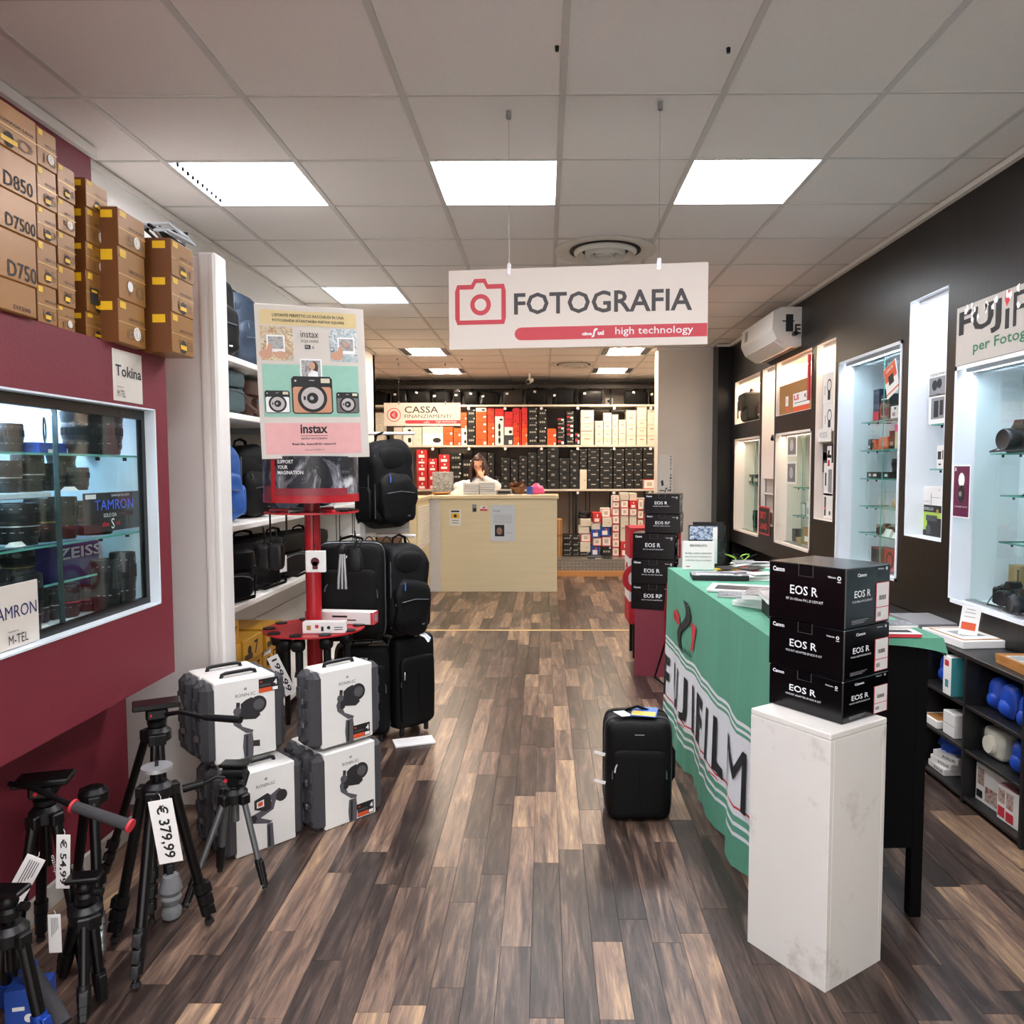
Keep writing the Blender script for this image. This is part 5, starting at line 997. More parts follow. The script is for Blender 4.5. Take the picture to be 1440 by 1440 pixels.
# ================================================================ tripods
GRIPF = pm('foam_grip', '3b3a3d', .9, var=.2, scale=200, bump=.3); GREYT = pm('tripod_grey', '6c6e70', .4, .6); BLUE = pm('blue_anodised', '1f49a8', .35, .4); CLAMP = pm('clamp_steel', '8b8d90', .35, .8)
def tripod(label, top, feet, r=.016, col=None, clampc=None, leglabel=None, head='fluid', boots=None, logo=None, handle=None, hz=0, colh=.06, plate=None, low=None):
    top = Vector(top); t = thing('tripod', label, 'tripod', (top.x, top.y, 0)); O = Vector((top.x, top.y, 0))
    c = col or BLACKM
    for i, f in enumerate(feet):
        f = Vector(f); f.z = max(f.z, .012); d = (f-top); u = Vector((d.x, d.y, 0)).normalized(); st = top+u*.045-Vector((0, 0, .005))
        a = st-O; b = f-O; P = lambda k: a.lerp(b, k)
        lg = MB().cyl(P(0), P(.74), r, r*.95, 12).build('leg', c, t)
        MB().cyl(P(.72), P(.84), r*.82, n=10).cyl(P(.84), P(.92), r*.7, n=10).cyl(P(.92), P(.985), r*.55, n=10).build('lower_section', low or c, lg)
        dirn = (b-a).normalized(); side = dirn.cross(u).normalized()
        for k in (.735, .82, .90):
            q = P(k); M = Matrix((( *side, 0), (*u, 0), (*dirn, 0), (0, 0, 0, 1))).transposed(); M = T(*q) @ M
            rr_ = r*(1.25-.2*(k-.73)/.17)
            MB().cyl(q-dirn*.018, q+dirn*.018, rr_, n=12).cb(-rr_*.6, rr_*.6, rr_*.7, rr_*1.5, -.015, .02, .002, 0, M).build('leg_clamp', (clampc or BLACKP), lg)
        bt = boots[i] if boots else None
        if bt: MB().lathe([(.018, 0), (.03, .01), (.032, .03), (.022, .05), (.03, .06), (.034, .075), (.028, .085), (.036, .1), (.034, .115), (.03, .13), (.024, .15)], 16, 0, T(*(P(1)-Vector((0, 0, .012))))).build('rubber_boot', bt, lg)
        else: MB().cyl(P(.975), P(1), r*.75, r*.9, 10).build('rubber_foot', RUBBER, lg)
        MB().cb(-.018, .018, -.018, .018, -.022, .016, .004, 0, T(*(st-O)) @ rotz(math.atan2(u.y, u.x))).build('hinge', BLACKP, lg)
    tp = top-O
    MB().lathe([(.03, -.03), (.045, -.02), (.045, .01), (.03, .025)], 16, 0, T(*tp)).build('shoulder', BLACKP, t)
    MB().cyl(tp+Vector((0, 0, -.16 if top.z > .4 else -.1)), tp+Vector((0, 0, colh)), .014, n=12).build('centre_column', low or c, t)
    hb = tp+Vector((0, 0, colh))
    H = MB(); R_ = rotz(hz)
    if head == 'fluid':
        H.lathe([(.03, 0), (.032, .015), (.022, .02), (.03, .03)], 16, 0, T(*hb)); H.cb(-.035, .035, -.04, .04, .025, .065, .008, 0, T(*hb) @ R_)
        h = H.build('fluid_head', BLACKP, t); MB().cb(-.045, .045, -.075, .075, .065, .083, .004, 0, T(*hb) @ R_ @ rotz(-PI/2)).build('sliding_plate', BLACKM, h)
        MB().cyl(hb+Vector((.0, -.04, .045)), hb+Vector((.0, -.045, .045)), .006, n=12).build('tension_knob', REDINK, h)
    elif head == 'plate':
        h = MB().cyl(hb, hb+Vector((0, 0, .012)), .045, n=24).build('steel_plate', pm('plate_steel', 'c5c8cb', .3, .7), t); MB().cyl(hb+Vector((0, 0, .012)), hb+Vector((0, 0, .03)), .006, n=8).build('screw', BLACKM, h)
    elif head == 'three':
        H.cb(-.022, .022, -.022, .022, 0, .05, .006, 0, T(*hb)).cyl(hb+Vector((-.035, 0, .05)), hb+Vector((.04, 0, .05)), .026, n=14); h = H.build('pan_head', BLACKP, t)
        MB().cb(-.045, .055, -.03, .03, .075, .088, .004, 0, T(*hb)).build('camera_plate', BLACKM, h); MB().cyl(hb+Vector((-.02, -.026, .03)), hb+Vector((-.02, -.031, .03)), .007, n=12).build('red_badge', REDINK, h)
        MB().tube([hb+Vector((.03, -.01, .08)), hb+Vector((.06, -.03, .06)), hb+Vector((.05, -.04, .02)), hb+Vector((.02, -.03, .01))], .009, 8, flat=.5).build('arm', BLACKP, h)
    elif head == 'ball':
        H.lathe([(.024, 0), (.026, .02), (.02, .03)], 14, 0, T(*hb)).sup(tuple(hb+Vector((0, 0, .045))), (.024, .024, .024), 1, 1, 14, 10); h = H.build('ball_head', BLACKP, t)
        MB().cb(-.045, .045, -.028, .028, .065, .08, .004, 0, T(*hb) @ R_).build('camera_plate', BLACKM, h); MB().cyl(hb+Vector((.03, 0, .03)), hb+Vector((.05, 0, .03)), .012, n=10).build('tension_knob', BLACKP, h)
    if handle:
        p0, p1, m2, gr = handle
        p0, p1 = Vector(p0)-O, Vector(p1)-O; gp = p0.lerp(p1, .52)
        hd = MB().tube([p0, p0.lerp(p1, .2)+Vector((0, 0, .012)), gp, p1], .008, 8).build('pan_handle', BLACKM, t)
        MB().cyl(gp, p1, gr*.9, gr, 14).build('handle_grip', m2, hd)
        if m2 is GRIPF:
            for q in (.52, .985): MB().cyl(p0.lerp(p1, q), p0.lerp(p1, q+.02), gr*1.15, n=14).build('red_ring', REDINK, hd)
    if logo:
        f = Vector(feet[logo[1]]); a = top-O; b = f-O; mid = a.lerp(b, .42); v_ = (a-b).normalized(); n2 = Vector((0, -1, 0)); n2 = (n2-v_*n2.dot(v_)).normalized(); u_ = v_
        fr = Fr(mid+n2*(r*.99), u_, n2.cross(u_)); m = MB(); m.text(fr, logo[0], 0, -.006, .013, 0, w=.085, bold=.02, c=.001); m.build('leg_lettering', WINK, t, smooth=0)
    return t
fl_ = lambda a, b: at(a, b, z=0)
tripod('tall black video tripod with a fluid head and a long handle reaching right', (-1.345, 2.585, .585), [fl_(240, 1290), fl_(212, 1302), (-1.60, 2.66, 0)], .014, head='fluid', colh=.03, hz=.5,
       handle=((-1.30, 2.56, .66), at(338, 1011, y=2.50), BLACKP, .0125), boots=[pm('boot_grey', '77787a', .7), None, None])
tripod('black tripod with a flat steel disc on top and the 379,99 price tag', (-1.215, 2.325, .50), [fl_(189, 1392), fl_(160, 1325), fl_(293, 1300)], .017, head='plate', colh=.062, logo=('Manfrotto', 0))
o = price_tag('large white tag reading 379,99 on the steel-disc tripod', '€ 379,99', (-1.09, 2.15, .355), .1, .068, .19, -.14)
tripod('small tripod with grey metal legs and a black three-way head', (-1.125, 2.69, .325), [fl_(259, 1280), fl_(371, 1252), fl_(308, 1228)], .011, GREYT, head='three', colh=.03, handle=((-1.15, 2.67, .395), at(256, 1108, y=2.62), BLACKP, .014))
tripod('black tripod with steel leg clamps close to the maroon wall', (-1.475, 2.42, .44), [fl_(139, 1358), fl_(102, 1275), (-1.62, 2.52, 0)], .016, clampc=CLAMP, head='none', colh=.03)
tag(MB().cb(-.02, .02, -.006, .006, -.012, .012, .003).build('red_clip', REDINK, None, (-1.505, 2.36, .455)), 'small red clip on the shoulder of the steel-clamp tripod', 'clip') if 0 else None
tripod('black tripod at the left photo edge with a foam handle ringed in red pointing right', (-1.50, 2.22, .47), [(-1.36, 2.16, 0), (-1.60, 2.32, 0), (-1.52, 2.06, 0)], .016, head='fluid', colh=.03, hz=.3, logo=('Manfrotto', 0),
       handle=(at(12, 1100, y=2.16), at(183, 1160, y=2.13), GRIPF, .017))
price_tag('small white tag reading 54,99 on a yellow string at the left tripod', '€ 54,99', (-1.395, 2.125, .29), .1, .038, .16, .05)
tripod('short black tripod with a ball head near the bottom edge', (-1.315, 2.10, .235), [fl_(116, 1438), fl_(141, 1408), (-1.42, 2.15, 0)], .015, head='ball', colh=.03, hz=.2)
price_tag('white tag hanging on the short ball head tripod', '', (-1.36, 2.03, .16), .1, .034, .11)
tripod('black tripod with blue rings in the bottom left corner', (-1.39, 1.90, .30), [(-1.28, 1.86, 0), (-1.44, 1.80, 0), (-1.5, 2.02, 0)], .016, head='ball', colh=.04, clampc=BLUE)
t = thing('monopod', 'black monopod with a foam grip and blue collar leaning in the bottom left corner', 'monopod', (0, 0, 0))
p0, p1 = at(30, 1345, y=2.0), at(86, 1440, y=1.93); d_ = (p1-p0); p2 = p0+d_*1.0
g_ = MB().cyl(p0.lerp(p2, .2), p2, .022, .024, 14).build('foam_grip', GRIPF, t); MB().cyl(p0, p0.lerp(p2, .12), .022, n=14).build('collar', BLACKP, t); MB().cyl(p0.lerp(p2, .12), p0.lerp(p2, .2), .023, n=14).build('blue_collar', BLUE, t)
carton('product_box', 'blue box on the floor in the bottom left corner', 'box', (-1.40, 1.98, 0), .2, (.10, .07, .11), [BOXBL, PAPER], [('f', 'q', .2, .5, .5, .6, 1), ('f', 'd', .6, .3, .12, 1)])
price_tag('white tag at the left photo edge on the blue ring tripod', '', (-1.475, 2.02, .30), .2, .05, .15, .5)
# ================================================================ white pedestal with three black camera boxes
PEDW = pm('pedestal_white', 'ddd8d0', .45, var=.05, scale=5, bump=.03); 
def pedestal_mat(name, base, dirt):
    m = pm(name, base, .45, var=.03, scale=6); nt = m.node_tree; N = nt.nodes; L = nt.links; b = N['Principled BSDF']
    src = b.inputs['Base Color'].links[0].from_socket
    n = N.new('ShaderNodeTexNoise'); n.inputs['Scale'].default_value = 5; n.inputs['Detail'].default_value = 8; n.inputs['Roughness'].default_value = .7
    tc = N.new('ShaderNodeTexCoord'); L.new(tc.outputs['Object'], n.inputs['Vector'])
    r = N.new('ShaderNodeValToRGB'); r.color_ramp.elements[0].position = .56; r.color_ramp.elements[1].position = .72; L.new(n.outputs['Fac'], r.inputs[0])
    mx = N.new('ShaderNodeMix'); mx.data_type = 'RGBA'; mx.inputs['B'].default_value = (*lin(dirt), 1); L.new(src, mx.inputs['A'])
    k = N.new('ShaderNodeMath'); k.operation = 'MULTIPLY'; k.inputs[1].default_value = .5; L.new(r.outputs[0], k.inputs[0]); L.new(k.outputs[0], mx.inputs['Factor'])
    L.new(mx.outputs['Result'], b.inputs['Base Color']); return m
PM = pedestal_mat('scuffed_white', 'dedad3', '7d6c58')
def pedestal(label, N_, rz, w, d, h, mats):
    c, s = math.cos(rz), math.sin(rz)
    # N_ is the near corner (local +w/2, -d/2)
    cx_ = N_[0]-(w/2*c+d/2*s); cy_ = N_[1]-(w/2*s-d/2*c)
    t = thing('display_pedestal', label, 'pedestal', (cx_, cy_, 0), rz)
    e = .018
    MB().cb(-w/2, w/2, -d/2, -d/2+e, 0, h-e-.001, .0015).build('front_panel', mats, t, smooth=0); MB().cb(-w/2, w/2, d/2-e, d/2, 0, h-e-.001, .0015).build('back_panel', mats, t, smooth=0)
    MB().cb(-w/2, -w/2+e, -d/2+e, d/2-e, 0, h-e-.001, .001).build('side_panel', mats, t, smooth=0); MB().cb(w/2-e, w/2, -d/2+e, d/2-e, 0, h-e-.001, .001).build('side_panel', mats, t, smooth=0)
    MB().cb(-w/2, w/2, -d/2, d/2, h-e, h, .002).build('top_panel', mats, t, smooth=0)
    return cx_, cy_
PZ = .755
pedestal('tall scuffed white pedestal carrying three black camera boxes in the right foreground', (.800, 2.102), -.985, .287, .268, PZ, PM)
CBK = pm('glossy_black_carton', '050507', .2, var=.1, spec=.5); CPR = pm('white_print', 'e9e9ec', .5, var=.02); SLOT = pm('flap_edge', '3a3a3f', .3)
ES = [CBK, CPR, SLOT, REDINK, pm('sticker_white', 'e3dfdd', .5, var=.03), pm('fine_print', '9a9a9e', .5)]
def eos(label, loc, rz, size, model, sub, redsub=False, brand='Canon', group=None, far=False):
    w, d, h = size
    t = thing('camera_box', label, 'box', loc, rz, group)
    MB().cb(-w/2, w/2, -d/2, d/2, 0, h-.0005, .003).build('carton', CBK, t, smooth=0)
    F = faces_of(w, d, h); f, W, H = F['f']; m = MB()
    m.text(f, brand, .06*W, .83*H, .085*H, 1, w=.16*W, bold=.03)
    m.text(f, model, .30*W, .47*H, .155*H, 1, w=(.36 if model == 'EOS R' else .42)*W, bold=.012)
    m.text(f, sub, .25*W, .36*H, .045*H, 1, w=.48*W, bold=.02)
    m.text(f, 'Welcome', .78*W, .82*H, .035*H, 1, w=.1*W, bold=.02); m.ring(f, .92*W, .83*H, .018*H, .036*H, .0013, 1, 18); m.quad(f, .90*W, .94*W, .76*H, .775*H, .0012, 1)
    r, W2, H2 = F['r']
    m.text(r, brand, .24*W2, .84*H2, .06*H2, 1, w=.2*W2, bold=.03); m.text(r, 'EOS R' if model == 'EOS R' else model, .18*W2, .50*H2, .12*H2, 1, w=.36*W2, bold=.015)
    m.text(r, sub, .14*W2, .42*H2, .035*H2, 1, w=.44*W2, bold=.02); m.text(r, 'Welcome', .70*W2, .92*H2, .03*H2, 1, w=.13*W2); m.ring(r, .90*W2, .93*H2, .012*H2, .028*H2, .0013, 1, 16)
    for k in range(3): m.quad(r, .13*W2, (.5-.05*k)*W2, (.10-.025*k)*H2+.004, (.108-.025*k)*H2+.004, .0012, 5)
    m.build('white_lettering', ES, t, smooth=0)
    q = MB(); q.box(-.095*w, .10*w, -d/2-.0006, -d/2+.001, .80*h, h-.0004, 0); 
    q.box(-.095*w, -.085*w, -d/2-.0012, -d/2, .80*h, h, 1).box(.09*w, .10*w, -d/2-.0012, -d/2, .80*h, h, 1).box(-.095*w, .10*w, -d/2-.0012, -d/2, .79*h, .80*h, 1)
    q.build('closing_flap', [CBK, SLOT], t, smooth=0)
    s_ = MB(); s_.quad(r, .66*W2, .97*W2, .04*H2, .70*H2, .0012, 3); s_.quad(r, .675*W2, .955*W2, .285*H2, .69*H2, .0016, 4); s_.quad(r, .675*W2, .955*W2, .05*H2, .27*H2, .0016, 4)
    for k in range(9): s_.quad(r, (.73+.018*k)*W2, (.738+.018*k+(.004 if k % 3 else 0))*W2, .40*H2, .48*H2, .002, 0)
    for k in range(6): s_.quad(r, (.70+.014*k)*W2, (.706+.014*k)*W2, .12*H2, .2*H2, .002, 0)
    s_.build('barcode_sticker', ES, t, smooth=0)
    return t
L0, N0, R0 = (.712, 2.397), (.862, 2.180), (1.048, 2.323)
rz_ = -.968; w_, d_ = .264, .232
def ctr(N_, rz, w, d): c, s = math.cos(rz), math.sin(rz); return (N_[0]-(w/2*c+d/2*s), N_[1]-(w/2*s-d/2*c))
zz = [PZ+.0005, at(1184, 960, y=2.18).z, at(1186, 887.6, y=2.18).z, at(1189, 801, y=2.18).z]
for k, (lab, sub) in enumerate((('lowest of the three glossy black camera boxes on the white pedestal', 'MOUNT ADAPTER EF-EOS R KIT'), ('middle one of the three glossy black camera boxes on the white pedestal', 'MOUNT ADAPTER EF-EOS R KIT'), ('topmost and tallest glossy black camera box on the white pedestal', 'RF 24-105mm F4 L IS USM KIT'))):
    c_ = ctr(N0, rz_+.012*k, w_, d_); eos(lab, (c_[0], c_[1], zz[k]), rz_+.012*k, (w_+.002*k, d_, zz[k+1]-zz[k]-.001), 'EOS R', sub)
# ---- far stack of five on a maroon pedestal
pedestal('low maroon pedestal carrying a stack of five black camera boxes', (.93, 5.40), -.25, .29, .29, .487, pm('maroon_pedestal', '7a2c3a', .5, var=.05))
yb = [857, 821.5, 786.5, 750, 723, 694.5]
zb = [.4875]+[at(925, v, y=5.46).z for v in yb[1:]]
for k, (md, sub, ww, cx_) in enumerate((('EOS RP', 'BODY MOUNT ADAPTER KIT', .31, .805), ('EOS R', 'RF 24-105 KIT MOUNT', .31, .805), ('EOS R', 'RF 24-105 KIT MOUNT', .30, .81), ('EOS RP', 'MOUNT ADAPTER KIT', .25, .87), ('EOS R', 'MOUNT ADAPTER KIT', .25, .865))):
    eos(['lowest black camera box of the far five-box stack on the maroon pedestal', 'second black camera box from the bottom of the far five-box stack', 'middle black camera box of the far five-box stack', 'second black camera box from the top of the far five-box stack', 'topmost small black camera box of the far five-box stack'][k], (cx_, 5.55, zb[k]), -.28, (ww, .24, zb[k+1]-zb[k]-.001), md, sub)
t = thing('draped_stand', 'narrow stand under a red and white cloth left of the far box stack', 'stand', (.86, 6.10, 0))
CLR = pm('cloth_red', 'b5202b', .8, var=.08); CLW = pm('cloth_white', 'e4e2e2', .8, var=.04)
for a in (-.15, .15):
    for b in (-.12, .12): MB().cb(a-.015, a+.015, b-.015, b+.015, 0, 1.0, .002).build('leg', BLACKP, t, smooth=0)
MB().cb(-.19, .19, -.16, .16, 1.0, 1.03, .003).build('top', BLACKP, t, smooth=0)
cm = MB(); 
for (z0_, z1_, mi) in ((.28, .46, 0), (.46, .80, 1), (.80, 1.036, 0)): cm.box(-.20, -.196, -.165, .165, z0_, z1_, mi).box(-.20, .2, -.169, -.165, z0_, z1_, mi)
cm.box(-.2, .2, -.169, .165, 1.032, 1.036, 0); f = Fr((-.2, -.1695, .28)); cm.ring(f, .06, .36, .07, .115, .001, 0); f = Fr((-.2005, .165, .28), (0, -1, 0)); cm.ring(f, .17, .36, .07, .115, .001, 0)
cm.build('red_white_cloth', [CLR, CLW], t, smooth=0)
# ================================================================ counter table with the green cloth
GR = pm('cloth_green', '57977d', .85, var=.10, scale=14, bump=.5, bscale=22, stretch=(1, 1, .04)); GRW = pm('cloth_white2', 'dfe1e4', .8, var=.03); GINK = pm('cloth_black', '17181c', .8); GRD = pm('cloth_red2', 'c4353a', .8); GRP = pm('cloth_pink', 'd9a5a5', .8)
TZ = .95
tO = Vector((.738, 2.44, 0)); ang = math.atan2(.05, 1.76)
t = thing('display_table', 'long black display table under a green cloth on the right', 'table', tO, ang)
TL, TW = 1.78, .545
MB().cb(0, TW, 0.01, TL, TZ-.03, TZ-.003, .003).build('tabletop', pm('table_black', '040405', .6, spec=.12), t, smooth=0)
TB = pm('table_black', '040405', .6, spec=.12)
for a, b in ((.03, .04), (TW-.045, .04), (.03, TL-.04), (TW-.045, TL-.04)): MB().cb(a-.02, a+.02, b-.02, b+.02, 0, TZ-.03, .003).build('leg', TB, t, smooth=0)
MB().box(.05, TW-.065, .02, .03, .24, TZ-.03).build('end_panel', TB, t, smooth=0); MB().box(TW-.035, TW-.03, .06, TL-.06, .24, TZ-.03).build('side_panel', TB, t, smooth=0)
c = thing('table_cloth', 'green cloth with white band, black brand letters and striped hem over the long table', 'tablecloth', (tO.x, tO.y, 0), ang)
def fold(s, z):      # outward displacement of the hanging side, s from the far end
    k = max(0, (TZ-z)/TZ)
    return -.004-.034*k*(.6+.4*math.sin(s*15+1.3*math.sin(s*4)))-.005*k*math.sin(s*41+2)*k
def hem(s): return .012+.03*abs(math.sin(s*10.5+.6))
bands = [(TZ+.001, .565, 0, 10), (.565, .550, 1, 1), (.550, .537, 0, 1), (.537, .525, 1, 1), (.525, .512, 0, 1), (.512, .235, 1, 6), (.235, .226, 3, 1), (.226, .20, 1, 1), (.20, .175, 0, 1), (.175, .16, 1, 1), (.16, .135, 0, 1), (.135, .12, 1, 1), (.12, 0, 0, 3)]
cm = MB(); NS = 150
for (za, zb_, mi, n) in bands:
    for j in range(n):
        z_a, z_b = za+(zb_-za)*j/n, za+(zb_-za)*(j+1)/n; vs = []
        for i in range(NS+1):
            s = (TL+.006)*i/NS
            for z in (z_a, z_b):
                zq = hem(s)+z*(1-hem(s)/TZ); vs.append((fold(s, zq), TL-s+.003, zq))
        m2 = mi
        cm.add(vs, [(2*i, 2*i+2, 2*i+3, 2*i+1) for i in range(NS)], m2)
cm.build('hanging_side', [GR, GRW, GINK, GRD], c, smooth=60)
tp = MB(); nx, ny = 24, 60; vs = []
for j in range(ny+1):
    for i in range(nx+1):
        x_, y_ = (TW+.012)*i/nx-.004, (TL+.006)*j/ny-.003
        vs.append((x_, y_, TZ+.001+(.0015*noise.noise(Vector((x_*9, y_*9, 0))) if 0 < i < nx else 0)))
tp.add(vs, [(j*(nx+1)+i, j*(nx+1)+i+1, (j+1)*(nx+1)+i+1, (j+1)*(nx+1)+i) for j in range(ny) for i in range(nx)])
tp.build('cloth_top', GR, c, smooth=60)
dv = MB(); vs = []
for j in range(41):
    u = (TW+.012)*j/40; dr_ = .014+.03*(u/TW)**5; vs += [(u-.004, -.003, TZ+.001), (u-.004+.006*(u/TW)**4, -.010-.01*(u/TW)**3, TZ-dr_)]
dv.add(vs, [(2*j, 2*j+1, 2*j+3, 2*j+2) for j in range(40)])
vs = []
for j in range(41):
    s = TL*j/40; vs += [(TW+.008, s-.003, TZ+.001), (TW+.02, s-.003, TZ-.03-.03*math.exp(-s*6)-.008*math.sin(s*14))]
dv.add(vs, [(2*j, 2*j+2, 2*j+3, 2*j+1) for j in range(40)])
dv.build('short_drop', GR, c, smooth=60)
import bmesh
def cloth_text(txt, s0, z0_, hh, ww, mi, mats, nm, bold=.03, step=.02):
    if txt == 'M': bold = 0.0
    vs, fs, W, H = text_mesh(txt, bold); bm = bmesh.new()
    bv = [bm.verts.new((x*ww/W, y*hh/H, 0)) for x, y in vs]
    for f_ in fs:
        try: bm.faces.new([bv[i] for i in f_])
        except ValueError: pass
    q = step
    while q < ww:
        bmesh.ops.bisect_plane(bm, geom=bm.verts[:]+bm.edges[:]+bm.faces[:], plane_co=(q, 0, 0), plane_no=(1, 0, 0)); q += step
    bmesh.ops.triangulate(bm, faces=bm.faces[:])
    out = MB(); bm.verts.index_update()
    V = []
    for v in bm.verts:
        s, z = s0+v.co.x, z0_+v.co.y; V.append((fold(s, z)-.005, TL-s, z))
    out.add(V, [tuple(v.index for v in f_.verts)[::-1] for f_ in bm.faces], 0); bm.free()
    return out.build(nm, mats, c, smooth=0)
xs_ = .03
for ch, ww in (('F', .13), ('U', .15), ('J', .13), ('I', .035), ('F', .14), ('I', .04), ('L', .13), ('M', .24)):
    cloth_text(ch, xs_, .255, .225, ww, 0, GINK, 'black_letter', bold=.03); xs_ += ww+.075
for k in range(6): cloth_text('-', .03+.21*k, .229, .006, .10, 0, GRD, 'red_dash', 0)
cloth_text('cin', .20, .70, .075, .19, 0, GRD, 'red_lettering', .06); cloth_text('y', .62, .64, .13, .11, 0, GRD, 'red_lettering', .09); cloth_text('tel s16', .50, .60, .03, .13, 0, GINK, 'small_lettering', .02)
# film strip S
sv = MB(); pts = []
for i in range(25):
    a = i/24; s = .47+.035*math.sin(PI*(a*2-.5))*1.0 if 0 else .475+.045*math.cos(PI*a*1.0+0)*math.cos(PI*a*2); z = .60+.25*a
    s = .480+.095*math.sin(2*PI*(a-.5)*.9)
    pts.append((s, z))
vs = []
for s, z in pts: vs += [(fold(s-.05, z)-.008, TL-(s-.05), z), (fold(s+.05, z)-.008, TL-(s+.05), z)]
sv.add(vs, [(2*i, 2*i+2, 2*i+3, 2*i+1) for i in range(24)], 0)
for i in range(1, 24):
    s, z = pts[i]
    for q in (-.043, .037): sv.add([(fold(s, z)-.0105, TL-(s+q), z-.0025), (fold(s, z)-.0105, TL-(s+q+.005), z-.0025), (fold(s, z)-.0105, TL-(s+q+.005), z+.0025), (fold(s, z)-.0105, TL-(s+q), z+.0025)], [(3, 2, 1, 0)], 1)
sv.build('film_strip_mark', [GINK, GR], c, smooth=0)
# ---- things on the table
tt = lambda px, py: at(px, py, z=TZ+.004)
def mag(label, px, py, rz, w, h, th, cols, draw=None, z=None, name='magazine', cat='magazine', group=None):
    p = Vector((*px, 0)) if py is None else tt(px, py); z_ = (TZ+.004) if z is None else z
    mb = MB().box(-w/2, w/2, -h/2, h/2, 0, th*.9, 1).box(-w/2-.001, w/2+.001, -h/2-.001, h/2+.001, th*.9, th, 0)
    if draw: draw(mb, Fr((-w/2, -h/2, th), (1, 0, 0), (0, 1, 0)))
    return tag(mb.build(name, cols, None, (p.x, p.y, z_), (0, 0, rz), smooth=0), label, cat, group)
MP = [photo('cover_grey', ('4b4d52', '8f9196', '6a6c70', 'c3c4c6'), 16, .25), PAPER, INK, REDINK, BOXO, pm('cover_blue', '6f8aa8', .25, var=.5, scale=30)]
p = tt(988, 806)
t = thing('sign_holder', 'white sign on a stand reading BENVENUTO on the green table', 'sign', (p.x, p.y+.12, TZ+.004), -.12)
MB().cb(-.085, .085, -.002, .002, .0, .155, .0015).build('card', PAPER, t, smooth=0); MB().cb(-.085, .085, -.01, .05, 0, .003, .001).build('clear_foot', GLASS, t, smooth=0)
m = MB(); f = Fr((-.085, -.0025, 0)); m.text(f, 'BENVENUTO', .085, .125, .012, 0, 'c', .09, .0006, .02); m.text(f, 'SE NELL UNICO NEGOZIO', .085, .085, .008, 0, 'c', .14, .0006, .02); m.text(f, 'NEGOZI RACCOMANDATO', .085, .066, .008, 0, 'c', .14, .0006, .02); m.text(f, 'CO', .018, .047, .008, 1, 'l', None, .0006, .02); m.text(f, 'MUNE DELLA CALABRIA', .034, .047, .008, 0, 'l', .12, .0006, .02); m.quad(f, .02, .04, .015, .02, .0006, 1)
m.build('printed_text', [INK, REDINK], t, smooth=0)
t = thing('brochure_holder', 'clear brochure holder with dark photo cards behind the BENVENUTO sign', 'brochure holder', (p.x+.06, p.y+.22, TZ+.004), -.1)
MB().box(-.10, .11, -.03, -.027, 0, .16).box(-.10, .11, .03, .033, 0, .23).box(-.1, .11, -.03, .03, 0, .003).box(.107, .11, -.03, .03, 0, .17).build('clear_pocket', GLASS, t, smooth=0)
q = MB().box(-.095, .065, -.02, -.012, .004, .235); f = Fr((-.095, -.0205, .004)); q.quad(f, .005, .155, .15, .225, .0006, 1); q.quad(f, .13, .155, .02, .22, .0008, 2); q.text(f, 'PRO', .01, .215, .008, 2, c=.001); q.build('photo_card', [INK, photo('snow_photo', ('10131c', '3f5673', '8fa5bf', 'd8dfe8', '20283a'), 50), PAPER], t, smooth=0)
MB().box(-.07, .095, .01, .018, .004, .25).build('photo_card', BLACKP, t, smooth=0)
mag('thick black and silver magazine stack at the foot of the BENVENUTO sign', (.865, 3.78), None, -.1, .27, .16, .026, [MP[0], MP[2], INK, PAPER], lambda m, f: (m.quad(f, .02, .2, .02, .05, .0005, 3)))
mag('open magazine with a dark car photo on the green table', (.885, 3.42), None, -.35, .28, .20, .010, [PAPER, PAPER, photo('car_photo', ('0d0d10', '3c3d42', '1d1d21', '8b8c90'), 14)], lambda m, f: (m.quad(f, .03, .27, .02, .15, .0005, 2)))
mag('pale leaflet sheet under the open magazine', (.88, 3.28), None, -.3, .25, .18, .004, [MP[0], PAPER])
for k, (px, py, rz, z) in enumerate((((.905, 3.02), None, -.75, TZ+.004), ((.91, 3.0), None, -.6, TZ+.024), ((.915, 2.98), None, -.45, TZ+.044), ((.93, 2.80), None, -.12, TZ+.063))):
    mag(['lowest white magazine of the fanned pile by the black boxes', 'second magazine of the fanned pile by the black boxes', 'third magazine of the fanned pile by the black boxes', 'grey topmost magazine of the fanned pile by the black boxes'][k], px, py, rz, .24, .2, .019, [[PAPER, PAPER], [MP[5], PAPER], [MP[0], PAPER], [pm('cover_plain_grey', 'a9abad', .3), PAPER]][k], z=z)
mag('black-spined book under the grey magazine by the black boxes', (.93, 2.80), None, -.1, .22, .18, .058, [BOXG, INK], z=TZ+.004)
lp = Vector((1.02, 3.20, 0))
l = lens('grey-black zoom lens lying on its side on the green table', (lp.x-.03, lp.y+.02, TZ+.045), .036, .13, ring=SILV); l.rotation_euler = (0, PI/2, .25)
rr = random.Random(11)
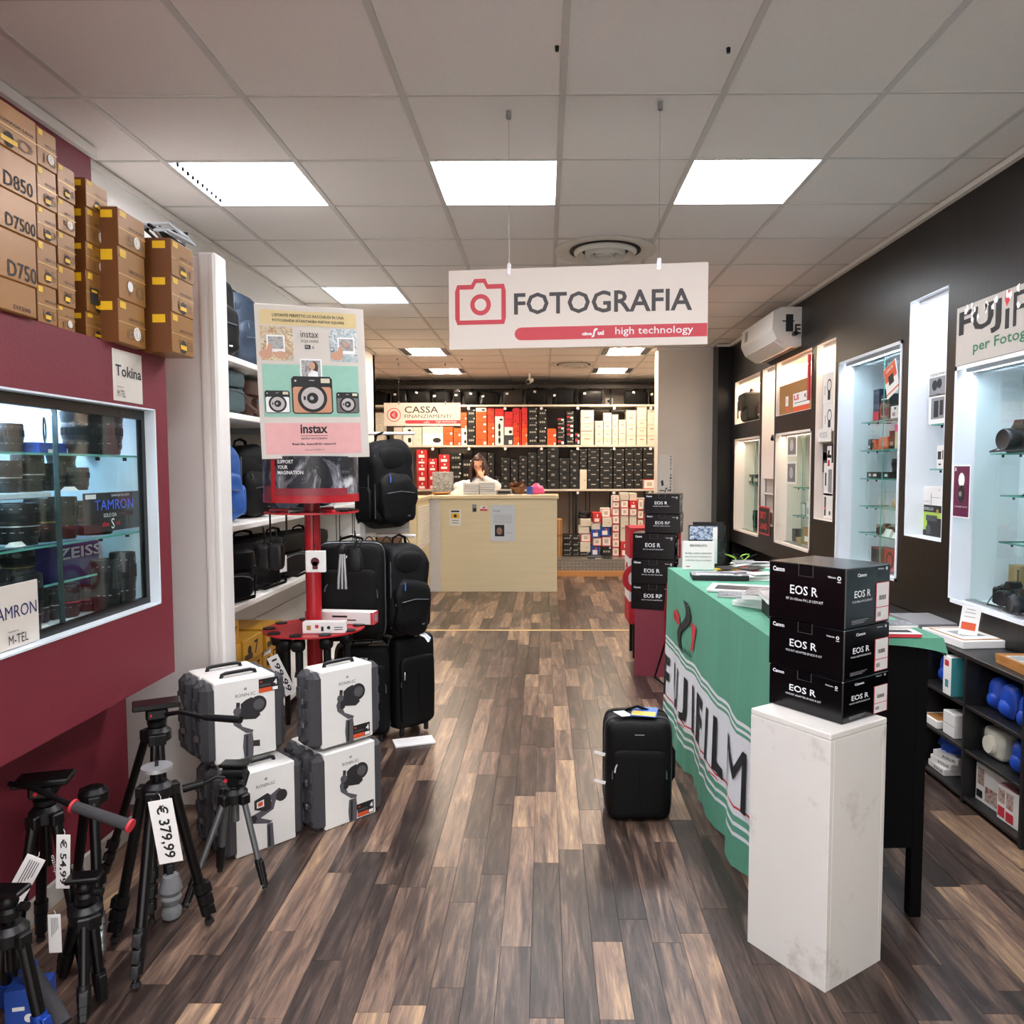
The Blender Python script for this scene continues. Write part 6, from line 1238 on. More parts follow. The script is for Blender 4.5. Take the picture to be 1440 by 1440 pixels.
for k, (px, py, cl, lab) in enumerate(((1036, 806, BOXO, 'orange tag packet on the cluttered far end of the table'), (1060, 810, BOXR, 'red strap with white lettering on the cluttered table end'), (1050, 800, PAPER, 'crumpled white leaflet on the cluttered table end'), (1074, 800, PAPER, 'white price list behind the black boxes on the table'), (1026, 808, YEL, 'yellow and black leaflet beside the orange packet'), (1044, 815, BOXG, 'grey leaflet fan in front of the orange packet'), (1070, 818, PAPER, 'white leaflet fan close to the black camera boxes'))):
    p = tt(px, py)
    mb = MB(); z_ = .003
    for j in range(4):
        a = -.3+.2*j+rr.random()*.3; M = T(rr.uniform(-.02, .02), rr.uniform(-.02, .02), z_) @ rotz(a) @ Matrix.Rotation(rr.uniform(-.12, .12), 4, 'X'); mb.box(-.06, .06, -.04, .04, 0, .003, j % 2, M); z_ += .008
    tag(mb.build('leaflet_pile', [cl, [PAPER, INK, BOXG][k % 3]], None, (p.x, p.y+.05, TZ+.004), (0, 0, rr.uniform(-.5, .5)), 0), lab, 'leaflet')
p = tt(1050, 800)
t = thing('lanyard', 'black and green wire lanyard standing up from the cluttered table end', 'lanyard', (p.x, p.y+.12, TZ+.008))
for k in range(4): MB().tube([(-.06+.04*k+.03*math.sin(i*.9+k), .02*math.cos(i), .004+.055*math.sin(PI*i/10)) for i in range(11)], .003, 6).build('cord', [pm('lime_cord', '8fc24a', .5), BLACKP][k % 2], t)
mag('stack of red-edged magazines on the near right corner of the green cloth', 1258, 893, -.05, .13, .10, .012, [PAPER, REDINK, INK], lambda m, f: m.quad(f, .02, .11, .02, .06, .0005, 2))
mag('white magazine on top of the red-edged stack', 1256, 886, .05, .12, .09, .008, [MP[0], PAPER], z=TZ+.018)
# strap hanging at the far end
p = at(932, 900, y=4.29)
t = thing('camera_strap', 'red and black camera strap hanging at the far end of the green table', 'strap', (p.x+.02, 4.255, 0))
MB().tube([(.03, 0, .90), (0, 0, .86), (-.015, 0, .7), (-.01, 0, .5), (.0, 0, .38)], .012, 8, flat=.3).build('red_strap', CLR, t); MB().tube([(.04, .01, .9), (.03, .01, .8), (.01, .01, .6), (-.04, .01, .42), (-.07, .01, .32), (-.02, .01, .28), (.02, .01, .3)], .010, 8, flat=.35).build('black_strap', BLACKP, t)
# ================================================================ roller bag in the aisle
trolley('black roller bag with leaflets on top standing alone in the aisle', (.402, 3.275, 0), -.03, (.285, .24, .43), BAGB, wheels=False, accent=SILV)
tag(MB().cb(-.055, .055, -.05, .05, 0, .003, .001).box(-.05, .05, -.045, .0, .003, .0035, 1).build('leaflet', [pm('leaflet_blue2', '2c62b8', .35, var=.3, scale=20), pm('leaflet_yellow', 'd9b33c', .35, var=.5, scale=30)], None, (.43, 3.25, .447), (.1, 0, -.25), 0), 'blue and yellow leaflet on top of the aisle roller bag', 'leaflet')
tag(MB().cb(-.03, .03, -.03, .03, 0, .002, .0008).build('paper_tag', PAPER, None, (.335, 3.23, .446), (.1, .1, .6), 0), 'small white card beside the leaflet on the aisle roller bag', 'card')
for k, z in enumerate((.27, .155)): tag(MB().cb(-.055, .0, -.001, .001, 0, .014, .0005).build('paper_tag', PAPER, None, (.255, 3.20-.02*k, z), (0, .35, .3), 0), ['upper', 'lower'][k]+' white paper tag tied to the side zip of the aisle roller bag', 'tag')
# ================================================================ low black cube shelf at the right edge
BW = pm('black_laminate', '18181a', .4, var=.3, scale=30); UX, UD = 1.868, .33
t = thing('cube_shelf', 'low black cube shelving unit against the right wall', 'shelves', (UX, 2.93, 0))
UL = 2.13
MB().cb(0, UD, 0, UL, .655, .675, .002).build('top_board', BW, t, smooth=0); MB().box(UD-.005, UD, 0, UL, .0, .655).build('back_board', BW, t, smooth=0)
for k in range(6): MB().cb(0, UD-.005, .42*k, .42*k+.02, 0, .655, .002).build('upright', BW, t, smooth=0)
for k in range(5):
    for z in (.035, .25, .45): MB().cb(.002, UD-.006, .42*k+.02, .42*k+.42, z-.015, z, .001).build('shelf_board', BW, t, smooth=0)
PLAST = glass('clear_plastic', (.95, .96, .98), .85, .12); BLS = pm('blue_soft', '1d4fc0', .45, var=.2)
def bagged(label, x, y, z, s, mat, rz=0, shape=0):
    t = thing('bagged_case', label, 'camera case', (x, y, z), rz)
    if shape == 0: MB().sup((0, 0, .075*s), (.035*s, .055*s, .075*s), .8, .9, 18, 12).sup((-.01*s, 0, .05*s), (.04*s, .04*s, .04*s), .9, .9, 14, 10).build('soft_case', mat, t)
    else: MB().sup((0, 0, .065*s), (.045*s, .075*s, .065*s), .4, .45, 20, 12).build('soft_case', mat, t); MB().cyl((-.045*s, 0, .06*s), (-.062*s, 0, .06*s), .042*s, .036*s, 20).build('lens_bulge', mat, t)
    MB().sup((0, 0, .085*s), (.052*s, .08*s, .09*s), .6, .6, 18, 12, wr=.03, seed=int(x*100+y*70), ws=22).build('plastic_bag', PLAST, t)
    MB().lathe([(.012*s, 0), (.006*s, .012*s), (.022*s, .03*s)], 10, 0, T(0, 0, .17*s)).build('bag_knot', PLAST, t)
bagged('blue soft camera case in clear plastic, left in the nearest upper cube', UX+.10, 3.27, .451, .95, BLS)
bagged('blue soft camera case in clear plastic, middle of the nearest upper cube', UX+.08, 3.15, .451, .98, BLS)
bagged('blue soft camera case in clear plastic, right in the nearest upper cube', UX+.07, 3.01, .451, .95, BLS)
carton('product_box', 'grey blister card behind the blue cases in the nearest upper cube', 'box', (UX+.2, 3.10, .451), -PI/2, (.16, .04, .17), [BOXG, BOXB], [('f', 'q', .1, .9, .7, .85, 1)])
bagged('white instant camera case in plastic in the nearest middle cube', UX+.10, 3.24, .251, 1.0, pm('cream_soft', 'd9d6c4', .45), 0, 1)
bagged('blue soft case in clear plastic in the nearest middle cube', UX+.08, 3.06, .251, .95, BLS)
bagged('blue soft case in plastic in the second upper cube', UX+.10, 3.68, .451, .95, BLS)
carton('product_box', 'white box with mint side and portrait photos in the nearest bottom cube', 'box', (UX+.09, 3.245, .036), -PI/2+.05, (.17, .08, .165), [PAPER, pm('mint', '9fd0bd', .4), photo('print_portrait', ('2c2422', 'b98d78', 'd9c6bd', '6b5a58', 'e6e1de'), 40), INK], [('t', 'q', 0, 1, 0, 1, 1), ('f', 'q', .08, .35, .45, .9, 2), ('f', 'q', .4, .9, .1, .5, 2), ('f', 'q', .05, .3, .1, .3, 3)])
carton('product_box', 'white box with pink top and face photos in the nearest bottom cube', 'box', (UX+.08, 3.06, .036), -PI/2+.05, (.17, .09, .145), [PAPER, pm('pink_print', 'e6a3a8', .4), photo('print_portrait', ('2c2422', 'b98d78', 'd9c6bd', '6b5a58', 'e6e1de'), 40), REDINK, INK], [('t', 'q', 0, .7, 0, 1, 1), ('f', 'q', .05, .3, .5, .9, 2), ('f', 'q', .35, .6, .45, .9, 2), ('f', 'q', .05, .3, .1, .4, 3), ('f', 'q', .35, .62, .08, .35, 3), ('r', 'q', .1, .9, .5, .52, 4), ('r', 'q', .1, .9, .6, .62, 4), ('r', 'q', .5, .9, .08, .2, 4)])
carton('product_box', 'tall white and teal box in the second upper cube', 'box', (UX+.06, 3.50, .451), -PI/2, (.07, .13, .18), [PAPER, REDINK, pm('teal', '3f8f95', .4)], [('f', 'q', .2, .7, .75, .9, 1), ('f', 'q', .3, .7, .2, .4, 2), ('r', 'q', 0, 1, 0, 1, 2)])
carton('product_box', 'flat white box with brown picture in the second middle cube', 'box', (UX+.07, 3.68, .251), -PI/2, (.15, .12, .035), [PAPER, BOXBR], [('t', 'q', .1, .9, .1, .9, 1)])
carton('product_box', 'plain white small box in the second middle cube', 'box', (UX+.08, 3.52, .251), -PI/2, (.10, .12, .11), [PAPER, BOXG], [('f', 'q', 0, 1, .48, .5, 1)])
for k in range(3): carton('product_box', ['lowest', 'middle', 'topmost'][k]+' white packet with dark lettering in the second bottom cube', 'box', (UX+.09+.01*k, 3.64-.01*k, .036+.031*k), -PI/2+.15*k, (.15, .12, .03), [PAPER, INK], [('f', 't', 'ROLLEI', .4, .3, .4, 1, 'l', .5, .02)])
tag(MB().sup((0, 0, .03), (.06, .07, .03), .5, .6, 14, 8, wr=.04, seed=4, ws=18).build('blue_pouch', BLS, None, (UX+.12, 3.66, .131)), 'crumpled blue pouch on the white packets in the second bottom cube', 'pouch')
# on top of the cube shelf
FRW = pm('frame_wood', 'a9743c', .45, var=.2, scale=12)
def frame(label, x, y, z, rz, w, h, inner):
    t = thing('picture_frame', label, 'picture frame', (x, y, z), rz)
    MB().box(-w/2, w/2, -h/2, -h/2+.018, 0, .018).box(-w/2, w/2, h/2-.018, h/2, 0, .018).box(-w/2, -w/2+.018, -h/2+.018, h/2-.018, 0, .018).box(w/2-.018, w/2, -h/2+.018, h/2-.018, 0, .018).build('wood_frame', FRW, t, smooth=0)
    MB().box(-w/2+.018, w/2-.018, -h/2+.018, h/2-.018, .002, .012).build('mount', PAPER, t, smooth=0); m = MB(); f = Fr((-w/2, -h/2, .0125), (1, 0, 0), (0, 1, 0))
    for i in range(2):
        for j in range(3): m.quad(f, w*(.14+.38*i), w*(.46+.38*i), h*(.1+.28*j), h*(.34+.28*j), .0005)
    m.build('photo_set', inner, t, smooth=0)
GPH = photo('grey_photos', ('5f6668', 'a9aeae', '83898b', 'cfd2d0'), 25)
frame('lower wooden multi-photo frame lying on the low black shelf', UX+.16, 3.05, .676, -.05, .24, .32, GPH)
frame('upper wooden multi-photo frame lying on the other frame', UX+.165, 3.06, .695, -.02, .24, .32, GPH)
carton('album_box', 'open white album box with a tan rim and a photo inside on the low shelf', 'album', (UX+.14, 3.62, .676), .1, (.24, .32, .035), [PAPER, BOXBR, GPH], [('t', 'q', .06, .94, .06, .94, 1), ('t', 'q', .12, .88, .12, .88, 0), ('t', 'q', .25, .75, .3, .7, 2)])
carton('album_box', 'grey glossy album lying beyond the open album box', 'album', (UX+.15, 4.02, .676), .05, (.24, .3, .03), [BOXG, PAPER], [('t', 'q', .1, .9, .1, .9, 0)])
sp = at(1352, 905, z=.677)
t = thing('sign_holder', 'slanted white card with an orange panel in a clear stand on the low shelf', 'sign', (sp.x+.02, sp.y, .677)); t.rotation_euler = (-.12, .12, -.5)
MB().cb(-.04, .04, -.0015, .0015, 0, .17, .0007).build('card', PAPER, t, smooth=0); MB().box(.045, .05, 0, .09, 0, .16).box(-.04, .05, 0.003, .09, -.001, .001).build('clear_stand', GLASS, t, smooth=0)
m = MB(); f = Fr((-.04, -.002, 0)); m.quad(f, .008, .068, .06, .095, .0006, 1); m.text(f, 'SONY', .008, .02, .014, 0, w=.062, bold=.04); m.quad(f, .015, .06, .12, .123, .0006, 2); m.quad(f, .015, .06, .14, .143, .0006, 2); m.quad(f, .02, .055, .155, .158, .0006, 2)
m.build('card_print', [INK, BOXO, BOXG], t, smooth=0)
# ================================================================ back room: stock shelves
SY_ = 11.6; DEP = .42
def bx(cx_, cy_, o): return at(o+cx_/6, 520+cy_/6, y=SY_)
KR = pm('shelf_cream', 'cfc6b8', .5); 
t = thing('stock_shelving', 'long wall shelving of three boards across the back of the shop', 'shelves', (0, SY_, 0))
shz = [at(800, 569, y=SY_).z, at(800, 626, y=SY_).z, at(800, 688, y=SY_).z]
for z in shz: MB().cb(-2.88, 1.72, 0, DEP+.2, z-.03, z, .003).build('shelf_board', KR, t, smooth=0)
for i in range(9):
    MB().box(-2.8+.55*i-.015, -2.8+.55*i+.015, .68, .70, .08, 2.80).build('upright', BLACKM, t, smooth=0)
    for z in shz: MB().cyl((-2.8+.55*i, -.006, z-.055), (-2.8+.55*i, .03, z-.055), .022, n=12).build('shelf_knob', PAPER, t)
for px in (803, 826): 
    x = at(px, 760, y=SY_+.6).x
    for d in (-.03, .03): MB().box(x+d-.008, x+d+.008, .60, .62, .08, 1.15).build('cable_duct', BLACKM, t, smooth=0)
struct('trim_7', MB().box(-2.9, 1.96, 11.95, 12.05, 2.74, 2.80).box(-2.9, 1.96, 12.1, 12.2, 2.82, 2.86), pm('dark_beam', '4b4743', .6), smooth=0)
CREAM = pm('carton_cream', 'd9cfbd', .55, var=.04); BKC = pm('carton_black_back', '0e0e0c', .5, var=.2); GPRT = pm('grey_print', 'a9a79c', .5); ORG = pm('carton_orange_back', 'e05a22', .5, var=.05); RDC = pm('carton_red_back', 'c7272b', .5, var=.05); REDOR = pm('carton_redorange', 'd8391f', .5, var=.05); BEIGE = pm('carton_beige', 'c4b59a', .55)
def unit(mats, pr): 
    mb = MB().cb(-.5, .5, -.5, .5, 0, 1, .012); prints(mb, 1, 1, 1, pr, .004); return mb.mesh('stock_box', mats, 0)
def fan(): return [('f', 'q', .35+.06*i, .39+.06*i, .42-.02*abs(i-2), .58-.02*abs(i-2), 1) for i in range(5)]+[('f', 'q', .38, .62, .34, .38, 1), ('f', 'q', .04, .22, .86, .94, 1)]
ST = {
 'k': (unit([BKC, GPRT], fan()), 'black'), 'k2': (unit([BKC, GPRT], [('f', 'q', .3, .7, .4, .5, 1), ('f', 'q', .04, .2, .85, .95, 1), ('f', 'q', .8, .95, .85, .95, 1)]), 'black'),
 'k3': (unit([BKC, GPRT, PAPER], [('f', 'q', .15, .35, .4, .6, 1), ('f', 'q', .42, .58, .4, .6, 1), ('f', 'q', .65, .85, .4, .6, 1), ('f', 'q', .8, .95, .8, .95, 2)]), 'black'),
 'o': (unit([ORG, REDOR, PAPER], [('f', 'q', .2, .7, .4, .5, 1), ('f', 'q', .7, .95, .05, .3, 2)]), 'orange'), 'ro': (unit([REDOR, ORG, INK], [('f', 'q', .1, .5, .4, .55, 1), ('f', 'q', .6, .85, .7, .85, 2)]), 'orange-red'),
 'r': (unit([RDC, PAPER, INK], [('f', 'q', .2, .75, .08, .42, 1), ('f', 'q', .45, .6, .6, .85, 1)]), 'red'), 'r2': (unit([RDC, REDOR], [('f', 'q', .2, .75, .4, .5, 1)]), 'red'),
 'c': (unit([CREAM, RDC, BEIGE], [('f', 'q', .3, .7, .55, .62, 1), ('f', 'q', .05, .95, .9, .95, 2), ('f', 'q', .3, .4, .3, .36, 2), ('f', 'q', .6, .7, .3, .36, 2)]), 'cream'), 'c2': (unit([CREAM, INK], [('f', 'q', .02, .9, .88, .99, 1)]), 'cream'),
 'w': (unit([PAPER, INK], [('f', 'd', .7, .4, .2, 1)]), 'white'), 'w2': (unit([pm('carton_offwhite', 'd6d0c2', .55), BEIGE], [('f', 'q', .6, .8, .4, .5, 1)]), 'off-white'), 'wk': (unit([PAPER, INK, GPRT], [('f', 'd', .5, .8, .14, 1), ('f', 'd', .5, .5, .14, 1), ('f', 'd', .5, .2, .14, 1)]), 'white'),
 'm': (unit([BKC, RDC, PAPER], [('f', 'q', .05, .5, .5, .9, 1), ('f', 'q', .55, .9, .2, .7, 2)]), 'multicoloured'), 'g': (unit([pm('carton_darkgrey', '3a3c40', .5), PAPER], [('f', 'q', .5, .9, .1, .5, 1)]), 'dark grey'),
 'cw': (unit([PAPER, RDC, BEIGE], [('f', 'q', 0, .08, 0, 1, 1), ('f', 'q', .92, 1, 0, 1, 1), ('f', 'q', 0, 1, 0, .08, 1), ('f', 'q', 0, 1, .92, 1, 1), ('f', 'q', .3, .7, .3, .7, 2)]), 'red-edged white'),
 'bl': (unit([BOXBL, PAPER, BOXO], [('f', 'q', .2, .75, .15, .6, 1), ('f', 'q', .5, .7, .65, .85, 2)]), 'blue'), 'br': (unit([BOXBR, BEIGE], [('f', 'q', .45, .55, 0, 1, 1)]), 'brown'),
}
CNT = {}
def put(style, x0, x1, z0, z1, y, label, group, d=.3, rz=0, name='stock_box', cat='box'):
    o = bpy.data.objects.new(name, ST[style][0]); COL.objects.link(o)
    o.location = ((x0+x1)/2, y+d/2, z0); o.scale = (max(.02, x1-x0-.003), d, max(.02, z1-z0-.002)); o.rotation_euler = (0, rz, 0)
    return tag(o, label, cat, group)
def row(stacks, shelf, zbase, o0, group):
    for si, (o, xa, xb, ys_, sty) in enumerate(sorted(stacks, key=lambda s: s[0]+s[1]/6)):
        x0, x1 = bx(xa, ys_[-1], o).x, bx(xb, ys_[-1], o).x
        zs = [bx((xa+xb)/2, v, o).z for v in ys_]      # top to bottom
        zs[-1] = zbase+.001
        n = len(zs)-1
        for k in range(n):
            s = sty[k] if isinstance(sty, (list, tuple)) else sty
            pos = 'only box' if n == 1 else ('top box' if k == 0 else ('lowest box' if k == n-1 else ordn(n-1-k)+' box up'))
            put(s, x0, x1, zs[k+1], zs[k], SY_+.015+.01*((si*7+k*3) % 3), '%s %s in the %s stack from the left, %s' % (ST[s][1], pos, ordn(si), shelf), group, .26+.02*(si % 3))
A, B_ = 500, 720
row([(A, 20, 75, [360, 420, 480, 550, 625], 'w2'), (A, 132, 232, [355, 400, 450, 500, 560, 625], 'w2'), (A, 320, 398, [480, 550, 625], 'w2'), (A, 402, 480, [480, 525, 625], 'w'), (A, 482, 558, [480, 530, 625], 'w2'), (A, 562, 738, [475, 527, 625], ['w2', 'w']),
     (A, 742, 822, [478, 548, 625], 'o'), (A, 826, 888, [490, 560, 625], 'o'), (A, 891, 940, [355, 420, 490, 560, 625], ['o', 'o', 'w', 'w']), (A, 946, 1010, [330, 400, 470, 550, 625], 'k3'), (A, 1015, 1108, [315, 350, 405, 470, 530, 625], ['w', 'o', 'o', 'o', 'o']), (A, 1113, 1172, [320, 385, 445, 500, 570, 625], ['ro', 'ro', 'o', 'o', 'o']),
     (A, 1178, 1252, [325, 390, 437, 625], ['r2', 'w', 'wk']), (A, 1256, 1330, [350, 415, 480, 550, 625], ['r2', 'r2', 'w', 'g']), (A, 1334, 1384, [320, 375, 440, 505, 565, 625], ['r2', 'r2', 'ro', 'ro', 'o']),
     (B_, 66, 78, [330, 625], ['r2']), (B_, 82, 132, [315, 370, 435, 490, 565, 625], ['r2', 'r2', 'ro', 'o', 'o']), (B_, 4, 62, [325, 385, 440, 500, 570, 625], ['r2', 'ro', 'ro', 'o', 'o']), (B_, 138, 216, [320, 380, 440, 490, 560, 625], 'k3'), (B_, 224, 292, [330, 400, 480, 560, 625], 'k3'), (B_, 298, 376, [495, 565, 625], 'o'),
     (B_, 384, 446, [405, 435, 475, 510, 545, 590, 625], ['m', 'k3', 'm', 'k3', 'k3', 'm']), (B_, 460, 524, [350, 385, 420, 455, 490, 530, 575, 625], ['k3', 'm', 'k3', 'm', 'm', 'm', 'k3']), (B_, 532, 576, [530, 575, 625], 'm'),
     (B_, 580, 692, [338, 365, 455, 515, 545, 625], ['c2', 'c', 'c', 'c2', 'c']), (B_, 702, 770, [428, 450, 515, 580, 625], ['c2', 'c', 'c', 'c']), (B_, 774, 842, [360, 380, 435, 450, 515, 580, 625], ['c2', 'c', 'c2', 'c', 'c', 'c']), (B_, 846, 898, [375, 395, 450, 515, 580, 625], ['c2', 'c', 'c', 'c', 'c']),
     (B_, 902, 962, [420, 435, 510, 580, 625], ['c2', 'c', 'c', 'c']), (B_, 966, 1050, [338, 370, 460, 555, 625], ['c2', 'c', 'c', 'c']), (B_, 1055, 1138, [305, 328, 425, 490, 555, 625], ['c2', 'w2', 'c', 'c', 'c']), (B_, 1144, 1222, [335, 360, 460, 555, 625], ['c2', 'w2', 'c', 'c'])],
    'middle stock shelf', shz[1], 0, 'cartons on the middle stock shelf')
row([(A, 515, 606, [670, 745, 790, 850, 940, 1015], 'r'), (A, 612, 690, [745, 795, 850, 930, 1015], 'r'), (A, 700, 796, [710, 780, 840, 930, 1015], 'r'), (A, 800, 895, [700, 780, 860, 940, 1015], 'k3'), (A, 900, 985, [755, 840, 930, 1015], 'k3'), (A, 1026, 1108, [695, 760, 840, 930, 1015], 'k'), (A, 1115, 1170, [700, 760, 820, 880, 950, 1015], 'k'),
     (A, 1178, 1222, [895, 955, 1015], 'k'), (A, 1226, 1304, [740, 800, 870, 950, 1015], 'k'), (A, 1310, 1372, [755, 810, 880, 950, 1015], 'k'), (A, 1378, 1436, [725, 785, 850, 900, 960, 1015], 'k'),
     (B_, 2, 54, [755, 800, 855, 930, 1015], 'k'), (B_, 60, 130, [725, 785, 845, 900, 960, 1015], 'k'), (B_, 136, 210, [695, 765, 840, 900, 960, 1015], 'k'), (B_, 216, 290, [670, 725, 800, 880, 950, 1015], 'k'), (B_, 298, 396, [645, 690, 760, 840, 925, 1015], 'k'), (B_, 400, 486, [745, 810, 870, 945, 1015], 'k'), (B_, 490, 568, [675, 745, 810, 880, 945, 1015], 'k'),
     (B_, 572, 632, [670, 725, 780, 842, 1015], ['k2', 'k2', 'k2', 'w2']), (B_, 640, 738, [665, 715, 765, 840, 920, 1015], 'k2'), (B_, 744, 850, [665, 740, 815, 880, 945, 1015], 'k2'), (B_, 856, 948, [670, 750, 815, 880, 945, 1015], 'k2'), (B_, 955, 1026, [660, 750, 840, 925, 1015], 'k2'), (B_, 1030, 1100, [660, 755, 840, 925, 1015], 'k2'), (B_, 1106, 1216, [660, 750, 840, 925, 1015], ['k2', 'k2', 'k2', 'cw'])],
    'lowest stock shelf', shz[2], 0, 'cartons on the lowest stock shelf')
# bags in clear plastic on the top shelf
BPL = glass('bag_plastic', (.9, .9, .9), .75, .25)
for k, (p0, p1, yt, wrap) in enumerate(((513, 545, 548, 0), (549, 570, 546, 1), (572, 606, 545, 1), (608, 634, 546, 0), (637, 649, 548, 1), (651, 674, 546, 0), (676, 702, 547, 1), (705, 737, 545, 0), (739, 770, 543, 1), (776, 810, 544, 1), (814, 849, 545, 1), (878, 914, 546, 0), (917, 932, 545, 1))):
    a, b = at(p0, yt, y=SY_), at(p1, yt, y=SY_); w_ = b.x-a.x; h = a.z-shz[0]-.004
    t = thing('shoulder_bag', '%s dark bag%s on the top stock shelf, counted from the left' % (ordn(k), ' in clear plastic' if wrap else ''), 'bag', ((a.x+b.x)/2, SY_+.17, shz[0]+.002), 0, 'bags on the top stock shelf')
    MB().sup((0, 0, h*.46), (w_*.47, .13, h*.46), .35, .3, 18, 10, wr=.03, seed=k).build('bag_body', [BAGB, pm('bag_brown_dark', '1c1412', .6)][k in (7,)], t)
    MB().tube([(-w_*.2, 0, h*.85), (0, 0, h*1.0), (w_*.2, 0, h*.85)], .012, 6).build('handle', BAGB, t)
    MB().box(-w_*.3, -w_*.3+.04, -.145, -.14, h*.6, h*.72, 0, Matrix.Rotation(.3*(k % 3-1), 4, 'Y')).build('paper_tag', PAPER, t, smooth=0)
    if wrap: MB().sup((0, 0, h*.5), (w_*.5, .15, h*.5), .4, .35, 18, 10, wr=.06, seed=k+20, ws=14).build('plastic_wrap', BPL, t)
a = at(852, 560, y=12.3)
t = thing('thermostat', 'small white thermostat box on the back wall above the cream cartons', 'thermostat', (a.x, 12.33, a.z-.1)); MB().cb(0, .12, -.03, .018, 0, .1, .005).build('casing', PAPER, t, smooth=0); MB().box(.03, .08, -.032, -.029, .03, .07).build('display', INK, t, smooth=0)
a = at(745, 537, y=11.3)
t = thing('security_camera', 'small white security camera under the back room ceiling', 'security camera', (a.x, 11.3, CEIL-.0)); MB().cyl((0, 0, 0), (0, 0, -.09), .015, n=10).build('stem', PAPER, t); MB().cyl((.03, .08, -.09), (-.02, -.07, -.13), .035, .035, 14).build('body', PAPER, t); MB().cyl((-.02, -.07, -.13), (-.022, -.076, -.1316), .028, n=14).build('lens', INK, t)
# ---- floor-level cartons under the shelves, right of the counter
DIAM = pm('diamond_plate', '8c857b', .35, .7, var=.2)
a, b = at(785, 803, y=10.56), at(785, 787, y=10.56)
dp = MB().box(.16, 1.96, 10.60, 10.62, .075, .235).box(.16, 1.96, 10.62, 11.9, .22, .235); 
struct('trim_8', dp, DIAM, smooth=0); tr = MB()
for i in range(34):
    for j in range(3):
        x = .19+.052*i; z = .105+.045*j; s = 1 if (i+j) % 2 else -1
        tr.add([(x-.018, 10.597, z-.010*s), (x, 10.594, z-.004), (x+.018, 10.597, z+.010*s), (x, 10.594, z+.004)], [(0, 1, 2, 3)])
tr.build('raised_treads', pm('tread_metal', 'c9c2b6', .3, .7), bpy.data.objects['trim_8'], smooth=0); bpy.data.objects['raised_treads']['kind'] = 'stuff'
FY = 10.95; PB = .236
def fx(cx_, cy_, y=FY): return at(580+cx_/4, 660+cy_/4, y=y)
fs = [(1124, 1164, [150, 182, 218, 262, 308, 352, 396, 440, 492], 'cw'), (1170, 1215, [133, 175, 217, 262, 330, 408, 492], ['w2', 'cw', 'cw', 'w2', 'w2', 'r']), (1220, 1262, [135, 177, 220, 262, 335, 410, 492], ['w2', 'r', 'cw', 'w2', 'cw', 'r']), (1266, 1300, [165, 230, 280, 340, 410, 492], 'cw'), (1303, 1345, [165, 240, 320, 410, 492], 'cw'),
      (1062, 1116, [222, 272, 325, 378, 435, 492], ['cw', 'w2', 'bl', 'cw', 'k3']), (1008, 1058, [245, 300, 340, 385, 432, 492], ['r', 'w2', 'bl', 'cw', 'bl']), (942, 1000, [280, 320, 362, 410, 465, 505], ['w2', 'w2', 'cw', 'w2', 'k3']), (900, 938, [370, 408, 440, 470, 505], 'k3'), (846, 896, [370, 405, 440, 470, 505], 'k3'), (808, 842, [282, 372, 435, 505], 'br')]
for si, (xa, xb, ys_, sty) in enumerate(sorted(fs, key=lambda q: q[0])):
    x0, x1 = fx(xa, 400).x, fx(xb, 400).x; zs = [fx(xa, v).z for v in ys_]; zs[-1] = PB; n = len(zs)-1
    for k in range(n):
        s = sty[k] if isinstance(sty, (list, tuple)) else sty
        if zs[k]-zs[k+1] < .03: continue
        jit = .015*math.sin(si*5+k*2.3)*(si in (3, 4, 5))
        put(s, x0+jit, x1+jit, zs[k+1], zs[k], FY+.02*((si+k) % 3), '%s %s in the %s floor stack from the counter, under the shelves' % ({'red-edged white': 'red-white'}.get(ST[s][1], ST[s][1]), 'top box' if k == 0 else ('lowest box' if k == n-1 else ordn(n-1-k)+' box up'), ordn(si)), 'cartons piled on the metal platform', .28)
for k, (xa, xb, ya, yb_) in enumerate(((932, 1006, 258, 278), (938, 1010, 238, 257))):
    p, q = fx(xa, yb_), fx(xb, ya)
    tag(MB().lathe([((q.x-p.x)*.5, 0), ((q.x-p.x)*.5, .03), ((q.x-p.x)*.46, .045)], 24).build('tin_lid', BLACKP, None, ((p.x+q.x)/2, FY+.18, fx(960, 279).z+.002+.05*k)), ['lower', 'upper'][k]+' black round lid on the white floor stack', 'lid')
put('g', fx(987, 500, 10.55).x, fx(1072, 500, 10.55).x, .236, fx(1030, 497, 10.6).z, 10.64, 'grey box standing alone on the edge of the metal platform', None, .25)
put('k3', fx(1080, 500, 10.55).x, fx(1126, 500, 10.55).x, .236, fx(1030, 522, 10.6).z, 10.64, 'small black box next to the grey box on the platform edge', None, .2)
# ================================================================ counter
def wood_counter():
    m = pm('counter_maple', 'e4d6b0', .45, var=.08, scale=3, stretch=(.6, 1, 9), bump=.03); return m
CTR = wood_counter()
t = thing('cash_counter', 'pale wood cash counter at the back of the shop', 'counter', (0, 0, 0))
CX0, CX1, CY = -1.40, .148, 9.24
MB().cb(CX0+.13, CX1, CY, CY+.03, 0, 1.135, .002).build('front_panel', CTR, t, smooth=0)
MB().cb(CX0, CX0+.13, CY, CY+.03, 0, 1.135, .002).build('corner_post', pm('counter_white', 'd9d6d2', .4), t, smooth=0)
MB().cb(CX1-.03, CX1, CY+.03, CY+.6, 0, 1.135, .002).build('end_panel', CTR, t, smooth=0)
CTOP = pm('counter_top', 'e0cfa8', .35, var=.08, scale=3, stretch=(.6, 6, 1))
MB().cb(CX0-.02, CX1+.02, CY-.03, CY+.45, 1.135, 1.18, .005).build('countertop', CTOP, t, smooth=0)
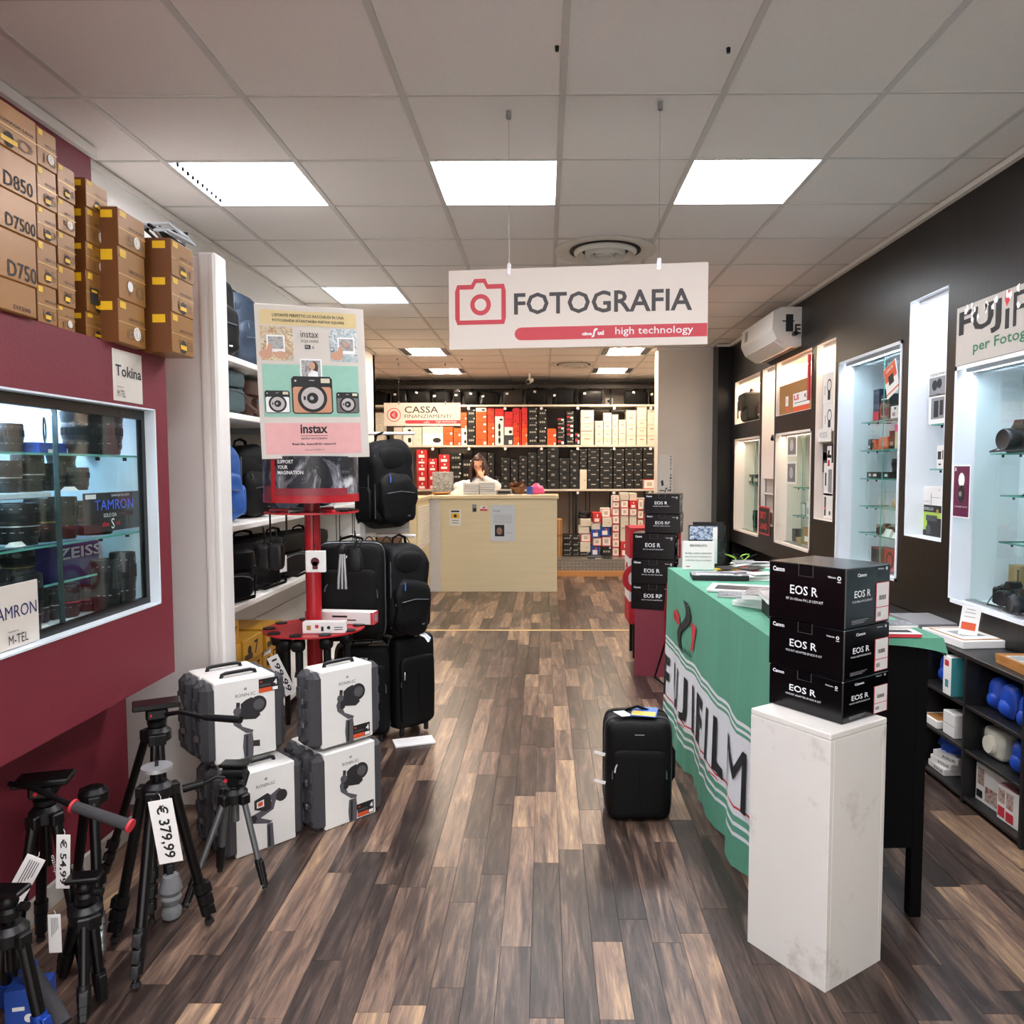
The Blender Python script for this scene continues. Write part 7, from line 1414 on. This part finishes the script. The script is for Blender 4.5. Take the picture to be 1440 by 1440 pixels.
MB().cb(CX0-.03, CX0, 7.6, CY, 0, 1.135, .002).build('side_panel', CTR, t, smooth=0)
MB().cb(CX0-.50, CX0+.02, 7.6, CY-.031, 1.135, 1.18, .005).build('side_countertop', CTOP, t, smooth=0)
t2 = thing('leaflet_rack', 'rack of white slatted leaflets on the side of the counter', 'rack', (CX0+.002, 8.72, .60))
MB().box(0, .012, -.42, .42, 0, .50).build('back_board', CTR, t2, smooth=0)
for k in range(16): MB().box(.012, .02, -.38, .38, .01+.03*k, .026+.03*k).build('white_strip', PAPER, t2, smooth=0)
def stick(label, px0, py0, px1, py1, draw, mats, cat='notice', name='notice'):
    a, b = at(px0, py1, y=CY-.003), at(px1, py0, y=CY-.003)
    return sign_card(label, Fr((a.x, CY-.004, a.z)), b.x-a.x, b.z-a.z, draw, mats, cat, name, th=.002)
stick('yellow warning notice on the counter front', 632, 716, 648, 739, lambda m, L: (m.quad(L, .02, .12, .09, .15, .0006, 1), m.disc(L, .07, .12, .02, .0009, 2), m.quad(L, .02, .12, .165, .185, .0006, 2), m.quad(L, .03, .11, .03, .04, .0006, 3), m.quad(L, .03, .11, .06, .07, .0006, 3)), [PAPER, YEL, INK, BOXG])
stick('large white printed notice with a portrait photo on the counter front', 690, 710, 724, 761, lambda m, L: (m.text(L, 'mac', .03, .355, .028, 1), m.quad(L, .05, .165, .06, .20, .0006, 2), m.disc(L, .105, .125, .035, .001, 3, 16, .045), [m.quad(L, .03, .26, .22+.02*k, .224+.02*k, .0006, 4) for k in range(6)], m.quad(L, .18, .26, .1, .104, .0006, 4)), [pm('notice_paper', 'd3dbe3', .5), BOXG, INK, pm('skin_print', '9a7768', .5), BOXG])
stick('small grey sticker on the counter front', 664, 709, 670, 720, lambda m, L: m.quad(L, .01, .05, .01, .05, .0006, 1), [BOXG, INK])
stick('small red and white sticker on the counter front', 675, 711, 685, 718, lambda m, L: (m.quad(L, .0, .09, .0, .02, .0006, 1), m.poly(L, [(.02, .025), (.07, .035), (.05, .055)], .0006, 1)), [PAPER, REDINK])
# things on the counter
ct = 1.181
for k, (px0, px1, yt, l) in enumerate(((652, 674, 678, 'left stack of white papers in front of the cashier'), (675, 697, 677, 'right stack of white papers in front of the cashier'))):
    a, b = at(px0, yt, y=9.35), at(px1, yt, y=9.35); t3 = thing('paper_stack', l, 'papers', ((a.x+b.x)/2, 9.36, ct), .03*k)
    n = 7; h = a.z-ct
    for j in range(n): MB().box(-(b.x-a.x)/2, (b.x-a.x)/2, -.10, .12, h*j/n, h*(j+.8)/n, 0, T(.004*math.sin(j*2), .006*math.cos(j*3), 0)).build('sheet_bundle', PAPER, t3, smooth=0)
a = at(641, 694, y=9.33); tag(MB().hexa([(-.12, -.08, 0), (.14, -.08, 0), (.14, .08, 0), (-.12, .08, 0), (.0, -.05, .07), (.14, -.05, .14), (.14, .06, .14), (.02, .06, .07)]).build('paper_bag', PAPER, None, (a.x-.01, 9.60, ct), None, 0), 'crumpled white paper bag left of the cashier', 'paper bag')
a = at(702, 690, y=9.35); carton('card_terminal', 'grey card terminal on the counter', 'card terminal', (a.x+.06, 9.42, ct), 0, (.19, .1, .055), [BOXG, INK], [('f', 'q', .1, .9, .2, .8, 1)])
a = at(726, 685, y=9.4)
t3 = thing('wooden_dish', 'round brown wicker dish on the counter', 'dish', (a.x+.02, 9.45, ct)); MB().lathe([(.05, 0), (.085, .06), (.09, .09), (.08, .09), (.05, .02)], 20).build('bowl', pm('wicker', '7c5430', .7, var=.4, scale=40), t3); MB().sup((0, 0, .1), (.07, .06, .035), .7, .9, 16, 8, wr=.1, seed=3, ws=30).build('contents', LEATH, t3)
a = at(746, 690, y=9.35); tag(MB().lathe([(.036, 0), (.038, .004), (.04, .10), (.035, .10), (.033, .01)], 20).build('cup', BOXBL, None, (a.x-.01, 9.35, ct)), 'blue cup on the counter right of the wicker dish', 'cup')
a = at(754, 682, y=9.45); tag(MB().sup((0, 0, .06), (.115, .09, .065), .8, .8, 22, 14, wr=.02, seed=6, ws=16, taper=.4).build('pink_bag', PINK, None, (a.x, 9.52, ct)), 'pink helmet-shaped bag on the counter', 'bag')
for k, px in enumerate((722, 738, 765)):
    a = at(px, 694, y=9.3); tag(MB().box(-.07, .07, -.05, .05, 0, .006).build('paper_sheet', PAPER, None, (a.x, 9.29, ct), (0, 0, .2*k), 0), ['small white paper in front of the wicker dish', 'small white paper by the blue cup', 'white papers at the right end of the counter'][k], 'papers')
# left end of the counter
a = at(600, 690, y=8.7)
t3 = thing('price_display', 'white slanted leaflet stand on the left of the counter', 'leaflet stand', (-1.60, 8.6, ct)); MB().hexa([(-.12, -.06, 0), (.12, -.06, 0), (.12, .08, 0), (-.12, .08, 0), (-.11, .03, .30), (.06, .03, .30), (.06, .05, .30), (-.11, .05, .30)]).build('board', PAPER, t3, smooth=0)
tag(MB().sup((0, 0, .05), (.07, .06, .05), .6, .7, 16, 10, wr=.05, seed=9, ws=25).build('sweet_jar', pm('jar_yellow', 'b9a24a', .4, var=.5, scale=60), None, (-1.50, 8.25, ct)), 'yellowish jar of sweets at the left end of the counter', 'jar')
tag(MB().lathe([(.08, 0), (.12, .02), (.12, .03)], 20).build('tray', pm('tray_wood', 'b07a3a', .5), None, (-1.28, 9.42, ct)), 'brown round tray on the counter left of the papers', 'tray')
t3 = thing('photo_bag', 'printed grey photo bag standing behind the counter left of the cashier', 'bag', (-1.32, 9.9, 1.1)); MB().cb(-.13, .13, -.05, .05, .0, .36, .01).build('bag', photo('photo_print_grey', ('2f2f2f', 'b5b5b2', '6a6a68', 'e0e0dc'), 16), t3, smooth=0)
MB().box(-.2, .2, -.1, .1, -1.1, 0).build('side_cabinet', KR, t3, smooth=0)
# ================================================================ hanging signs
def hang_sign(label, P, W_, H_, rz, draw, mats, wires, cat='sign'):
    t = thing('hanging_sign', label, cat, P, rz)
    MB().cb(0, W_, -.003, .003, 0, H_, .0015).build('panel', mats[0], t, smooth=0)
    m = MB(); draw(m, Fr((0, -.0032, 0)), W_, H_); m.build('sign_print', mats, t, smooth=0)
    for x in wires:
        MB().box(x-.008, x+.008, -.006, .006, H_-.025, H_+.02).build('wire_clip', CHROME, t, smooth=0)
        MB().cyl((x, 0, H_+.02), (x, 0, CEIL-P[2]-.02), .0011, n=5).build('wire', CHROME, t)
        MB().cyl((x, 0, CEIL-P[2]-.03), (x, 0, CEIL-P[2]-.001), .010, n=12).build('ceiling_anchor', ALU, t)
def cine(m, f, a, b, h, mi):
    m.text(f, 'cine', a, b, h*.45, mi, w=h*1.35, bold=.05); pts = [(.0, .0), (.22, .02), (.38, .14), (.42, .42), (.55, .72), (.80, .80), (.80, .98), (.50, .98), (.28, .82), (.20, .50), (.14, .22), (.0, .18)]
    m.poly(f, [(a+h*1.3+x*h*1.0, b-h*.3+y*h*1.25) for x, y in pts], .0013, mi); m.text(f, 'ud', a+h*2.1, b, h*.62, mi, w=h*.85, bold=.05)
def foto(m, f, W, H):
    q = [(.035, .10), (.225, .10), (.232, .125), (.232, .235), (.225, .262), (.16, .262), (.15, .285), (.105, .285), (.092, .262), (.035, .262), (.026, .235), (.026, .125)]
    sx, sy = W/1.02, H/.322
    def s(pts): return [(a*sx, b*sy) for a, b in pts]
    m.poly(f, s(q), .0008, 1); m.poly(f, s([(.045, .118), (.214, .118), (.214, .243), (.155, .243), (.142, .268), (.113, .268), (.10, .243), (.045, .243)]), .0012, 0)
    m.disc(f, .130*sx, .180*sy, .042*sx, .0016, 1, 32); m.disc(f, .130*sx, .180*sy, .024*sx, .002, 0, 28)
    m.text(f, 'FOTOGRAFIA', .265*sx, .135*sy, .088*sy, 2, w=.695*sx, bold=.018)
    pts = [(.295+.028*math.cos(a), .058+.026*math.sin(a)) for a in [PI/2+PI*i/10 for i in range(11)]]+[(1.018, .032), (1.018, .084)]
    m.poly(f, s(pts), .0008, 1); cine(m, f, .535*sx, .046*sy, .030*sy, 3); m.text(f, 'high technology', .665*sx, .038*sy, .038*sy, 3, w=.30*sx, bold=.008)
SGW = pm('sign_white', 'e6ddd3', .5, var=.01); SGR = pm('sign_red', 'cc3a47', .5, var=.02); SGI = pm('sign_ink', '3a3538', .5)
a, b = at(632.5, 491.8, y=3.10), at(995.5, 486, y=2.98)
wv = b-a; hang_sign('large white hanging sign reading FOTOGRAFIA with a red camera symbol', (a.x, a.y, a.z), Vector((wv.x, wv.y, 0)).length, .312, math.atan2(wv.y, wv.x), foto, [SGW, SGR, SGI, WINK], (.245, .83))
def cassa(m, f, W, H):
    m.ring(f, .13*W, .48*H, .27*H, .30*H, .001, 1); m.disc(f, .13*W, .48*H, .17*H, .001, 1, 24); m.text(f, 'C', .11*W, .38*H, .2*H, 0, w=.04*W, c=.0015); m.quad(f, .10*W, .15*W, .46*H, .49*H, .0018, 0)
    m.text(f, 'CASSA', .27*W, .56*H, .29*H, 2, w=.44*W, bold=.01); m.text(f, 'FINANZIAMENTI', .27*W, .34*H, .16*H, 2, w=.60*W, bold=.01)
    m.poly(f, [(.30*W, .10*H), (.998*W, .10*H), (.998*W, .25*H), (.30*W, .25*H), (.275*W, .21*H), (.275*W, .14*H)], .0008, 1); cine(m, f, .52*W, .14*H, .08*H, 3); m.text(f, 'high technology', .68*W, .12*H, .11*H, 3, w=.27*W)
a, b = at(540.5, 598.5, y=10.2), at(648, 598.5, y=10.2)
hang_sign('smaller hanging sign reading CASSA FINANZIAMENTI over the cash counter', (a.x, 10.2, a.z), b.x-a.x, at(600, 566, y=10.2).z-a.z, 0, cassa, [SGW, SGR, SGI, WINK], (.2, .82))
# sign on the white pillar
a, b = at(926, 697, y=8.94), at(947, 640, y=8.94)
def uno(m, L):
    W, H = b.x-a.x, b.z-a.z
    for i, ch in enumerate('USATO SICURO'): 
        if ch != ' ': m.text(L, ch, .78*W, H*(.93-.075*i), .022, 1, w=.018, bold=.04)
    m.poly(L, [(.15*W, .35*H), (.3*W, .38*H), (.36*W, .25*H), (.22*W, .22*H)], .0008, 1); cine(m, L, .05*W, .10*H, .045, 1)
sign_card('small white vertical sign with black letters on the cream pillar', Fr((a.x, 8.94, a.z)), b.x-a.x, b.z-a.z, uno, [pm('sign_white2', 'dedad4', .5), INK], 'sign', 'pillar_sign', th=.002)
# ================================================================ the cashier
SKIN = pm('skin', 'd9a184', .5, var=.05); HAIR = pm('hair_brown', '3b211a', .45, var=.4, scale=60, stretch=(1, 1, .15), bump=.3, bscale=200); COAT = pm('white_coat', 'dfe2e6', .8, var=.04, bump=.1)
PXp = at(673, 668, y=9.86)
t = thing('person', 'person in a white coat behind the counter, head bowed, hands at the mouth', 'person', (PXp.x, 9.98, -.02)); t.scale = (1.08, 1.08, 1.08)
def skin_body(name, pts, edges, rad, mat, sub=2):
    me = bpy.data.meshes.new(name); me.from_pydata(pts, edges, []); o = bpy.data.objects.new(name, me); COL.objects.link(o)
    md = o.modifiers.new('skin', 'SKIN'); 
    if not me.skin_vertices: me.attributes  # created with the modifier
    sv = me.skin_vertices[0].data if me.skin_vertices else None
    if sv:
        for i, r in enumerate(rad): sv[i].radius = r if isinstance(r, tuple) else (r, r)
        sv[0].use_root = True
    md.use_smooth_shade = True
    s = o.modifiers.new('sub', 'SUBSURF'); s.levels = sub; s.render_levels = sub
    me.materials.append(mat); return o
HZ = 1.445          # head centre height
dv = lambda x, y, z, s: Vector((x, y, z)) if s > 0 else Vector((z*.8, -z*.5+x, -y*.5))
# torso and arms in the coat: lofted rings so that it is one continuous surface
def loft(rings, n=20, mi=0, mb=None):
    mb = mb or MB(); vs = []
    for (cx_, cy_, cz, rx, ry, tx, ty) in rings:      # centre, radii, tilt
        for i in range(n):
            a = 2*PI*i/n; x, y = rx*math.cos(a), ry*math.sin(a); vs.append((cx_+x, cy_+y, cz+tx*x+ty*y))
    m = len(rings); mb.add(vs, [(k*n+i, k*n+(i+1) % n, (k+1)*n+(i+1) % n, (k+1)*n+i) for k in range(m-1) for i in range(n)]+[tuple(range(n-1, -1, -1)), tuple(range((m-1)*n, m*n))], mi); return mb
loft([(0, .06, .55, .17, .12, 0, 0), (0, .05, .75, .16, .11, 0, 0), (0, .03, .95, .18, .115, 0, 0), (0, .0, 1.12, .205, .12, 0, 0), (0, -.02, 1.20, .215, .11, 0, .2), (0, -.03, 1.255, .17, .095, 0, .3), (0, -.035, 1.285, .095, .07, 0, .3), (0, -.04, 1.305, .062, .056, 0, .3)]).build('coat', COAT, t)
for s in (-1, 1):
    sh = Vector((s*.185, -.01, 1.21)); el = Vector((s*.235, -.27, 1.20)); wr_ = Vector((.055, -.235, 1.315)) if s > 0 else Vector((-.09, -.36, 1.19))
    pts = [sh+(el-sh)*f for f in (0, .2, .4, .6, .8, 1)]+[el+(wr_-el)*f for f in (.15, .3, .5, .7, .85)]
    MB().tube(pts, [.062, .060, .055, .051, .049, .050, .048, .045, .041, .037, .036], 14).build('sleeve', COAT, t)
    # forearm end and hand, palm towards the face, five fingers
    u = (wr_-el).normalized(); fb = wr_+u*.01
    face = Vector((.018, -.140, 1.372)) if s > 0 else Vector((-.03, -.39, 1.185))
    hd = MB().tube([wr_-u*.03, wr_, wr_+(face-wr_)*.35, wr_+(face-wr_)*.8, face], [.023, .021, .027, .032, .026], 12, flat=.55)
    for k in range(4):
        b0 = face+(Vector((s*(.022-.015*k), .0, -.004*abs(k-1.5))) if s > 0 else Vector((0, .022-.015*k, 0))); L = (.052, .062, .066, .056)[k]
        hd.tube([b0, b0+dv(-s*.004, -.006, L*.35, s), b0+dv(-s*.006, .0, L*.7, s), b0+dv(-s*.008, .012, L, s)], [.0085, .008, .0072, .0055], 8)
    th = wr_+(face-wr_)*.4
    hd.tube([th, th+Vector((s*.022, .008, .012)), th+Vector((s*.030, .016, .034)), th+Vector((s*.028, .024, .052))], [.011, .010, .009, .007], 8)
    hd.build('hand', SKIN, t)
# head: one sculpted surface, bowed forward
Mh = T(0, -.055, HZ) @ Matrix.Rotation(.34, 4, 'X')
hm = MB(); nu, nv = 28, 20; vs = []
for j in range(nv+1):
    ph = -PI/2+PI*j/nv
    for i in range(nu):
        th = 2*PI*i/nu; x, y, z = math.cos(ph)*math.cos(th), math.cos(ph)*math.sin(th), math.sin(ph)
        X, Y, Z = x*.073, y*.092, z*.115
        if z < 0: X *= 1+z*.28; Y = Y*(1+z*.12) if y < 0 else Y*(1+z*.35)
        fr_ = max(0, -y)
        Y -= .020*math.exp(-((X/.012)**2+((Z+.012)/.020)**2))*(fr_ > .5)          # nose
        Y += .008*(math.exp(-(((abs(X)-.028)/.014)**2+((Z-.012)/.010)**2)))*(fr_ > .4)   # eye sockets
        Y -= .006*math.exp(-((X/.022)**2+((Z+.052)/.008)**2))*(fr_ > .5)          # lips
        Y -= .006*math.exp(-((X/.02)**2+((Z+.092)/.014)**2))*(fr_ > .4)
        vs.append((X, Y, Z))
hm.add(vs, [(j*nu+i, j*nu+(i+1) % nu, (j+1)*nu+(i+1) % nu, (j+1)*nu+i) for j in range(nv) for i in range(nu)], 0, Mh)
for s in (-1, 1): hm.sup((s*.074, .005, -.005), (.008, .016, .028), .9, .9, 10, 8, 0, Mh)
hm.cyl((0, .0, 1.28), (0, -.03, 1.40), .05, .048, 16)
hd = hm.build('head', SKIN, t, smooth=80)
e = MB()
for s in (-1, 1):
    e.sup((s*.028, -.080, .012), (.011, .006, .005), 1, 1, 10, 6, 0, Mh)
e.build('eyes', pm('eye_dark', '2a1c18', .2), hd)
e = MB()
for s in (-1, 1): e.tube([Mh @ Vector((s*.012, -.092, .028)), Mh @ Vector((s*.03, -.089, .034)), Mh @ Vector((s*.046, -.078, .028))], .0028, 6)
e.build('eyebrows', HAIR, hd)
e = MB(); e.tube([Mh @ Vector((-.022, -.088, -.052)), Mh @ Vector((0, -.094, -.050)), Mh @ Vector((.022, -.088, -.052))], [.003, .0055, .003], 8); e.build('mouth', pm('lips', 'a6483f', .4), hd)
# glasses
e = MB()
for s in (-1, 1): e.tube([Mh @ Vector((s*.030+.019*math.cos(2*PI*i/16), -.098, .010+.014*math.sin(2*PI*i/16))) for i in range(16)], .0013, 5, closed=True); e.tube([Mh @ Vector((s*.049, -.098, .012)), Mh @ Vector((s*.072, -.05, .012)), Mh @ Vector((s*.074, .01, .008))], .0013, 5)
e.tube([Mh @ Vector((-.011, -.098, .012)), Mh @ Vector((.011, -.098, .012))], .0013, 5); e.build('glasses', BLACKM, hd)
# hair: cap plus long side locks
hc = MB(); vs = []; nu, nv = 30, 14
for j in range(nv+1):
    ph = -.30+(PI/2+.30)*j/nv
    for i in range(nu):
        th = 2*PI*i/nu; x, y, z = math.cos(ph)*math.cos(th), math.cos(ph)*math.sin(th), math.sin(ph)
        k = 1.13+.03*noise.noise(Vector((th*3, ph*2, 0)))
        X, Y, Z = x*.078*k, y*.096*k+.006, z*.118*k+.004
        if y < -.45 and z < .62: Y = Y*.80; 
        vs.append((X, Y, Z))
hc.add(vs, [(j*nu+i, j*nu+(i+1) % nu, (j+1)*nu+(i+1) % nu, (j+1)*nu+i) for j in range(nv) for i in range(nu) if not (math.sin(2*PI*(i+.5)/nu) < -.50 and j < 7)], 0, Mh)
rr = random.Random(4)
for s in (-1, 1):
    for k in range(13):
        a = -.75+1.9*k/12; st = Mh @ Vector((s*.080*math.cos(a*.8), .09*math.sin(a)-.0, .045-.02*abs(a)))
        p1 = st+Vector((s*(.018+.006*rr.random()), -.010, -.08)); p2 = p1+Vector((s*.004*rr.uniform(-1, 2), -.012+.01*rr.random(), -.085)); p3 = p2+Vector((-s*.012*rr.random(), -.006, -.055-.02*rr.random()))
        hc.tube([st+Vector((-s*.012, 0, .03)), st, p1, p2, p3], [.014, .018, .018, .014, .003], 8, flat=.7)
for k in range(9):
    a = PI*.12+PI*.76*k/8; st = Mh @ Vector((.082*math.cos(a), .098*math.sin(a), .02)); hc.tube([st, st+Vector((0, .015, -.09)), st+Vector((0, .012, -.17)), st+Vector((0, .0, -.23))], [.02, .022, .018, .004], 8, flat=.7)
hc.build('hair', HAIR, t, smooth=80)
# stool under the person
t = thing('stool', 'black stool behind the counter under the seated person', 'stool', (PXp.x, 10.05, 0))
MB().lathe([(.17, .50), (.18, .52), (.18, .55), (.16, .56)], 24).build('seat', BLACKP, t); MB().cyl((0, 0, .02), (0, 0, .5), .025, n=12).build('post', CHROME, t); MB().lathe([(.2, 0), (.2, .01), (.04, .03)], 24).build('base', CHROME, t)
